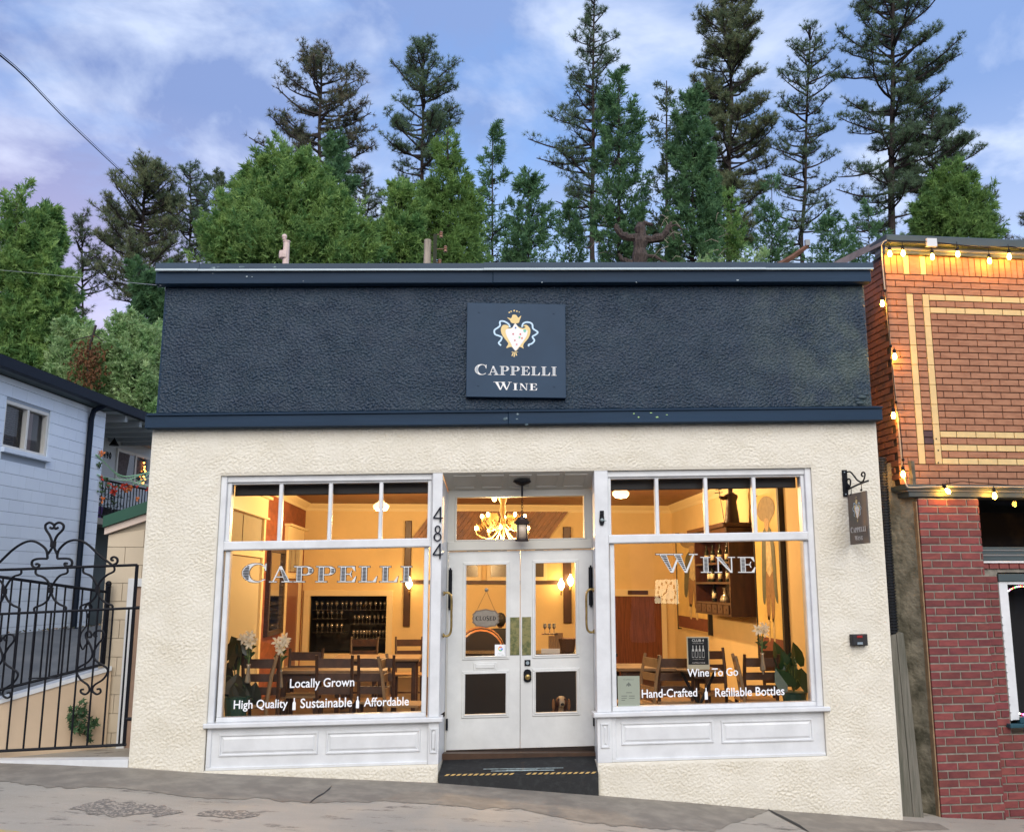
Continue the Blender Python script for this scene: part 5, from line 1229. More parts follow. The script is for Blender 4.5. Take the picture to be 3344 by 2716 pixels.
for k in range(26):
    u = w2l+.12+k*.022; zq = w2t-.10-.06*math.cos(k*.3)**2 if k < 24 else w2t-.1
    b.ball(tuple(WB(u, -.085, w2t-.13+.075*math.sin(min(1,k/9)*1.57))), .009, 5, k % 5)
    b.ball(tuple(WB(u, -.085, w2b+.05+.006*math.sin(k))), .009, 5, (k*3+1) % 5)
obj('fairy_lights', b, fl, t)['kind'] = 'stuff'
# mortar drips on the casing edge, white chips, fixing holes
b = MB(); r_ = random.Random(8)
for k in range(14):
    zq = w2b + k*CP*1.0; b.ball(tuple(WB(w2l+.002, .004, zq)), .012, 5, sq=(1,1,.6))
obj('mortar_drip', b, M_['white'], bb)['kind'] = 'stuff'
b = MB()
for px, py in ((2844+742/3.472,1200+808/3.472),(2844+764/3.472,1200+938/3.472),(2844+764/3.472,1200+1077/3.472)):
    u, z = onB(px, py, .002); b.ball(tuple(WB(u, .001, z)), .010, 6)
obj('fixing_hole', b, M_['blackm'], bb)['kind'] = 'stuff'
# concrete side wall in the gap, corrugated pipe, weathered boards
cw = mat('rough_grey_concrete', (.25,.225,.165), .9, col2=(.08,.075,.05), vscale=4.5, thr=(.42,.66), detail=8, bump=1, bscale=18, bdist=.02)
t = thing('concrete_wall', 'rough grey concrete wall strip in the gap beside the brick pier', 'wall')
b = MB(); n0 = MB().box(0,1,0,1,0,1)
lo = [(4.70,.62),(4.92,.50),(BO+UB*(PL)).to_2d().to_tuple() if False else ((BO+UB*PL+NB*.02).x, (BO+UB*PL+NB*.02).y)]
zs = [-3.2 + .20*i for i in range(24)]; r_ = random.Random(6)
vs = []; cols_ = [(4.66,3.0),(4.66,.80),(4.80,.62),(4.93,.50),((BO+UB*(PL-.01)+NB*.03).x,(BO+UB*(PL-.01)+NB*.03).y),((BO+UB*(PL+.05)).x,(BO+UB*(PL+.05)).y)]
for z in zs:
    if z > 1.3: pass
    for j, (x, y) in enumerate(cols_):
        e = .012 if 0 < j < 4 else .004
        vs.append((x+r_.uniform(-e,e), y+r_.uniform(-e,e), z))
nc = len(cols_); b.add(vs, [(i*nc+j, i*nc+j+1, (i+1)*nc+j+1, (i+1)*nc+j) for i in range(len(zs)-1) for j in range(nc-1)])
obj('concrete_face', b, cw, t)
b = MB(); Bbox(b, PL-.018, PL-.004, -.02, .085, -2.7, .93); obj('edge_strip', b, mat('tan_edge_strip', (.40,.27,.15), .8, var=.4, vscale=9), t)
t = thing('drain_pipe', 'black corrugated drain pipe standing in the narrow gap', 'pipe')
pr = []; z = onY(2900,2085,.45).z; zt_p = onY(2890,1500,.45).z; px_ = onY(2903,1900,.42).x
while z < zt_p: pr += [(.055,z),(.068,z+.008),(.068,z+.018),(.055,z+.026)]; z += .032
b = MB(); b.lathe([(.055,-2.6)]+pr, (px_,.42,0), 14); obj('corrugated_tube', b, mat('black_plastic_pipe', (.012,.014,.018), .35), t)
bd = mat('weathered_grey_wood', (.20,.185,.15), .85, col2=(.10,.10,.075), vscale=5, thr=(.35,.65), bump=.7, bscale=30, bdist=.008, stretch=(6,6,.35))
for lab, pts in (('weathered grey fence board, left one of two in the gap', ((2908,2075),(2926,2070),(2983,2676),(2948,2672))), ('weathered grey fence board with clipped top, right one of two in the gap', ((2928,2070),(2936,2062),(2950,2066),(2966,2200),(3018,2682),(2985,2678)))):
    t = thing('fence_board', lab, 'board', 'boards closing the gap')
    P = [onY(*p, .16) for p in pts]; n = len(P)
    b = MB(); b.add([tuple(p) for p in P]+[tuple(p+Vector((0,.03,0))) for p in P], [tuple(range(n-1,-1,-1)), tuple(range(n,2*n))]+[(i,(i+1)%n,n+(i+1)%n,n+i) for i in range(n)]); obj('plank', b, bd, t)
# brick ledge at the foot
# string lights
sl_ = thing('string_lights', 'string of warm glowing bulbs along the brick building', 'string lights')
q1 = lambda x, y, n=.12: (lambda t: WB(t[0], n, t[1]))(onB(2844+x/3.472, 760+y/3.472, n))
q2 = lambda x, y, n=.12: (lambda t: WB(t[0], n, t[1]))(onB(2844+x/3.472, 1200+y/3.472, n))
cab = [q2(1735,1350,.18), q2(1140,1348,.18), q2(760,1345,.18), q2(480,1358,.18), q2(405,1335,.17), q2(360,1170,.03), q2(340,950,.03), q2(300,560,.03), q2(265,200,.03), q1(240,1480,.03), q1(215,1200,.03), q1(180,860,.03), q1(145,500,.03), q1(122,230,.05), q1(130,120,.10), q1(180,85,.12), q1(300,95,.12), q1(640,105,.12), q1(900,130,.12), q1(1300,170,.12), q1(1600,160,.12), q1(1900,195,.12)]
b = MB(); b.tube(smooth(cab[:16],5), .009, 5); obj('conduit_cable', b, mat('pale_cable', (.45,.38,.28), .6), sl_)
b = MB(); b.tube(smooth(cab[15:]+[WB(4,.12,4.12),WB(6,.12,4.1)],5), .008, 5); b.tube(smooth([q2(740,1330,.18),q2(820,1325,.18),q2(1015,1290,.18),q2(1200,1305,.18),q2(1735,1345,.18)],4), .005, 4); b.tube(smooth([q1(160,655,.05),q1(195,970,.05),q1(215,1200,.05),q1(222,1280,.05),q2(285,390,.05),q2(330,640,.05),q2(365,1040,.05),q2(400,1280,.1)],4), .005, 4)
obj('black_cord', b, M_['black'], sl_)
for p in (q1(160,658,.05), q1(225,1285,.05), q2(285,392,.05), q2(366,1045,.05)):
    b = MB(); b.ball(tuple(p), .018, 6); obj('cord_clip', b, M_['black'], sl_)
p = q1(685,115,.13); b = MB(); b.box(p.x-.06, p.x+.06, p.y-.02, p.y+.02, p.z-.05, p.z+.05); obj('junction_box', b, M_['letter'], sl_)
bulbm = emis('warm_filament_bulb', (1,.44,.05), 100)
bl = [(q1(215,235),0),(q1(365,230),0),(q1(697,270),0),(q1(985,240),0),(q1(1345,318),0),(q1(1568,268),0),(q1(130,800,.10),0),(q1(270,1400,.10),0),(q2(257,540,.10),0),(q2(365,1205,.10),0),(q2(870,1395,.2),1),(q2(1402,1450,.2),0),(q1(1900,300),0),(q1(2250,330),0),(q2(1950,1500,.2),0),(q2(2400,1460,.2),0)]
bprof = [(.003,-.040),(.014,-.036),(.022,-.018),(.023,-.004),(.017,.016),(.012,.034)]
bme = mesh('bulb', MB().lathe(bprof, (0,0,0), 10), bulbm, True); sme = mesh('socket', MB().lathe([(.015,.032),(.019,.036),(.019,.075),(.010,.085),(.004,.095)], (0,0,0), 8), M_['black'])
for p, tilt in bl:
    for nm_, me_ in (('bulb',bme),('socket',sme)):
        o = bpy.data.objects.new(nm_, me_); C.objects.link(o); o.parent = sl_; o.location = p
        if tilt: o.rotation_euler = (0,-.6,0)
    b = MB(); b.tube([p+Vector((0,0,.09)), p+Vector((0,0,.15 if p.z > 3 else .11))], .004, 4); obj('drop_cord', b, M_['black'], sl_)
# ================================================================= inside the shop
RX0, RX1, RY0, RY1, RF, RC = -3.13, 4.15, .285, 8.5, -1.76, 1.55
warmw = mat('cream_plaster', (.82,.62,.32), .7, var=.10, vscale=1.2, bump=.25, bscale=14, bdist=.01)
trimw = mat('cream_gloss_trim', (.82,.68,.42), .45)
dkwood = mat('dark_stained_wood', (.075,.025,.012), .4, var=.5, vscale=3, stretch=(4,4,.6), bump=.2, bscale=20)
redwood = mat('red_brown_panelling', (.22,.065,.022), .4, var=.5, vscale=6, stretch=(9,9,.5))
chwood = mat('chair_wood', (.080,.034,.016), .5, col2=(.045,.02,.010), vscale=5, stretch=(3,3,3))
chpale = mat('worn_chair_wood', (.30,.19,.095), .55, var=.3, vscale=6)
blk = mat('dark_interior', (.012,.011,.012), .5)
b = MB(); b.box(RX0, RX1, RY0, RY1, RF-.1, RF); o = obj('interior_floor', b, mat('dark_floor_boards', (.07,.035,.018), .45, var=.4, vscale=5, stretch=(1,6,1)), shop)
b = MB()
n0x, n1x, nz0, nz1 = -2.98, -1.50, -1.32, -.235
b.box(RX0-.1, RX1+.1, RY1, RY1+.1, RF, nz0) if False else None
for a in ((RX0,n0x,RF,RC),(n1x,RX1,RF,RC),(n0x,n1x,RF,nz0),(n0x,n1x,nz1,RC)): b.box(a[0], a[1], RY1, RY1+.12, a[2], a[3])
b.box(RX1, RX1+.1, RY0, RY1, RF, RC); obj('interior_wall', b, warmw, shop)
b = MB(); b.box(RX0-.1, RX0, RY0, RY1, RF, RC); obj('interior_brick_wall', b, mat('interior_red_brick', (.30,.09,.035), .8, col2=(.19,.055,.025), vscale=3, bump=.9, bscale=26, bdist=.012, stretch=(1,1,3)), shop)
b = MB(); b.box(n0x-.02, n1x+.02, RY1+.9, RY1+.95, nz0-.1, nz1+.1); b.box(n0x-.05,n0x-.0,RY1+.121,RY1+.9,nz0,nz1); b.box(n1x,n1x+.05,RY1+.121,RY1+.9,nz0,nz1); b.box(n0x,n1x,RY1+.121,RY1+.9,nz0-.05,nz0); b.box(n0x,n1x,RY1+.121,RY1+.9,nz1,nz1+.05); obj('bar_niche', b, blk, shop)
b = MB()
for a in ((n0x-.12,n1x+.12,nz1,nz1+.11),(n0x-.12,n1x+.12,nz0-.09,nz0),(n0x-.12,n0x,nz0,nz1),(n1x,n1x+.12,nz0,nz1)): b.cham(a[0],a[1],RY1-.04,RY1-.001,a[2],a[3],.006)
obj('niche_casing', b, trimw, shop)
pl_ = mat('ceiling_board', (.26,.105,.04), .5, var=.3, vscale=4, objrand=.12)
k = 0; y = RY0
cb = {}
while y < RY1:                                            # boards run across the room
    if 'a' not in cb: cb['a'] = mesh('ceiling_board', MB().box(RX0, RX1, 0, .078, 0, .02), pl_)
    o = bpy.data.objects.new('ceiling_board', cb['a']); C.objects.link(o); o.parent = shop; o.location = (0, y, RC+.001); y += .084; k += 1
b = MB(); b.box(RX0, RX1, RY0, RY1, RC+.022, RC+.05); obj('ceiling_backing', b, blk, shop)
b = MB()
prof = [(0,0),(.015,0),(.03,.05),(.09,.11),(.11,.14),(0,.14)]
for i in range(len(prof)-1):
    (d0,h0),(d1,h1) = prof[i], prof[i+1]
    b.add([(RX0,RY1-d0,RC-.14+h0),(RX1,RY1-d0,RC-.14+h0),(RX1,RY1-d1,RC-.14+h1),(RX0,RY1-d1,RC-.14+h1)], [(0,1,2,3)])
    b.add([(RX1-d0,RY0,RC-.14+h0),(RX1-d0,RY1,RC-.14+h0),(RX1-d1,RY1,RC-.14+h1),(RX1-d1,RY0,RC-.14+h1)], [(3,2,1,0)])
    b.add([(RX0+d0,RY0+4,RC-.14+h0),(RX0+d0,RY1,RC-.14+h0),(RX0+d1,RY1,RC-.14+h1),(RX0+d1,RY0+4,RC-.14+h1)], [(0,1,2,3)])
obj('crown_moulding', b, trimw, shop)
# dark boarding above the low back partition, seen through the transom
b = MB(); x = -1.05
while x < 1.55:
    b.prism([(x,.86),(x+.10,.86),(min(x+.10+.42,2.05),1.42),(min(x+.42,2.04),1.42)], RY1-.045, RY1-.002); x += .108
b.prism([(-1.05,.80),(1.75,.80),(1.75,.859),(-1.05,.859)], RY1-.06, RY1-.002); o = obj('boarding', b, mat('brown_boarding', (.30,.13,.05), .45, col2=(.14,.055,.025), vscale=5), shop); o['kind'] = 'stuff'
# roller blinds folded at the head of both display windows
for x0, x1 in ((-2.50,-.40),(1.59,3.71)):
    z1 = 1.12; z0 = 1.0; b = MB(); b.box(x0, x1, .22, .25, z0, z1+.04); b.tube([(x0,.235,z0),(x1,.235,z0)], .012, 6); o = obj('window_blind', b, blk, shop, sheared=True)
# left wall: cased openings
def lw(px, py): return onX(px, py, RX0+.03)
for (pa, pb, lab) in ((( 770,1640),(863,1720),'first'),((955,1790),(985,1800),'second')):
    ya = lw(*pa).y if lab == 'first' else lw(940,1800).y
    yb = lw(*pb).y if lab == 'first' else lw(985,1800).y
    zt_i = lw(865,1662 if lab == 'first' else 1780).z
    if lab == 'first': ya, yb, zt_i = .7, lw(866,1700).y, lw(866,1690).z
    else: ya, yb, zt_i = lw(935,1800).y, lw(986,1800).y, lw(960,1775).z
    b = MB(); t_ = .13
    for a in ((ya-.0,ya+t_,RF,zt_i),(yb-t_,yb,RF,zt_i),(ya+t_,yb-t_,zt_i-.62,zt_i-.52)): b.box(RX0+.001, RX0+.05, a[0], a[1], a[2], a[3])
    b.box(RX0+.001, RX0+.06, ya-.05, yb+.05, zt_i, zt_i+.28); b.box(RX0+.001, RX0+.12, ya-.1, yb+.1, zt_i+.281, zt_i+.32); b.box(RX0+.001,RX0+.09,ya-.08,yb+.08,zt_i-.03,zt_i-.001)
    obj('door_casing', b, trimw, shop)
    b = MB(); b.add([(RX0+.012,ya+t_,RF),(RX0+.012,yb-t_,RF),(RX0+.012,yb-t_,zt_i-.63),(RX0+.012,ya+t_,zt_i-.63)], [(0,1,2,3)]); obj('side_door', b, mat('pale_side_door_'+lab, (.50,.46,.34) if lab == 'first' else (.25,.09,.06), .35), shop)
    for q in range(3):
        w_ = (yb-ya-2*t_)/3; b = MB(); b.add([(RX0+.012,ya+t_+q*w_+.02,zt_i-.50),(RX0+.012,ya+t_+(q+1)*w_-.02,zt_i-.50),(RX0+.012,ya+t_+(q+1)*w_-.02,zt_i-.04),(RX0+.012,ya+t_+q*w_+.02,zt_i-.04)], [(0,1,2,3)])
        obj('light_pane', b, bpy.data.materials.get('dim_pane') or mat('dim_pane', (.36,.36,.30), .2), shop)
mr = thing('wall_mirror', 'tall mirror in a dark rope frame on the left brick wall', 'mirror')
ya, yb, zt_, zb_ = lw(880,1810).y, lw(925,1820).y, lw(880,1800).z, lw(880,2060).z
b = MB()
for a in ((ya,yb,zt_,zt_+.07),(ya,yb,zb_-.07,zb_),(ya-.06,ya+.03,zb_-.07,zt_+.07),(yb-.03,yb+.06,zb_-.07,zt_+.07)): b.box(RX0+.002, RX0+.07, a[0], a[1], a[2], a[3])
obj('frame', b, mat('dark_carved_frame', (.05,.035,.03), .4, bump=1, bscale=30, bdist=.02), mr)
b = MB(); b.add([(RX0+.03,ya+.03,zb_),(RX0+.03,yb-.03,zb_),(RX0+.03,yb-.03,zt_),(RX0+.03,ya+.03,zt_)], [(0,1,2,3)]); obj('mirror_glass', b, mat('mirror', (.6,.6,.6), .08, metal=1), mr)
# back wall: dark doors at the right, picture rail, vertical boards with sconces, small windows
def bw(px, py): return onY(px, py, RY1-.02)
b = MB(); d0, d1 = bw(2006,1946), bw(2158,1946); b.box(d0.x, d1.x, RY1-.03, RY1-.001, RF, d0.z)
obj('back_door', b, redwood, shop)
b = MB(); b.box(d1.x+.002, d1.x+.10, RY1-.05, RY1-.001, RF, d1.z+.14); b.box(d0.x-.3, d1.x, RY1-.05, RY1-.001, d0.z+.002, d0.z+.14); obj('door_casing', b, trimw, shop)
b = MB(); q = bw(2082,1934); b.box(q.x-.20, q.x+.20, RY1-.07, RY1-.051, q.z-.04, q.z+.04); obj('door_plaque', b, dkwood, shop)
b = MB(); z = bw(1600,1899).z; b.box(-1.05, 2.0, RY1-.04, RY1-.001, z-.045, z+.03); obj('picture_rail', b, dkwood, shop)
for px0, px1 in ((1524,1560),(1602,1655),(1747,1775)):
    a, c_ = bw(px0,1843), bw(px1,1883); b = MB(); b.box(a.x-.07, c_.x+.07, RY1-.05, RY1-.001, c_.z-.07, a.z+.35); obj('cabinet_door', b, trimw, shop)
    b = MB(); b.box(a.x, c_.x, RY1-.055, RY1-.0505, c_.z, a.z+.3); obj('cabinet_pane', b, mat('dim_cabinet_pane', (.10,.075,.05), .2) if 'dim_cabinet_pane' not in bpy.data.materials else bpy.data.materials['dim_cabinet_pane'], shop)
def sconce(px0, px1, py0, py1, sc_, lab, y=RY1-.02):
    t = thing('wall_sconce', lab, 'sconce', 'candle sconces on dark boards')
    a, c_ = onY(px0, py0, y), onY(px1, py1, y); b = MB(); b.cham(a.x, c_.x, y-.05, y+.018, c_.z, a.z, .01); obj('backboard', b, dkwood, t)
    for (px, py) in sc_:
        p = onY(px, py, y-.22); b = MB(); b.tube([(p.x,y-.05,p.z-.14),(p.x,y-.16,p.z-.18),(p.x,y-.22,p.z-.14),(p.x,y-.22,p.z-.09)], .014, 5); obj('arm', b, M_['brass'], t)
        b = MB(); b.lathe([(.01,-.09),(.055,-.03),(.065,.03),(.03,.09),(.012,.14)], tuple(p), 10); obj('flame_shade', b, emis('candle_glow', (1,.66,.25), 16) if 'candle_glow' not in bpy.data.materials else bpy.data.materials['candle_glow'], t, smooth=True)
sconce(1324,1338,1700,2044,((1336,1906),),'candle sconce on the dark board seen in the left window')
sconce(1838,1866,1720,2033,((1833,1911),(1863,1898)),'pair of candle sconces on the dark board seen through the right door')
# wine glasses in the niche
gm_ = mat('wine_glass_rim', (.5,.5,.48), .08, metal=.75)
shw = mat('niche_shelf', (.03,.028,.03), .3)
def n3(x, y, yy=RY1+.35): return onY(680+x/1.929, 1500+y/1.929, yy)
gme = mesh('wine_glass', MB().lathe([(.030,0),(.030,.004),(.004,.008),(.004,.075),(.026,.095),(.033,.125),(.026,.165)], (0,0,0), 8), gm_, True)
ORD = ['leftmost','second from the left','third from the left','fourth from the left','fifth from the left','sixth from the left','seventh from the left','eighth from the left','ninth from the left','tenth from the left','eleventh from the left','twelfth from the left','thirteenth from the left','fourteenth from the left','fifteenth from the left']
ROW = {945:'top row',1000:'upper left row',1032:'upper right row',1085:'lower left row',1125:'lowest right row'}
for (x0, x1, y, nn, up) in ((672,1132,945,15,0),(675,860,1000,6,0),(910,1135,1032,9,0),(672,860,1085,6,0),(912,1130,1125,11,1)):
    a, c_ = n3(x0,y), n3(x1,y)
    b = MB(); b.box(a.x-.03, c_.x+.03, RY1+.2, RY1+.6, a.z-.012, a.z-.002); obj('niche_shelf', b, shw, shop)
    for k in range(nn):
        o = bpy.data.objects.new('wine_glass', gme); C.objects.link(o); p = a.lerp(c_, (k+.5)/nn); o.location = (p.x+rnd.uniform(-.01,.01), RY1+.30+rnd.uniform(-.05,.08), a.z)
        tag(o, 'wine glass in the %s of the dark niche, %s' % (ROW[y], ORD[k]), 'wine glass', 'wine glasses in the dark niche')
# lamps
def point(name, loc_, e, r_=.06, col=(1,.64,.29)):
    l = bpy.data.lights.new(name, 'POINT'); l.energy = e; l.shadow_soft_size = r_; l.color = col; o = bpy.data.objects.new(name, l); C.objects.link(o); o.location = loc_; return o
shade = emis('opal_shade', (1,.64,.28), 1.6)
for px, py, y, lab in ((1245,1648,5.0,'opal glass ceiling lamp seen in the left window'), (2027,1606,4.0,'opal glass ceiling lamp seen in the right window')):
    p = onY(px, py, y); t = thing('ceiling_lamp', lab, 'lamp', 'opal glass ceiling lamps')
    b = MB(); b.lathe([(.03,-.095),(.08,-.088),(.125,-.05),(.13,-.01),(.085,.03),(.05,.045),(.045,.07)], tuple(p), 16); obj('lamp_shade', b, shade, t, smooth=True)
    b = MB(); b.lathe([(.055,.06),(.06,.08),(.025,.10),(.012,.12),(.012,RC-p.z-.03),(.06,RC-p.z-.02),(.06,RC-p.z)], tuple(p), 10); obj('lamp_stem', b, M_['brass'], t)
    l = point('lamp_light', (p.x, p.y, p.z-.22), 125)
    l.parent = t
ch = thing('chandelier', 'ornate chandelier of pale leafy arms and glowing bulbs behind the transom', 'chandelier')
cp3 = onY(1642, 1700, 3.0); cc = Vector((cp3.x, 3.0, cp3.z))
plas = mat('gilded_plaster', (.85,.62,.28), .4, emit=(1,.62,.2), estr=.0)
b = MB(); b.lathe([(.015,-.26),(.03,-.22),(.02,-.12),(.045,-.04),(.025,.06),(.05,.14),(.03,.22),(.06,.30),(.03,.38),(.015,.42),(.012,.6)], tuple(cc), 14); obj('stem', b, plas, ch, smooth=True)
cb_ = emis('chandelier_bulb', (1,.62,.22), 30)
for k in range(10):
    a = k*2*math.pi/10+.2; R_ = .36 if k % 2 else .30; h = -.20 if k % 2 else -.02
    dx, dy = math.cos(a), math.sin(a); b = MB()
    b.tube(smooth([cc+Vector((0,0,.0)), cc+Vector((dx*.16,dy*.16,-.10+h*.6)), cc+Vector((dx*R_,dy*R_,h)), cc+Vector((dx*(R_+.02),dy*(R_+.02),h+.06))], 3), [.022]*9+[.03], 6) if False else b.tube(smooth([cc, cc+Vector((dx*.16,dy*.16,-.12+h*.6)), cc+Vector((dx*R_,dy*R_,h)), cc+Vector((dx*(R_+.02),dy*(R_+.02),h+.05))], 3), .011, 6)
    for j in range(7):                                    # leaf sprays along the arm
        t_ = .3+.1*j; p = cc+Vector((dx*R_*t_,dy*R_*t_,h*t_*.9)); u = Vector((dx,dy,0)); s_ = .055
        b.add([p, p+Vector((0,0,s_))+u*.02+Vector((-dy,dx,0))*.02, p+Vector((0,0,s_*2.1))+u*.05, p+Vector((0,0,s_))+u*.05-Vector((-dy,dx,0))*.02], [(0,1,2,3)])
    obj('arm', b, plas, ch)
    q = cc+Vector((dx*(R_+.02),dy*(R_+.02),h+.09)); b = MB(); b.ball(tuple(q), .020, 8, sq=(1,1,1.5)); obj('bulb', b, cb_, ch, smooth=True)
b = MB(); b.ball(tuple(cc+Vector((-.12,0,.30))), .03, 8); obj('bulb', b, cb_, ch)
point('chandelier_light', tuple(cc+Vector((0,0,-.42))), 115, .15).parent = ch
# right wall: cabinet, statue, pictures
cabz0, cabz1 = -.45, .72; cy0, cy1 = 3.26, 5.3; cx0, cx1 = 3.79, 4.148
cab = thing('wall_cabinet', 'dark wooden wall cabinet with bottle shelves on the right wall', 'cabinet')
b = MB(); b.box(cx0, cx1, cy0, cy0+.05, cabz0, cabz1); obj('side_panel', b, dkwood, cab)
b = MB(); b.box(cx0, cx1, cy1-.05, cy1, cabz0, cabz1); obj('side_panel', b, dkwood, cab)
b = MB(); b.box(cx1-.02, cx1, cy0+.051, cy1-.051, cabz0, cabz1); obj('back_panel', b, dkwood, cab)
for z in (cabz0, cabz0+.16, cabz0+.16+.30, cabz0+.16+.59, cabz1-.03):
    b = MB(); b.box(cx0+.002, cx1-.021, cy0+.051, cy1-.051, z, z+.03); obj('shelf', b, chwood, cab)
b = MB(); b.cham(cx0-.10, cx1, cy0-.09, cy1+.05, cabz1+.10, cabz1+.16, .01); b.cham(cx0-.05, cx1, cy0-.04, cy1+.02, cabz1, cabz1+.099, .01); obj('cornice', b, dkwood, cab)
for k in range(6):
    y0 = cy0+.08+k*.315; b = MB(); b.box(cx0-.015, cx0+.0015, y0, y0+.27, cabz0+.035, cabz0+.155); b.box(cx0-.022, cx0-.016, y0+.10, y0+.17, cabz0+.08, cabz0+.11); obj('drawer_front', b, chwood, cab)
bm1 = mat('dark_bottle_glass', (.012,.018,.010), .08, spec=.8); bm2 = mat('bottle_label', (.72,.62,.42), .6); clg = mat('clear_decanter', (.42,.38,.30), .05, metal=.4)
bprof2 = [(.036,0),(.038,.01),(.038,.17),(.030,.20),(.014,.225),(.013,.285),(.015,.29)]
botm = mesh('bottle_body', MB().lathe(bprof2, (0,0,0), 12), bm1, True); labm = mesh('label', MB().lathe([(.0388,.05),(.0388,.13)], (0,0,0), 12), bm2, True)
decm = mesh('decanter', MB().lathe([(.06,0),(.075,.03),(.06,.07),(.018,.12),(.016,.19),(.026,.22)], (0,0,0), 14), clg, True)
bl_ = ['upper','middle','lower']
for si, z in enumerate((cabz0+.16+.59+.031, cabz0+.16+.30+.031, cabz0+.16+.031)):
    for k in range(6 if si < 2 else 5):
        y = cy0+.22+k*.30+rnd.uniform(-.04,.04); x = cx0+.12+rnd.uniform(-.02,.1)
        if si == 2 and k in (1,2,3):
            o = bpy.data.objects.new('decanter', decm); C.objects.link(o); o.location = (x,y,z); tag(o, ['clear decanter on the lowest cabinet shelf nearest the window','clear decanter in the middle of the lowest cabinet shelf','clear decanter on the lowest cabinet shelf furthest from the window'][k-1], 'decanter', 'decanters in the wall cabinet'); continue
        t = thing('wine_bottle', 'dark wine bottle on the %s cabinet shelf, %s from the window side' % (bl_[si], ['first','second','third','fourth','fifth','sixth'][k]), 'bottle', 'wine bottles on the %s cabinet shelf' % bl_[si], at=(x,y,z))
        for nm_, me_ in (('bottle_body',botm),('label',labm)):
            o = bpy.data.objects.new(nm_, me_); C.objects.link(o); o.parent = t
# robed statue with a triple cross staff
stt = thing('robed_statue', 'dark carved robed figure holding a triple cross staff on the cabinet', 'statue')
def i7(x, y, yy): return onY(2260+x/1.718, 1550+y/1.718, yy)
sb = onY(1900+948/1.929, 1500+412/1.929, 3.42); sx, sy_, sz = sb.x, 3.42, cabz1+.161
sh_ = mat('dark_carved_wood', (.03,.012,.008), .45, bump=.6, bscale=30)
b = MB(); b.lathe([(.115,0),(.11,.02),(.10,.12),(.085,.22),(.075,.32),(.10,.38),(.095,.41),(.045,.44),(.035,.455)], (sx,sy_,sz), 14)
v_ = []
for (x, y, z) in b.v:
    a = math.atan2(y-sy_, x-sx); k = 1+.09*math.sin(a*7)*(1 if z < sz+.33 else .3); v_.append((sx+(x-sx)*k, sy_+(y-sy_)*k*.8, z))
b.v = v_; b.ball((sx-.01,sy_,sz+.49), .042, 10, sq=(.9,1,1.2)); b.lathe([(.045,.505),(.052,.53),(.035,.58),(.004,.62)], (sx,sy_,sz), 10)
b.tube([(sx-.07,sy_,sz+.38),(sx-.13,sy_-.03,sz+.36),(sx-.19,sy_-.05,sz+.38)], [.035,.03,.018], 7); b.ball((sx-.03,sy_-.03,sz+.45), .03, 8, sq=(.8,1,1.5))
obj('figure', b, sh_, stt, smooth=True)
b = MB(); b.tube([(sx-.13,sy_-.06,sz+.0),(sx-.205,sy_-.06,sz+.56)], .006, 5)
for h, w_ in ((.52,.03),(.485,.045),(.44,.06)): b.tube([(sx-.20-w_,sy_-.06,sz+h-.004),(sx-.20+w_,sy_-.06,sz+h+.006)], .005, 4)
obj('staff', b, sh_, stt)
def picture(lab, ya, yb, za, zb, seed):                   # tall figure painting on the right wall (x = RX1), ya nearer
    t = thing('painting', lab, 'painting', 'tall figure paintings on the right wall'); X = RX1-.06
    b = MB(); b.box(X, RX1-.001, ya, yb, za, zb); obj('canvas', b, mat('gold_ground_%d' % seed, (.85,.62,.22), .35, var=.2, vscale=3), t)
    P = lambda u, v, d: (X-.002-d, yb-(yb-ya)*u, za+(zb-za)*v)
    def pl(nm, pts, cl_, d, s=3):
        import mathutils.geometry as mg
        q = smooth([(x,y,0) for x, y in pts], s, True); tr = mg.tessellate_polygon([[Vector((v.x,v.y,0)) for v in q]])
        b = MB(); b.add([P(v.x,v.y,d) for v in q], [tuple(i) for i in tr]); obj(nm, b, mat(nm+'_paint_%d' % seed, cl_, .6, var=.35, vscale=14), t)
    pl('ground_strip', [(0.01,0.01),(.99,.01),(.99,.13),(.01,.13)], (.20,.055,.03), .001, 1)
    pl('trousers', [(.42,.52),(.72,.52),(.74,.36),(.68,.24),(.60,.24),(.58,.40),(.52,.25),(.42,.25),(.40,.38)], (.34,.19,.08), .002)
    pl('stocking', [(.43,.25),(.50,.25),(.50,.12),(.43,.12)], (.66,.50,.26), .002, 2); pl('stocking', [(.61,.24),(.68,.24),(.70,.12),(.63,.12)], (.66,.50,.26), .002, 2)
    pl('coat', [(.34,.74),(.50,.80),(.70,.78),(.82,.66),(.84,.48),(.86,.34),(.76,.38),(.72,.52),(.66,.72),(.52,.72),(.44,.54),(.36,.34),(.26,.36),(.28,.56)], (.13,.14,.09), .003)
    pl('shirt', [(.50,.74),(.66,.74),(.68,.52),(.48,.52)], (.70,.58,.34), .0035, 2)
    pl('hair', [(.16,.90),(.26,.955),(.46,.985),(.70,.975),(.88,.93),(.86,.87),(.72,.835),(.64,.82),(.46,.83),(.28,.85)], (.33,.24,.12), .004)
    pl('face', [(.47,.845),(.62,.845),(.64,.80),(.56,.765),(.48,.79)], (.55,.36,.18), .005)
    b = MB(); b.box(X-.01, RX1-.002, ya-.07, ya-.001, za-.03, zb+.03); b.box(X-.01, RX1-.002, yb+.001, yb+.04, za-.03, zb+.03); obj('frame', b, blk, t)
picture('large gold painting of a standing figure in a long coat near the window', 1.98, 3.0, -.98, 1.22, 1)
picture('gold figure painting partly hidden behind the wall cabinet', 5.7, 7.9, -.80, .95, 2)
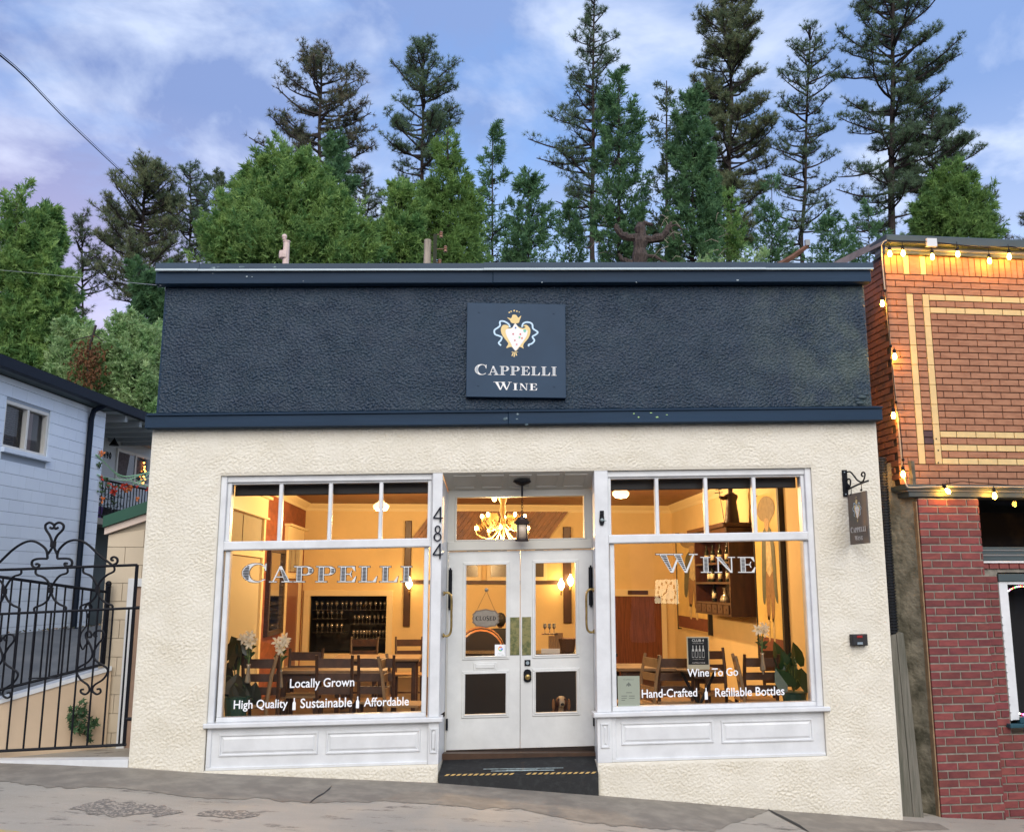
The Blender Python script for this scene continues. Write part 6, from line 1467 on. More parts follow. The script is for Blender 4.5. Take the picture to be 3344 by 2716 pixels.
# ---------------------------------------------------------------- chairs and tables
def chair(lab, at, rz, pale=False):
    t = thing('dining_chair', lab, 'chair', 'ladder back dining chairs', at=(at[0],at[1],RF), rz=rz); m_ = chpale if pale else chwood
    w_, d_ = .42, .40
    b = MB(); b.cham(-w_/2, w_/2, -d_/2, d_/2, .43, .455, .006); obj('seat', b, mat('rush_seat', (.42,.26,.12), .7, var=.3, vscale=30) if 'rush_seat' not in bpy.data.materials else bpy.data.materials['rush_seat'], t)
    for s in (-1,1):
        b = MB(); b.tube([(s*.19,-.18,0),(s*.19,-.17,.43)], .020, 6); obj('leg', b, m_, t)
        b = MB(); b.tube([(s*.20,.20,0),(s*.19,.18,.45),(s*.195,.22,.75),(s*.20,.27,.97)], [.019,.021,.021,.018], 6); obj('leg', b, m_, t)
    for z, y, h in ((.58,.197,.085),(.725,.222,.085),(.88,.245,.10)):
        b = MB(); b.add([(-.185,y-.008,z-h/2),(.185,y-.008,z-h/2),(.185,y-.008,z+h/2),(-.185,y-.008,z+h/2),(-.185,y+.008,z-h/2),(.185,y+.008,z-h/2),(.185,y+.008,z+h/2),(-.185,y+.008,z+h/2)], [(0,1,2,3),(7,6,5,4),(3,2,6,7),(0,4,5,1)])
        obj('slat', b, m_, t)
    b = MB(); b.tube([(-.19,-.175,.2),(.19,-.175,.2)], .011, 5); b.tube([(-.19,-.175,.28),(-.195,.19,.28)], .011, 5); b.tube([(.19,-.175,.28),(.195,.19,.28)], .011, 5); obj('stretcher', b, m_, t)
    return t
def cx_at(px, y): return onY(px, 2140, y).x
PI = math.pi
chair('pale worn chair turned sideways at the left end of the left window', (cx_at(800,.72)+.05,.85), -PI/2+.2, True)
chair('dark chair with its back to the glass, second from the left', (cx_at(880,1.25),1.05), PI)
chair('dark chair second from the left in the left window', (cx_at(1000,1.9),1.65), 0)
chair('dark chair under the words Locally Grown in the left window', (cx_at(1110,1.3),1.10), PI)
chair('dark chair right of centre in the left window', (cx_at(1240,1.3),1.12), PI)
chair('pale worn chair turned sideways at the right end of the left window', (cx_at(1330,.7)-.02,.80), PI/2-.15, True)
chair('pale worn chair turned sideways at the left end of the right window', (cx_at(2085,.72)-.06,.85), -PI/2+.25, True)
chair('dark chair behind the bottle poster at the left of the right window', (cx_at(2180,1.25),1.05), PI)
chair('dark chair right of the bottle poster in the right window', (cx_at(2320,2.0),1.75), .1)
chair('dark chair near the middle of the right window', (cx_at(2445,1.35),1.12), PI)
chair('pale worn chair below the lily in the right window', (cx_at(2495,.62)-.02,.78), PI/2-.2, True)
chair('dark chair at the right end of the right window by the plant', (cx_at(2540,2.0),1.8), 0)
def table(lab, x, y, w_, d_, round_=False):
    t = thing('dining_table', lab, 'table', 'wooden dining tables', at=(x,y,RF))
    b = MB(); b.cham(-w_/2, w_/2, -d_/2, d_/2, .71, .75, .008); obj('tabletop', b, chpale, t)
    for s in (-1,1):
        for q in (-1,1): b = MB(); b.cham(s*(w_/2-.08)-.03, s*(w_/2-.08)+.03, q*(d_/2-.08)-.03, q*(d_/2-.08)+.03, 0, .709, .004); obj('leg', b, chwood, t)
    b = MB(); b.box(-w_/2+.06, w_/2-.06, -d_/2+.06, -d_/2+.08, .62, .709); obj('apron', b, chwood, t)
    return t
table('long wooden table among the chairs in the left window', -1.55, 1.75, 1.3, .7)
table('wooden table among the chairs in the right window', 2.5, 2.0, 1.2, .7)
table('wooden table behind the chairs at the back of the room', -1.2, 3.6, 1.2, .8)
chair('dark chair at the table further back on the left', (-1.5,4.3), 0); chair('dark chair at the table further back, nearer the middle', (-.8,4.3), .1)
# small round table with crossed legs carrying the poster
tt = thing('pedestal_table', 'small folding table with crossed legs under the bottle poster', 'table')
p = onY(1900+740/1.929, 1500+1320/1.929, .55); b = MB(); b.lathe([(.001,-.02),(.25,-.02),(.26,-.01),(.25,0),(.001,.0)], (p.x,.62,p.z), 20); obj('tabletop', b, chpale, tt)
for s in (-1,1): b = MB(); b.tube([(p.x+s*.2,.6+s*.02,p.z-.02),(p.x-s*.22,.6+s*.02,RF)], .018, 6); obj('leg', b, M_['black'], tt)
ps = thing('bottle_poster', 'framed black CLUB 4 poster with four bottles behind the right pane', 'poster')
a, c_ = onY(*B5(660,1116), .5), onY(*B5(806,1310), .5)
b = MB(); b.cham(a.x, c_.x, .50, .52, p.z+.0, a.z, .003); obj('stand', b, mat('clear_frame_edge', (.70,.66,.50), .3), ps)
e = .012; iz0 = p.z+.055; b = MB(); b.box(a.x+e, c_.x-e, .496, .4995, iz0, a.z-e); obj('print', b, mat('poster_black', (.008,.012,.018), .35), ps)
Wd = c_.x-a.x-2*e; Hd = a.z-e-iz0
pp = lambda x, y, z: (a.x+e+Wd*x, .495-y, iz0+Hd*z)
PP, SS, wd = serif('CLUB', .10, 1, 1.0, .2) if False else ([],[],1)
def ptext(t_, x, z, w_, s=1.0, m_=None, par=None, pf=None, bold=False):
    o = sanstext('print_text', t_, 1.0, m_ or M_['ivory'], lambda x_, y_, z_: (x_, 0, z_), par, align='LEFT', bold=bold)
    xs = [v.co.x for v in o.data.vertices]; a_, b_ = min(xs), max(xs); k = w_/(b_-a_)
    for v in o.data.vertices: v.co = Vector(pf(x+(v.co.x-a_)*k, .0008, z+v.co.z*k*s))
    o['label'] = 'printed words '+t_
ptext('CLUB 4', .20, .86, .60, .75, None, ps, pp, True); ptext('Four bottles a month', .24, .79, .52, .7, None, ps, pp); ptext('CAPPELLI WINE', .18, .05, .64, .6, None, ps, pp, True)
ptext('Four Bottles a Month to Sell', .22, .19, .56, .7, None, ps, pp)
b = MB()
for k in range(4):
    x = .24+.17*k
    for pr_, yy in ((((-.055,.26),(.055,.26),(.055,.52),(.045,.57),(.02,.61),(.02,.72),(-.02,.72),(-.02,.61),(-.045,.57),(-.055,.52)),.0008),): b.add([pp(x+u, yy, v) for u, v in pr_], [tuple(range(len(pr_)))])
obj('bottle_print', b, M_['letter'], ps)['kind'] = 'stuff'
b = MB()
for k in range(4):
    x = .24+.17*k; b.add([pp(x-.043,.0016,.28),pp(x+.043,.0016,.28),pp(x+.043,.0016,.50),pp(x-.043,.0016,.50)], [(0,1,2,3)])
obj('bottle_print', b, bpy.data.materials['poster_black'], ps)['kind'] = 'stuff'
# paper menu taped inside the right pane
mn = thing('paper_menu', 'pale green paper menu taped inside the lower left of the right pane', 'menu')
a, c_ = onY(*B5(225,1362), .108), onY(*B5(367,1553), .108); b = MB(); b.box(a.x, c_.x, .106, .109, c_.z, a.z); obj('sheet', b, mat('pale_green_paper', (.66,.74,.62), .8, emit=(.66,.74,.62), estr=0), mn)
gink = mat('grey_print_ink', (.30,.34,.30), .8); pm = lambda x, y, z: (a.x+(c_.x-a.x)*x, .1052-y, c_.z+(a.z-c_.z)*z)
PP, SS, wd = serif('CAPPELLI', .05, .8, 1, .12); b = MB(); flat(b, PP, lambda x, y, z: pm(.27+x*.46/wd, y, .86+z), .0, step=.00001); obj('print_text', b, gink, mn)
for x, z, w_, t_ in ((.38,.44,.26,'Sunday'),(.16,.33,.26,'Monday Friday'),(.50,.33,.26,'Noon to Five'),(.16,.26,.24,'Saturday'),(.50,.26,.26,'Noon to Six'),(.16,.19,.16,'Closed')):
    b = MB(); b.add([pm(x,.0,z),pm(x+w_,.0,z),pm(x+w_,.0,z+.022),pm(x,.0,z+.022)], [(0,1,2,3)]); obj('text_line', b, gink, mn)
b = MB()
for q in ([(.42,.72),(.50,.80),(.58,.72),(.50,.64)], [(.38,.66),(.42,.76),(.44,.68)], [(.56,.68),(.58,.76),(.62,.66)]): b.add([pm(x,.0003,z) for x, z in q], [tuple(range(len(q)))])
obj('small_crest', b, gink, mn)
# lilies in vases, big leaved plants
white_p = mat('white_petal', (.80,.74,.60), .5, trans=.2); stemg = mat('lily_stem', (.10,.16,.05), .6)
def lily(lab, px, py, y, s, flowers, seed):
    r_ = random.Random(seed); c0 = onY(px, py, y); t = thing('lily_vase', lab, 'flowers', 'white lilies in slim vases')
    b = MB(); b.lathe([(.03,0),(.035,.02),(.022,.10),(.016,.17),(.024,.20)], (c0.x,y,c0.z-.40*s-.2), 12); b.tube([(c0.x,y,RF+.755),(c0.x,y,c0.z-.40*s-.19)], .012, 5); obj('vase', b, clg, t, smooth=True)
    for k, (dx, dz) in enumerate(flowers):
        f = Vector((c0.x+dx*s, y+r_.uniform(-.05,.05), c0.z+dz*s)); b = MB(); b.tube(smooth([(c0.x,y,c0.z-.42*s),(c0.x+dx*s*.4,y,c0.z-.15*s),tuple(f)],4), .005, 5); obj('stem', b, stemg, t)
        ax = Vector((r_.uniform(-1,1), -1, r_.uniform(-.2,.7))).normalized(); u = ax.cross(Vector((0,0,1))).normalized(); v = ax.cross(u); b = MB()
        for j in range(6):
            a_ = j*PI/3+r_.random()*.2; d = u*math.cos(a_)+v*math.sin(a_); L = .095*s; w_ = (u*-math.sin(a_)+v*math.cos(a_))*.022*s
            p0 = f; p1 = f+ax*L*.5+d*L*.4; p2 = f+ax*L*.6+d*L*.85; p3 = f+ax*L*.35+d*L*1.25
            b.add([p0,p1+w_,p1-w_,p2+w_,p2-w_,p3], [(0,1,2),(1,3,4,2),(3,5,4)])
        obj('flower', b, white_p, t)
    b = MB()
    for k in range(6):
        a_ = r_.random()*6.28; p = Vector((c0.x,y,c0.z-.25*s+r_.uniform(-.1,.15)*s)); d = Vector((math.cos(a_),math.sin(a_)*.5,.35))*.13*s; w_ = Vector((0,.02,.02))
        b.add([p,p+d*.5+w_,p+d,p+d*.5-w_], [(0,1,2,3)])
    obj('leaves', b, mat('lily_leaf', (.03,.06,.02), .5) if 'lily_leaf' not in bpy.data.materials else bpy.data.materials['lily_leaf'], t)
lily('white lilies at the far left of the left window', *B3(262,1140), .55, .62, [(-.12,.02),(0,.08),(.1,.03),(.02,-.06)], 1)
lily('white lilies left of centre in the left window', *B3(465,1165), .9, .68, [(-.06,-.02),(.03,.04),(.08,.1),(.0,-.08),(-.1,.02)], 2)
lily('white lily between the chairs in the right window', *B5(1130,1075), .75, .62, [(-.10,.0),(-.03,.06),(.05,.04),(.03,-.05)], 3)
def bigplant(lab, px, py, y, n, spread, seed, col_, tall):
    r_ = random.Random(seed); c0 = onY(px, py, y); t = thing('potted_plant', lab, 'potted plant', 'big leaved plants inside the windows')
    b = MB(); b.lathe([(.10,0),(.14,.24),(.15,.26)], (c0.x,y,RF+.3), 14); b.lathe([(.16,0),(.16,.02),(.03,.04),(.03,.26),(.16,.28),(.16,.30)], (c0.x,y,RF), 12); obj('pot', b, mat('pot_%d' % seed, (.03,.10,.08), .4), t)
    m_ = mat('big_leaf_%d' % seed, col_, .35, var=.3, vscale=12)
    for k in range(n):
        tip = Vector((c0.x+r_.uniform(-spread,spread), y+r_.uniform(-.15,.2), c0.z+r_.uniform(-tall,tall))); base = Vector((c0.x,y,RF+.55))
        b = MB(); b.tube(smooth([base, base.lerp(tip,.5)+Vector((0,0,.1)), tip],4), .006, 5); obj('leaf_stalk', b, stemg, t)
        nrm = Vector((r_.gauss(0,.4),-1,r_.uniform(-.2,.7))).normalized(); u = nrm.cross(Vector((r_.gauss(0,.4),0,1))).normalized(); v = nrm.cross(u); S = r_.uniform(.10,.17)
        out = [(0,.15),(.35,.55),(.75,.55),(.95,.1),(.85,-.45),(.45,-.95),(.0,-1.35),(-.45,-.95),(-.85,-.45),(-.95,.1),(-.75,.55),(-.35,.55)]
        b = MB(); b.add([tip+u*x*S*.8-v*z*S*-1+nrm*(.03*abs(x)) for x, z in out]+[tip+v*-.3*S*0], [(12,i,(i+1)%12) for i in range(12)]); obj('leaf', b, m_, t)
bigplant('dark big leaved plant at the left end of the left window', *B3(190,1290), .75, 7, .16, 11, (.02,.035,.018), .16)
bigplant('feathery plant low in the left corner of the left window', *B3(180,1480), .55, 9, .14, 12, (.05,.055,.035), .10)
bigplant('glossy big leaved plant at the right end of the right window', *B5(1330,1320), .8, 9, .15, 13, (.02,.075,.03), .18)
# ---------------------------------------------------------------- entrance end: counter, barrel, person, dog, small things
ct = thing('bar_counter', 'dark bar counter standing behind the double doors', 'counter')
b = MB(); b.cham(-.35, 1.95, 2.0, 2.6, -.90, -.86, .006); obj('counter_top', b, mat('black_counter_top', (.02,.015,.012), .25), ct)
b = MB(); b.box(-.30, 1.90, 2.05, 2.55, RF, -.901); obj('counter_body', b, blk, ct)
bar_ = thing('wine_barrel', 'wooden wine barrel lying behind the counter under the closed sign', 'barrel')
p = onY(1566, 2045, 4.2); rr = .36; bc = Vector((p.x+.02, 4.2, p.z-rr))
b = MB(); b.lathe([(.30,-.35),(.345,-.2),(.36,0),(.345,.2),(.30,.35)], tuple(bc), 24, axis='Y'); obj('staves', b, mat('barrel_oak', (.34,.13,.05), .45, var=.4, vscale=6), bar_, smooth=True)
for yy, r_ in ((-.34,.306),(-.22,.345),(.22,.345)): b = MB(); b.lathe([(r_,yy-.02),(r_+.006,yy),(r_,yy+.02)], tuple(bc), 24, axis='Y'); obj('hoop', b, mat('barrel_hoop', (.05,.04,.035), .4, metal=.6) if 'barrel_hoop' not in bpy.data.materials else bpy.data.materials['barrel_hoop'], bar_)
b = MB(); b.box(bc.x-.3, bc.x+.3, 3.95, 4.45, RF, bc.z-.30); obj('barrel_stand', b, blk, bar_)
# person in dark clothes sitting beyond the counter, seen from behind and partly hidden by the door sign
pe = thing('person', 'person in a dark jacket sitting with head bowed beyond the counter', 'person')
def skin(name, verts, edges, radii, m_, parent, lv=2):
    me = bpy.data.meshes.new(name); me.from_pydata(verts, edges, []); o = bpy.data.objects.new(name, me); C.objects.link(o); o.parent = parent
    s_ = o.modifiers.new('s', 'SKIN'); sv = me.skin_vertices[0].data
    for i, r in enumerate(radii): sv[i].radius = (r, r) if isinstance(r, (int, float)) else r
    sv[0].use_root = True
    u = o.modifiers.new('u', 'SUBSURF'); u.levels = lv; u.render_levels = lv
    dg = bpy.context.evaluated_depsgraph_get(); dg.update(); m2 = bpy.data.meshes.new_from_object(o.evaluated_get(dg)); o.modifiers.clear(); o.data = m2
    m2.materials.clear(); m2.materials.append(m_); m2.polygons.foreach_set('use_smooth', [True]*len(m2.polygons)); return o
hp_ = onY(1634, 2026, 5.6); X, Y, Z = hp_.x, 5.6, hp_.z
jk = mat('dark_jacket', (.012,.012,.016), .8); sk = mat('skin_tone', (.36,.20,.12), .55); tr_ = mat('dark_trousers', (.015,.015,.02), .8)
v = [(X,Y,Z-.60),(X,Y,Z-.42),(X,Y,Z-.24),(X,Y,Z-.12),(X-.17,Y,Z-.19),(X-.24,Y+.02,Z-.38),(X-.20,Y+.18,Z-.52),(X-.12,Y+.28,Z-.50),(X+.17,Y,Z-.19),(X+.24,Y+.02,Z-.38),(X+.20,Y+.18,Z-.52),(X+.12,Y+.28,Z-.50),
     (X-.10,Y+.02,Z-.66),(X-.12,Y+.42,Z-.64),(X-.12,Y+.44,Z-1.10),(X+.10,Y+.02,Z-.66),(X+.12,Y+.42,Z-.64),(X+.12,Y+.44,Z-1.10),(X-.12,Y+.54,Z-1.14),(X+.12,Y+.54,Z-1.14)]
e_ = [(0,1),(1,2),(2,3),(2,4),(4,5),(5,6),(6,7),(2,8),(8,9),(9,10),(10,11),(0,12),(12,13),(13,14),(14,18),(0,15),(15,16),(16,17),(17,19)]
skin('body', v, e_, [.15,(.16,.12),(.15,.11),.05,.075,.055,.042,.032,.075,.055,.042,.032,.10,.085,.055,.10,.085,.055,.045,.045], jk, pe)
b = MB(); b.ball((X,Y+.015,Z), .10, 14, sq=(.80,.95,1.15)); b.ball((X,Y+.115,Z-.02), .016, 6, sq=(.8,1.2,1.4)); b.ball((X-.082,Y,Z-.01), .022, 6, sq=(.5,1,1.3)); b.ball((X+.082,Y,Z-.01), .022, 6, sq=(.5,1,1.3)); obj('head', b, sk, pe, smooth=True)
b = MB(); b.ball((X,Y-.018,Z+.020), .108, 14, sq=(.84,.98,1.05)); obj('hair', b, mat('black_hair', (.012,.010,.009), .7, bump=.5, bscale=60), pe, smooth=True)
for s in (-1,1):
    hx_, hy_, hz_ = X+s*.12, Y+.28, Z-.50
    b = MB(); b.ball((hx_,hy_+.04,hz_), .040, 8, sq=(.9,1.1,.55))
    for k in range(4): b.tube([(hx_+(k-1.5)*.017,hy_+.075,hz_),(hx_+(k-1.5)*.018,hy_+.115,hz_-.008),(hx_+(k-1.5)*.017,hy_+.14+.006*abs(k-1),hz_-.028)], .0085, 5)
    b.tube([(hx_-s*.03,hy_+.04,hz_),(hx_-s*.052,hy_+.075,hz_-.012)], .010, 5); obj('hand', b, sk, pe, smooth=True)
st_ = thing('bar_stool', 'dark stool under the seated person', 'stool'); b = MB(); b.lathe([(.17,Z-.80),(.18,Z-.78),(.17,Z-.755)], (X,Y+.05,0), 14); obj('seat', b, blk, st_)
for k in range(4): a_ = k*PI/2+.8; b = MB(); b.tube([(X+.12*math.cos(a_),Y-.05+.12*math.sin(a_),Z-.80),(X+.17*math.cos(a_),Y-.05+.17*math.sin(a_),RF)], .014, 5); obj('leg', b, blk, st_)
# dog sitting just inside the right door
dg_ = thing('dog', 'brown and white dog sitting inside the glass of the right door', 'dog')
dp = onY(1833, 2290, 1.05); X, Y, Z = dp.x, 1.05, dp.z
fur = bpy.data.materials.new('dog_fur'); fur.use_nodes = True; t_ = fur.node_tree; bs = t_.nodes['Principled BSDF']; bs.inputs['Roughness'].default_value = .8
g = t_.nodes.new('ShaderNodeNewGeometry'); sp_ = t_.nodes.new('ShaderNodeSeparateXYZ'); t_.links.new(g.outputs['Position'], sp_.inputs[0])
ab = t_.nodes.new('ShaderNodeMath'); ab.operation = 'SUBTRACT'; ab.inputs[1].default_value = X; t_.links.new(sp_.outputs[0], ab.inputs[0])
a2 = t_.nodes.new('ShaderNodeMath'); a2.operation = 'ABSOLUTE'; t_.links.new(ab.outputs[0], a2.inputs[0])
lt_ = t_.nodes.new('ShaderNodeMapRange'); lt_.inputs['From Min'].default_value = .022; lt_.inputs['From Max'].default_value = .036; t_.links.new(a2.outputs[0], lt_.inputs['Value'])
mx = t_.nodes.new('ShaderNodeMix'); mx.data_type = 'RGBA'; mx.inputs[6].default_value = (.42,.38,.32,1); mx.inputs[7].default_value = (.07,.025,.012,1); t_.links.new(lt_.outputs[0], mx.inputs[0]); t_.links.new(mx.outputs[2], bs.inputs['Base Color'])
v = [(X,Y+.30,RF+.13),(X,Y+.24,RF+.28),(X,Y+.14,Z-.14),(X,Y+.06,Z-.03),(X,Y+.0,Z+.015),(X,Y-.075,Z-.015),(X,Y-.11,Z-.02),
     (X-.07,Y+.10,RF+.24),(X-.07,Y+.07,RF+.03),(X-.07,Y+.02,RF+.022),(X+.07,Y+.10,RF+.24),(X+.07,Y+.07,RF+.03),(X+.07,Y+.02,RF+.022),
     (X-.10,Y+.22,RF+.10),(X-.11,Y+.10,RF+.035),(X+.10,Y+.22,RF+.10),(X+.11,Y+.10,RF+.035),(X+.05,Y+.44,RF+.05),(X+.16,Y+.52,RF+.04)]
e_ = [(0,1),(1,2),(2,3),(3,4),(4,5),(5,6),(1,7),(7,8),(8,9),(1,10),(10,11),(11,12),(0,13),(13,14),(0,15),(15,16),(0,17),(17,18)]
skin('body', v, e_, [.12,.12,.085,.07,.078,.045,.028,.045,.026,.024,.045,.026,.024,.07,.03,.07,.03,.025,.015], fur, dg_)
brn = mat('dog_ear_brown', (.24,.12,.05), .8)
for s in (-1,1):
    b = MB(); b.ball((X+s*.088,Y+.01,Z-.035), .05, 8, sq=(.38,.6,1.35)); obj('ear', b, brn, dg_, smooth=True)
    b = MB(); b.ball((X+s*.034,Y-.058,Z+.030), .011, 6); obj('eye', b, M_['black'], dg_)
b = MB(); b.ball((X,Y-.138,Z-.012), .018, 8, sq=(1.2,.8,.9)); obj('nose', b, M_['black'], dg_)
# things standing on the counter
def cnt(px, py, y=2.2): p = onY(px, py, y); return p
rk = thing('bottle_rack', 'rack of small glasses and tubes on the counter behind the right door', 'rack')
b = MB()
for k in range(7): x = cnt(1798+k*6.5,2100).x; b.lathe([(.018,0),(.018,.24 if k > 2 else .20)], (x,2.3,-.859), 8)
obj('tube', b, mat('tan_tube', (.35,.20,.09), .4, objrand=.1), rk); b = MB(); q = cnt(1772,2090); b.box(q.x-.0, q.x+.2, 2.25, 2.4, -.64, -.63); obj('rack_shelf', b, dkwood, rk)
b = MB()
for k in range(3): b.lathe([(.02,0),(.004,.01),(.004,.05),(.024,.08),(.02,.13)], (q.x+.04+k*.06,2.32,-.629), 8)
obj('small_glass', b, gm_, rk)['kind'] = 'stuff'
bk = thing('wicker_basket', 'dark wicker basket on the counter behind the right door', 'basket')
q0, q1_ = cnt(1830,2110), cnt(1878,2090); b = MB(); b.lathe([(.10,0),(.13,.16),(.12,.17)], ((q0.x+q1_.x)/2,2.35,-.859), 14); obj('basket_body', b, mat('wicker', (.12,.06,.03), .8, bump=1, bscale=60, bdist=.01), bk)
cd = thing('counter_card', 'small white card standing on the counter behind the right door', 'card')
q0, q1_ = onY(1768,2121,1.98), onY(1829,2137,1.98); b = MB(); b.box(q0.x, q1_.x, 2.01, 2.02, -.859, -.859+(q0.z-q1_.z)); obj('card', b, M_['ivory'], cd)
# closed sign hanging inside the left door pane, and the sticker
cs = thing('closed_sign', 'scalloped wooden CLOSED sign hanging inside the left door pane', 'sign')
def k5(x, y, yy=DY+.06): return onY(1420+x/2.1175, 1800+y/2.1175, yy)
cen = k5(352,462); w_ = (k5(446,462).x-k5(258,462).x)/2; h_2 = (k5(352,398).z-k5(352,526).z)/2
outl = [(1,0),(.94,.25),(1,.42),(.82,.66),(.74,.84),(.45,.88),(0,1.02),(-.45,.88),(-.74,.84),(-.82,.66),(-1,.42),(-.94,.25),(-1,0),(-.94,-.25),(-1,-.42),(-.82,-.66),(-.74,-.84),(-.45,-.88),(0,-1.02),(.45,-.88),(.74,-.84),(.82,-.66),(1,-.42),(.94,-.25)]
b = MB(); b.prism([(cen.x+x*w_, cen.z+z*h_2) for x, z in outl], DY+.052, DY+.062); obj('board', b, mat('taupe_sign_edge', (.30,.24,.19), .6), cs)
b = MB(); b.prism([(cen.x+x*w_*.90, cen.z+z*h_2*.86) for x, z in outl], DY+.048, DY+.0515); obj('face', b, mat('distressed_cream_face', (.56,.50,.42), .7, col2=(.44,.38,.32), vscale=20), cs)
PP, SS, wd = serif('CLOSED', h_2*.46, 1, .92, .10); k_ = w_*1.5/wd; b = MB(); flat(b, PP, lambda x, y, z: (cen.x-w_*.75+x*k_, y, cen.z-h_2*.22+z), DY+.0472, step=-.00001); o = obj('lettering', b, M_['navyl'], cs); o['label'] = 'dark serif letters CLOSED'
nl = k5(357,272); b = MB(); b.tube([(nl.x,nl.y,nl.z),(cen.x-.1,nl.y,cen.z+h_2*.85)], .003, 4); b.tube([(nl.x,nl.y,nl.z),(cen.x+.1,nl.y,cen.z+h_2*.85)], .003, 4); obj('cord', b, mat('jute_cord', (.40,.26,.12), .8), cs)
b = MB(); b.ball((nl.x,nl.y,nl.z+.01), .022, 8, sq=(1,.4,1)); obj('suction_hook', b, clg, cs)
gs = thing('door_sticker', 'small white square sticker with a coloured letter G on the left door pane', 'sticker')
q0, q1_ = k5(415,643,DY+.028), k5(493,723,DY+.028); sx0, sx1, sz1, sz0 = q0.x, q1_.x, q0.z, q1_.z
b = MB(); b.box(sx0, sx1, DY+.0265, DY+.0285, sz0, sz1); obj('sticker_back', b, mat('white_sticker', (.85,.87,.9), .4), gs)
cx2, cz2, r2 = (sx0+sx1)/2, sz1-(sz1-sz0)*.36, (sx1-sx0)*.20
for a0, a1, cl_ in ((45,135,(.80,.05,.03)),(135,215,(.95,.55,.02)),(215,310,(.03,.42,.10)),(310,362,(.03,.18,.75))):
    P_ = band(ell(cx2,cz2,r2,r2,a0,a1,6), ell(cx2,cz2,r2*.58,r2*.58,a0,a1,6)); b = MB(); flat(b, P_, lambda x, y, z: (x,y,z), DY+.0255, step=0); obj('letter_arc', b, mat('g_colour', cl_, .5), gs)
b = MB(); b.add([(cx2,DY+.0250,cz2-r2*.2),(cx2+r2,DY+.0250,cz2-r2*.2),(cx2+r2,DY+.0250,cz2+r2*.2),(cx2,DY+.0250,cz2+r2*.2)], [(0,1,2,3)]); obj('letter_bar', b, bpy.data.materials['g_colour.003'], gs)
ptext('Find us', .30, .20, .36, 1, gink, gs, lambda x, y, z: (sx0+(sx1-sx0)*x, DY+.0262-y*.5, sz0+(sz1-sz0)*z))
ptext('on Google', .20, .08, .60, 1, gink, gs, lambda x, y, z: (sx0+(sx1-sx0)*x, DY+.0262-y*.5, sz0+(sz1-sz0)*z))
# lit square clock across the street, behind the camera: it shows only as a reflection in the right pane
gp = Vector(shr((0,FY,0))); d = ray(2177, 1932); hit = CAM + d*((FY+10)/d.y); rd = Vector((d.x,-d.y,d.z)).normalized(); cl_ = hit + rd*16.5
ck = thing('street_clock', 'lit square clock standing across the street, reflected in the right window', 'clock')
S_ = .34
b = MB(); b.box(-S_, S_, -.09, -.001, -S_, S_); o = obj('case', b, blk, ck); o.location = (cl_.x, cl_.y-.002, cl_.z)
b = MB(); b.add([(-S_,0,-S_),(S_,0,-S_),(S_,0,S_),(-S_,0,S_)], [(0,1,2,3)]); o = obj('dial', b, emis('lit_dial', (1,.9,.55), 6), ck); o.location = cl_
hand = mat('dial_ink', (.02,.02,.02), .6); b = MB()
for k in range(12): a_ = k*PI/6; b.box(math.sin(a_)*S_*.75-.02, math.sin(a_)*S_*.75+.02, .004, .02, math.cos(a_)*S_*.75-.045, math.cos(a_)*S_*.75+.045)
b.tube([(0,.02,0),(.05,.02,S_*.6)], .016, 4); b.tube([(0,.02,0),(-.14,.02,-.14)], .018, 4); o = obj('dial_marks', b, hand, ck); o.location = cl_; o['kind'] = 'stuff'
b = MB(); b.tube([(cl_.x,cl_.y-.06,cl_.z-S_),(cl_.x,cl_.y-.06,-2.6)], .09, 8); obj('post', b, blk, ck)
# ================================================================= trees on the hillside
def hillz(x, y):
    g0 = gz(max(-40,min(40,x)))-.5
    return g0 if y <= 12 else g0 + (min(y,90)-12)*.10
def leafmat(name, c1_, c2_, tr=.38, r=.7):
    m_ = mat(name, c1_, r, spec=.25, col2=c2_, vscale=2.2, thr=(.38,.62), detail=3, trans=tr); return m_
LM = dict(cedar=leafmat('cedar_foliage', (.32,.48,.15), (.12,.26,.085)), bright=leafmat('bright_foliage', (.46,.60,.30), (.26,.44,.18)), yellowg=leafmat('yellow_green_foliage', (.24,.39,.11), (.13,.25,.08)),
 dark=leafmat('dark_conifer_foliage', (.17,.32,.14), (.08,.18,.09)), pine=leafmat('pine_needles', (.17,.25,.14), (.10,.165,.095), .4), olive=leafmat('olive_pine_needles', (.25,.275,.14), (.13,.19,.10), .4),
 rust=leafmat('dying_pine_needles', (.20,.17,.11), (.10,.15,.085), .35), pale=leafmat('pale_grey_foliage', (.17,.22,.13), (.11,.16,.10)), brown=leafmat('dead_brown_foliage', (.20,.095,.04), (.12,.06,.03), .1))
BARK = mat('dark_bark', (.045,.033,.028), .9, var=.5, vscale=6, bump=.8, bscale=25, bdist=.03, stretch=(3,3,.5)); TWIG = mat('dark_twig', (.030,.024,.022), .9); PALET = mat('pale_dead_twig', (.22,.19,.15), .9)
def tris(name, V, m_, parent, k=3):
    V = np.asarray(V, dtype=np.float32).reshape(-1, 3); n = len(V)//k; me = bpy.data.meshes.new(name)
    me.vertices.add(len(V)); me.vertices.foreach_set('co', V.ravel()); me.loops.add(n*k); me.loops.foreach_set('vertex_index', np.arange(n*k, dtype=np.int32))
    me.polygons.add(n); me.polygons.foreach_set('loop_start', np.arange(0, n*k, k, dtype=np.int32)); me.polygons.foreach_set('loop_total', np.full(n, k, dtype=np.int32)); me.update(calc_edges=True)
    me.materials.append(m_); o = bpy.data.objects.new(name, me); C.objects.link(o); o.parent = parent; return o
def unit(a): return a/np.maximum(1e-6, np.linalg.norm(a, axis=-1, keepdims=True))
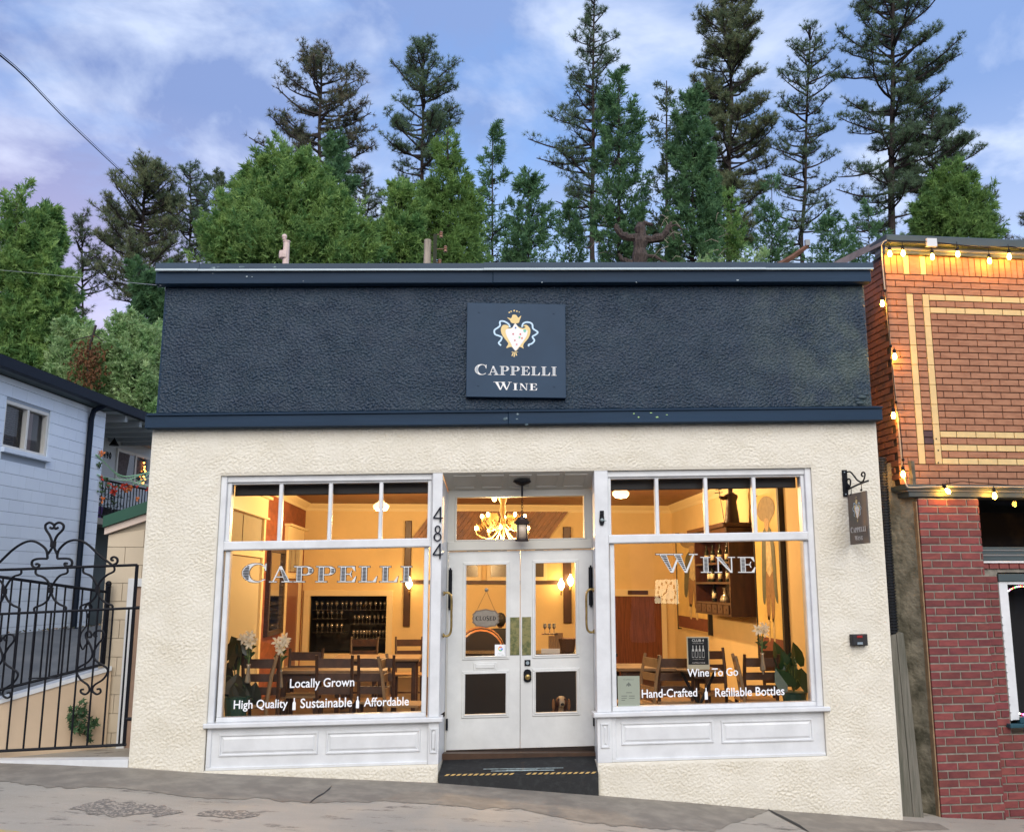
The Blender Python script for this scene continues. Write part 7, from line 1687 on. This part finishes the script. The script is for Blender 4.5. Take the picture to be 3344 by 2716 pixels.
def sprays(rng, P, Dr, size, nl, wid, fan=.9):
    """flat feathery sprays: P origins, Dr main direction; nl leaflets each (triangles)"""
    n = len(P); up = rng.normal(size=(n,3)); side = unit(np.cross(Dr, up)); s = size*rng.uniform(.6,1.25,(n,1))
    out = []
    for k in range(nl):
        t = (k+.5)/nl; a = (rng.uniform(-fan,fan,(n,1)))
        org = P + Dr*s*t*.55; d = unit(Dr*np.cos(a)+side*np.sin(a)+rng.normal(size=(n,3))*.18); L = s*rng.uniform(.35,.7,(n,1)); w_ = unit(np.cross(d, rng.normal(size=(n,3))))*wid*s
        out.append(np.stack([org-w_*.5, org+d*L, org+w_*.5], 1))
    return np.concatenate(out).reshape(-1,3)
def tufts(rng, P, Dr, size, nn, wid):
    n = len(P); out = []; s = size*rng.uniform(.7,1.2,(n,1))
    for k in range(nn):
        d = unit(Dr*.75+rng.normal(size=(n,3))*.75); w_ = unit(np.cross(d, rng.normal(size=(n,3))))*wid
        out.append(np.stack([P-w_*.5, P+w_*.5, P+d*s], 1))
    return np.concatenate(out).reshape(-1,3)
TN = [0]
def place(px, dist, py=1907):
    """tree foot: the point of the hillside in that direction, dist metres from the camera"""
    d = ray(px, py); d.z = 0; d.normalize(); p = CAM + d*dist; return Vector((p.x, p.y, hillz(p.x, p.y)))
def topz(px, py, dist):
    d = ray(px, py); h = math.hypot(d.x, d.y); return d.z/h*dist
D_ = 1.5642
def pine(lab, x, top, dist, prof, n_br, leaf, seed, trunk_r=.28, xb=None, tuft=.30, limbs=(), fork=None, dens=1.0, nn=13, cat='pine tree', lo=0.0):
    """prof: list of (display y, half width in display px) down the crown"""
    rng = np.random.default_rng(seed); x, top = x*D_, top*D_; xb = (xb*D_ if xb else x)
    yb_ = prof[-1][0]*D_; foot = place(xb, dist, yb_); foot.z -= .5; zt = topz(x, top, dist); zb0 = topz(xb, yb_, dist); m2 = dist/F
    t = thing('pine_tree', lab, cat, 'pines on the hillside'); lat = None
    fx_ = place(x, dist, top); lean_ = lambda z: max(0, (z-zb0)/(zt-zb0))
    axis = lambda z: Vector((foot.x+(fx_.x-foot.x)*lean_(z), foot.y+(fx_.y-foot.y)*lean_(z), z))
    zs = np.linspace(foot.z, zt, 14); b = MB(); pts = []
    for i, z in enumerate(zs): q = axis(z); pts.append((q.x+rng.normal()*.05, q.y, z))
    if fork: pts = [p for p in pts if p[2] < fork[0]] + [(axis(fork[0]).x, axis(fork[0]).y, fork[0])]
    b.tube(pts, [max(.03, trunk_r*(1-.85*(p[2]-foot.z)/(zt-foot.z))) for p in pts], 8); obj('trunk', b, BARK, t)
    ph = [(topz(x, y*D_, dist), w_*D_*m2) for y, w_ in prof]; ph.sort(); hz_ = [p[0] for p in ph]; hw_ = [p[1] for p in ph]
    br = MB(); TP = []; TD = []
    def limb(o, d, L, rise, th, k=5):
        cur = Vector(o); dr = Vector(d); pts = [cur.copy()]; 
        for i in range(k): dr = (dr + Vector((rng.normal()*.14, rng.normal()*.14, rise/k + rng.normal()*.08))).normalized(); cur = cur + dr*(L/k); pts.append(cur.copy())
        br.tube(pts, [th*(1-.75*i/k) for i in range(k+1)], 5, cap=False); return pts, dr
    n_br = int(n_br*1.05)
    for i in range(n_br):
        u = (i+rng.random())/n_br; z = hz_[0]+(hz_[-1]-hz_[0])*u**.9; R_ = np.interp(z, hz_, hw_)*rng.uniform(.6,1.32)
        if R_ < .15: continue
        a = rng.random()*6.28; f = (z-hz_[0])/(hz_[-1]-hz_[0]); o = axis(z-.12*R_)
        pts, dr = limb(o, (math.cos(a), math.sin(a), -.18+.5*f), R_, .55, .05+.012*R_)
        nt_ = max(3, int(R_*4.6*dens))
        for j in range(nt_):
            s_ = .28+.72*rng.random()**.75; k0 = min(4, int(s_*5)); p = pts[k0].lerp(pts[k0+1], s_*5-k0)
            sd_ = (Vector((rng.normal()*.8, rng.normal()*.8, .15+.5*rng.random())) + dr*.7).normalized(); L2 = (.30+.75*rng.random()*(1.25-s_)*min(1.7,R_))
            m_ = p + sd_*L2*.6 + Vector((0,0,.02)); e_ = m_ + (sd_+Vector((rng.normal()*.2,rng.normal()*.2,.45))).normalized()*L2*.4
            br.tube([p, m_, e_], [.022,.015,.009], 3, cap=False); TP.append(tuple(e_)); TD.append(tuple((e_-m_).normalized()))
            for q in range(int(1+L2*3.2)):
                f_ = rng.random(); b0 = p.lerp(m_, .35+.65*f_); d2 = Vector((rng.normal(),rng.normal(),.5+.4*rng.random())).normalized(); e2 = b0 + d2*(.14+.22*rng.random())
                br.tube([b0, e2], [.010,.007], 3, cap=False); TP.append(tuple(e2)); TD.append(tuple((d2+Vector((0,0,.4))).normalized()))
        TP.append(tuple(pts[-1])); TD.append(tuple(dr))
    for (y0, xe, ye, cnt_) in limbs:                           # individual long limbs read off the photograph
        o = axis(topz(x, y0*D_, dist)); e_ = CAM + ray(xe*D_, ye*D_).normalized()*1.0; d = ray(xe*D_, ye*D_); h = math.hypot(d.x,d.y); e_ = CAM + d*(dist/h)
        mid = o.lerp(e_, .5) + Vector((0,0,-.12*(e_-o).length)); pts = smooth([o, mid, e_], 5); br.tube(pts, [.10-.07*i/10 for i in range(len(pts))], 5, cap=False)
        for j in range(cnt_):
            s_ = .35+.65*rng.random(); k0 = min(len(pts)-2, int(s_*(len(pts)-1))); p = pts[k0]; sd_ = Vector((rng.normal()*.8, rng.normal()*.8, .6)).normalized(); q = p+sd_*(.2+.5*rng.random()); br.tube([p,q],[.02,.008],3,cap=False); TP.append(tuple(q)); TD.append(tuple(sd_))
    if fork:
        for xe, ye in fork[1]:
            o = axis(fork[0]); d = ray(xe*D_, ye*D_); h = math.hypot(d.x,d.y); e_ = CAM + d*(dist/h); pts = smooth([o, o.lerp(e_,.25)+Vector((e_-o).x*.12*Vector((1,0,0))), e_], 5); br.tube(pts, [trunk_r*.5*(1-.8*i/10) for i in range(len(pts))], 6, cap=False)
            for j in range(16):
                s_ = .3+.7*rng.random(); p = pts[int(s_*(len(pts)-1))]; a = rng.random()*6.28; p2, dr = limb(p, (math.cos(a),math.sin(a),.3), 1.5*(1.2-s_)+.5, .4, .035, 4)
                for q in range(7): TP.append(tuple(p2[1+rng.integers(0,4)]+Vector(rng.normal(size=3))*.2)); TD.append((0,0,1))
    obj('branches', br, TWIG, t)
    V = tufts(rng, np.array(TP), unit(np.array(TD)), tuft*.9, 16, tuft*.085); tris('crown', V, LM[leaf], t); return t
def cedar(lab, x, top, dist, prof, n_cl, leaf, seed, per=70, size=.34, trunk_r=.2, gaps=0.0, nl=6, wid=.16, bare=None, cat='cedar tree', name='cedar_tree', group='cedars on the hillside', lean=0.0, wide=1.0, xb=None, leaders=None, plume=1.0):
    rng = np.random.default_rng(seed); x, top = x*D_, top*D_; yb_ = prof[-1][0]*D_; foot = place(x, dist, yb_); zt = topz(x, top, dist); zb0 = topz(x, yb_, dist); fx_ = place(x, dist, top); m2 = dist/F
    t = thing(name, lab, cat, group)
    ph = [(topz(x, y*D_, dist), w_*D_*m2, (c_ if len(r_) else 0)) for (y, w_, *r_) in prof for c_ in [(r_[0]*D_*m2 if r_ else 0)]]; ph.sort()
    hz_ = [p[0] for p in ph]; hw_ = [p[1] for p in ph]; hc_ = [p[2] for p in ph]
    b = MB(); pts = [(foot.x+(fx_.x-foot.x)*max(0,(z-zb0)/(zt-zb0)), foot.y, z) for z in np.linspace(foot.z-.5, zt-.1, 10)]
    b.tube(pts, [max(.02, trunk_r*(1-.9*i/9)) for i in range(10)], 7); obj('trunk', b, BARK, t)
    zlo = hz_[0]-.5; P = []; Dd = []; bb_ = MB()
    zz = zlo+(zt-zlo)*(1-(1-rng.random(n_cl))**.8) ; ang = rng.random(n_cl)*6.283
    LD = leaders or [(0.0, 0.0, 1.0)]                        # (sideways offset in display px, drop of its tip in px, share of the width)
    for z, a in zip(zz, ang):
        if rng.random() < gaps: continue
        lo_, dt_, ws_ = LD[rng.integers(len(LD))]; top_l = zt - dt_*D_*m2
        zf = (z-zlo)/(zt-zlo); z = zlo + (top_l-zlo)*zf
        Rm = np.interp(zlo+(zt-zlo)*zf, hz_, hw_)*ws_; cxo = (fx_.x-foot.x)*max(0,(z-zb0)/(zt-zb0)) + lo_*D_*m2*(.55+.45*zf); rr = Rm*(.25+.62*rng.random()**.5)*(1+.14*math.sin(a*3+z*2.1+seed)+.10*math.sin(a*5-z*3.7))
        out_ = np.array([math.cos(a), math.sin(a)*wide, .55]); out_ /= np.linalg.norm(out_)
        c_ = np.array([foot.x+cxo+math.cos(a)*rr, foot.y+math.sin(a)*rr*wide, z+.10*rr])
        lg = min(1.15, .40+Rm*.22)*rng.uniform(.6,1.25)*plume; k = int(per*rng.uniform(.75,1.5))
        ax = unit(out_*.75+np.array([0,0,.5])+rng.normal(size=3)*.25); tt = rng.random(k)**.8; lat_ = rng.normal(size=(k,3))*.22*lg*(1.05-tt[:,None])
        pts_ = c_ + ax*(tt[:,None]-.45)*lg*1.3 + lat_
        P.append(pts_); Dd.append(unit(ax*.8 + lat_/lg*1.8 + rng.normal(size=(k,3))*.45 + np.array([0,0,-.12])))
        if n_cl < 400 and rr > .4: bb_.tube([(foot.x+cxo, foot.y, z-.15*rr), tuple(c_)], [.03,.012], 3, cap=False)
    obj('branches', bb_, TWIG, t)
    V = sprays(rng, np.concatenate(P), np.concatenate(Dd), size*.86, nl, wid*.9); tris('crown', V, LM[leaf], t); return t
pine('broad sparse pine with dark rusty tufts, left of the two above the parapet post', 672, 108, 56, [(108,10),(150,55),(200,88),(240,95),(290,100),(320,125),(350,60)], 52, 'rust', 11, .34, 664, .36, limbs=((330,520,287,26),(270,775,235,20),(240,577,182,14)), dens=.9)
pine('green sparse pine above the old pole stub', 886, 92, 56, [(92,8),(130,45),(180,72),(240,82),(300,88),(350,70),(380,55)], 70, 'pine', 12, .30, 880, .34, dens=1.05)
pine('tall narrow pine left of the group over the twisted snag', 1240, -4, 58, [(-4,8),(40,28),(100,45),(180,62),(260,78),(330,92),(420,70),(520,50)], 88, 'pine', 13, .30, 1236, .36, limbs=((300,1102,290,26),(330,1120,330,18),(430,1160,420,10)), dens=.9)
pine('tallest olive pine with a rust patch near its top', 1528, -50, 60, [(-50,12),(20,60),(90,82),(160,96),(240,88),(320,95),(420,80),(520,65)], 150, 'olive', 14, .36, 1520, .36, dens=1.35)
pine('slim pine with a bare trunk between the two tallest pines', 1692, 58, 60, [(58,6),(90,34),(150,58),(230,62),(300,66),(400,72),(480,80),(540,60)], 72, 'pine', 15, .26, 1672, .30, dens=.9)
pine('big forked pine rising behind the brick corner', 1866, -110, 60, [(-110,60),(-20,92),(60,112),(150,118),(220,105),(300,98),(400,78),(480,70)], 110, 'pine', 16, .42, 1862, .34, limbs=((240,1762,205,24),(460,1740,480,16),(400,1745,395,16),(330,1750,370,14)), fork=None, dens=1.0)
pine('full pine standing behind the forked pine on its right', 1945, 225, 64, [(225,14),(280,60),(330,82),(400,60),(490,50)], 90, 'pine', 17, .25, 1950, .34, dens=1.3)
pine('brownish pine left of the shop parapet', 305, 345, 52, [(345,10),(380,50),(430,78),(500,88),(560,92),(640,70)], 95, 'olive', 18, .30, 283, .30, dens=1.1)
pine('narrow pine beside the brownish pine on the left', 398, 350, 54, [(350,8),(390,28),(440,42),(500,40),(560,35)], 48, 'pine', 19, .18, 396, .28)
pine('thin pale pine between the left cedar and the brownish pine', 172, 450, 54, [(450,6),(500,26),(560,42),(620,40),(700,36)], 40, 'pale', 20, .14, 172, .28)
pine('pale pine at the far right above the brick cornice', 2062, 400, 56, [(400,8),(440,26),(510,34),(560,40)], 30, 'pale', 21, .16, 2062, .28)
pine('russet pine cut off by the right edge', 2150, 455, 56, [(455,10),(490,26),(560,40)], 24, 'rust', 22, .16, 2150, .28)
pine('faint pine far behind the big cedar', 760, 370, 66, [(370,8),(400,36),(450,45),(520,40)], 40, 'pale', 23, .16, 765, .30)
cedar('broad bright green cedar mound over the left of the parapet', 600, 298, 27, [(298,12),(330,48),(370,92),(430,140),(480,172),(540,205)], 900, 'cedar', 31, 46, .26, .22, wide=.7, nl=6, leaders=[(0,0,.9),(-34,26,.5),(40,20,.5),(-78,70,.45),(76,78,.45),(-124,130,.42),(122,145,.42),(10,40,1.0),(-165,190,.42),(165,190,.42),(-60,90,.8)])
cedar('small dark blue green spire behind the broad cedar', 698, 292, 34, [(292,8),(330,26),(380,34),(450,40)], 60, 'dark', 32, 60, .30, .12)
cedar('yellow green cone cedar behind the old pole stub', 935, 266, 29, [(266,10),(300,28),(360,42),(430,66),(500,92),(550,112)], 330, 'yellowg', 33, 44, .26, .18, wide=.8, leaders=[(0,0,.85),(-26,60,.6),(24,70,.6),(0,20,1),(-50,140,.5),(52,150,.5)])
cedar('green cedar filling between the broad mound and the yellow green cone', 838, 385, 28, [(385,10),(430,34),(490,52),(550,62)], 110, 'cedar', 34, 60, .27, .14)
cedar('slender airy cedar with sky showing through', 1028, 256, 40, [(256,5),(300,18),(360,30),(420,36),(480,40),(550,42)], 105, 'dark', 35, 24, .34, .13, gaps=.15)
cedar('dark green young cedar with open lower branches', 1104, 354, 36, [(354,6),(390,24),(430,44),(490,54),(550,58)], 125, 'dark', 36, 34, .32, .13, gaps=.1)
cedar('mid green cedar against the tall narrow pine', 1292, 148, 44, [(148,8),(190,34),(250,48),(330,58),(400,62),(470,60),(550,66)], 230, 'dark', 37, 34, .40, .26, gaps=.08)
cedar('paler airy cedar with a bare dark trunk above the snag', 1392, 164, 46, [(164,8),(200,30),(260,44),(330,42),(400,36),(480,30),(540,30)], 100, 'pale', 38, 26, .40, .26, gaps=.2)
cedar('dense blue green cedar column right of the snag', 1446, 190, 42, [(190,10),(240,34),(320,46),(400,54),(480,62),(550,66)], 250, 'dark', 39, 50, .36, .2)
cedar('thin cedar between the olive pine and the slim pine', 1612, 362, 46, [(362,5),(400,22),(460,34),(520,40),(550,42)], 62, 'dark', 40, 26, .34, .10, gaps=.1)
cedar('low dark cedar filling between the young cedar and the tall narrow pine', 1188, 430, 50, [(430,6),(470,26),(520,40),(556,46)], 60, 'dark', 61, 30, .40, .1, gaps=.1)
cedar('low green cedar right behind the snag', 1345, 462, 48, [(462,8),(500,30),(556,40)], 50, 'cedar', 62, 30, .38, .1, gaps=.1)
cedar('mid green cedar in front of the olive pine', 1512, 400, 48, [(400,8),(440,30),(500,44),(556,50)], 85, 'cedar', 63, 32, .38, .12, gaps=.1)
cedar('low airy cedar between the slim pine and the forked pine', 1735, 452, 50, [(452,8),(490,32),(530,44),(556,48)], 55, 'dark', 64, 28, .40, .1, gaps=.15)
cedar('dark airy cedar at the foot of the forked pine', 1815, 425, 52, [(425,8),(470,34),(520,46),(556,50)], 60, 'dark', 65, 28, .40, .1, gaps=.15)
cedar('bright yellow green cedar over the brick cornice', 1990, 336, 32, [(336,12),(370,40),(420,66),(480,92),(520,104)], 330, 'yellowg', 41, 44, .26, .18, wide=.8, leaders=[(0,0,.85),(-30,30,.6),(30,28,.6),(0,20,1),(60,80,.5),(-55,85,.5)])
cedar('lush green cedar at the far left edge', 28, 378, 31, [(378,26),(420,46),(480,60),(560,76),(640,96),(720,100),(790,104)], 560, 'cedar', 42, 46, .29, .22, wide=.8, leaders=[(0,0,.8),(-40,10,.7),(20,30,.8),(50,120,.7),(75,190,.6),(-60,100,.8)])
cedar('second spire of green cedar right of the left edge tree', 92, 434, 32, [(434,10),(480,28),(540,42),(600,56),(680,66),(760,70)], 200, 'cedar', 43, 60, .30, .16)
cedar('dark cedar column against the left end of the parapet', 312, 560, 33, [(455,8),(500,22),(560,32),(640,44),(720,50),(780,50)], 130, 'dark', 44, 60, .28, .14)
cedar('pale green bushy tree beside the left end of the parapet', 278, 680, 25, [(680,22),(710,48),(760,66),(820,70),(880,60)], 260, 'bright', 45, 60, .19, .10, cat='tree', name='bushy_tree', group='pale bushy trees', nl=6, wid=.24)
cedar('pale green bushy tree over the roof of the white house', 158, 684, 25.5, [(684,16),(710,40),(760,50),(800,48),(850,44)], 170, 'bright', 46, 58, .19, .08, cat='tree', name='bushy_tree', group='pale bushy trees', nl=6, wid=.24)
cedar('distant pale tree between the narrow pine and the broad cedar', 450, 362, 60, [(362,14),(400,36),(450,46),(520,44)], 80, 'pale', 47, 30, .40, .14, gaps=.1, cat='tree', name='leafy_tree', group='distant trees')
cedar('low bright shrub just above the parapet near the brown pine trunk', 1478, 534, 24, [(534,10),(556,24),(580,26)], 16, 'bright', 48, 50, .17, .04, cat='shrub', name='shrub', group='shrubs above the parapet')
cedar('low bright shrub above the parapet left of the leaning timber', 1575, 530, 24, [(530,10),(556,22),(580,24)], 14, 'bright', 49, 50, .17, .04, cat='shrub', name='shrub', group='shrubs above the parapet')
# brown dead branch in the pale bush
db = thing('dead_branch', 'brown dead branch hanging among the pale bushes', 'branch'); rng = np.random.default_rng(5)
d = ray(188*D_, 720*D_); h = math.hypot(d.x,d.y); e0 = CAM+d*(24.3/h); d = ray(180*D_, 800*D_); h = math.hypot(d.x,d.y); e1 = CAM+d*(24.3/h)
b = MB(); b.tube([e0+Vector((.1,0,.5)), e0, e0.lerp(e1,.5), e1], [.03,.03,.022,.012], 5); b.tube([e0+Vector((-.45,0,.1)), e0+Vector((.1,0,.25)), e0+Vector((.3,0,.1))], [.01,.02,.01], 5); obj('stem', b, TWIG, db)
Pq = np.array([tuple(e0.lerp(e1, rng.random())+Vector(rng.normal(size=3))*.15+Vector((rng.choice([-.12,.12]),0,0))) for _ in range(420)]); V = sprays(rng, Pq, unit(rng.normal(size=(420,3))*.5+np.array([0,0,-1])), .13, 5, .3); tris('dead_leaves', V, LM['brown'], db)
# twisted dead snag, posts, timber and wires above the parapet
sn = thing('twisted_snag', 'twisted dead tree trunk with two thick upturned arms', 'dead tree'); SD = 30
def at_(x, y, dist=SD):
    d = ray(x*D_, y*D_); h = math.hypot(d.x,d.y); return CAM + d*(dist/h)
SNB = mat('gnarled_grey_bark', (.10,.075,.062), .9, col2=(.03,.022,.02), vscale=7, bump=1, bscale=14, bdist=.05, stretch=(2.5,2.5,.5)); b = MB(); b.tube([at_(1336,640),at_(1334,552),at_(1337,535),at_(1335,520),at_(1338,505),at_(1339,490),at_(1336,478),at_(1338,466)], [.32,.24,.28,.20,.25,.17,.20,.12], 9); obj('trunk', b, SNB, sn)
for pts, rr in (((( 1336,500),(1312,496),(1296,488),(1288,474),(1283,468)),(.20,.15,.12,.10,.05)), (((1338,502),(1362,500),(1386,490),(1396,474),(1400,462)),(.20,.16,.13,.09,.04)), (((1336,476),(1348,466),(1362,470)),(.12,.09,.04)), (((1345,532),(1366,536),(1384,544),(1402,556)),(.07,.06,.05,.03)), (((1330,548),(1305,545),(1290,530)),(.14,.10,.04)), (((1396,478),(1410,470),(1425,478),(1436,480)),(.04,.03,.02,.01)), (((1395,470),(1408,490),(1404,500)),(.03,.02,.01))):
    b = MB(); rg_ = random.Random(len(pts)); b.tube([p+Vector((rg_.uniform(-.03,.03),0,rg_.uniform(-.03,.03))) for p in smooth([at_(*p) for p in pts], 3)], [float(np.interp(i/((len(pts)-1)*3), np.linspace(0,1,len(rr)), rr))*rg_.uniform(.72,1.12) for i in range((len(pts)-1)*3+1)], 7); obj('limb', b, SNB, sn)
b = MB(); r_ = random.Random(3)
for k in range(26):
    p = at_(1336+r_.uniform(-10,10), 545+r_.uniform(-12,6)); b.tube([p, p+Vector((r_.uniform(-.3,.3),-.1,r_.uniform(-.35,-.1)))], [.012,.004], 3)
for k in range(30):
    p = at_(r_.choice([1420,1250,1395,1500]), r_.uniform(440,540)); q = p+Vector((r_.uniform(-.6,.6),0,r_.uniform(-.5,.3))); b.tube([p, p.lerp(q,.5)+Vector((0,0,.1)), q], [.014,.010,.003], 3)
obj('twigs', b, PALET, sn)['kind'] = 'stuff'
PD = 13.0
vp = thing('vent_post', 'pale pink post with a ball finial standing behind the parapet', 'post')
p0, p1 = at_(592,640,PD), at_(593,503,PD); r0 = 7*D_*PD/F
b = MB(); b.lathe([(r0*1.0,0),(r0*.95,p1.z-p0.z-.02),(r0*1.15,p1.z-p0.z-.015),(r0*1.15,p1.z-p0.z)], tuple(p0), 10); obj('shaft', b, mat('pale_pink_post', (.72,.56,.50), .6, var=.15, vscale=9), vp)
b = MB(); c_ = at_(594,494,PD); b.ball(tuple(c_), r0*.8, 10); b.lathe([(r0*.5,0),(r0*.6,.02)], (c_.x,c_.y,c_.z-r0*1.0), 8); obj('ball_finial', b, bpy.data.materials['pale_pink_post'], vp, smooth=True)
b = MB(); q = at_(592,532,PD); b.lathe([(r0*1.35,-.05),(r0*1.45,0),(r0*1.35,.05)], tuple(q), 8); obj('bracket', b, bpy.data.materials['pale_pink_post'], vp)
op = thing('pole_stub', 'weathered pale pole stub with a dark crossarm behind the parapet', 'pole')
a, c_ = at_(890,640,PD), at_(893,501,PD); r0 = 9*D_*PD/F; b = MB(); b.tube([a, c_], [r0,r0*.85], 9); obj('stub', b, mat('weathered_pole', (.46,.40,.32), .9, var=.4, vscale=5, stretch=(5,5,.6), bump=.8, bscale=30), op)
a, c_ = at_(906,640,PD), at_(906,490,PD); b = MB(); b.box(a.x-.025, a.x+.025, a.y-.03, a.y+.03, a.z, c_.z); obj('iron_bar', b, mat('mossy_bar', (.03,.035,.02), .9), op)
ins = mat('brown_insulator', (.30,.16,.10), .3)
for x, y in ((921,490),(930,520),(918,548)):
    q = at_(x,y,PD); b = MB(); b.lathe([(.012,-.05),(.03,-.04),(.018,-.012),(.03,0),(.018,.014),(.03,.035),(.012,.05)], tuple(q), 10); b.tube([tuple(at_(906,y,PD)), tuple(q)], .007, 4); obj('insulator', b, ins, op)
tb = thing('leaning_timber', 'rough brown timber leaning up behind the parapet near the brick corner', 'timber')
a, c_ = at_(1622,556,16), at_(1686,514,16); b = MB(); b.tube([a, a.lerp(c_,.5)+Vector((0,0,-.02)), c_], [.055,.05,.04], 5); obj('beam', b, mat('brown_timber', (.22,.11,.07), .9, var=.5, vscale=8), tb)
q = at_(1684,506,16); b = MB(); b.box(q.x-.03, q.x+.05, q.y-.03, q.y+.03, q.z-.06, q.z+.04); obj('block', b, mat('grey_block', (.3,.32,.33), .8), tb)
wm = mat('dark_wire', (.004,.004,.006), .9, spec=0); wl_ = mat('grey_wire', (.30,.33,.33), .6)
def wire(lab, pts, r, m_, g=None):
    t = thing('overhead_wire', lab, 'wire', g or 'overhead wires'); b = MB(); b.tube(smooth([at_(*p) for p in pts], 6), r, 4); obj('cable', b, m_, t)
wire('thick dark overhead cable crossing the upper left sky', [(-300,-50,8),(0,116,11),(150,262,16),(290,392,24),(420,500,32),(500,580,38)], .011, wm)
wire('second dark cable just above the thick one in the upper left', [(-300,-60,8),(0,111,11),(150,257,16),(290,388,24),(420,497,32),(500,578,38)], .005, wm)
wire('thin pale wire running level to the left end of the parapet', [(-200,548,20),(0,564,17),(120,575,15),(250,588,12.5),(336,596,10.4)], .0035, wl_)

print('TRIS', sum(len(me.loops)-2*len(me.polygons) for me in bpy.data.meshes))
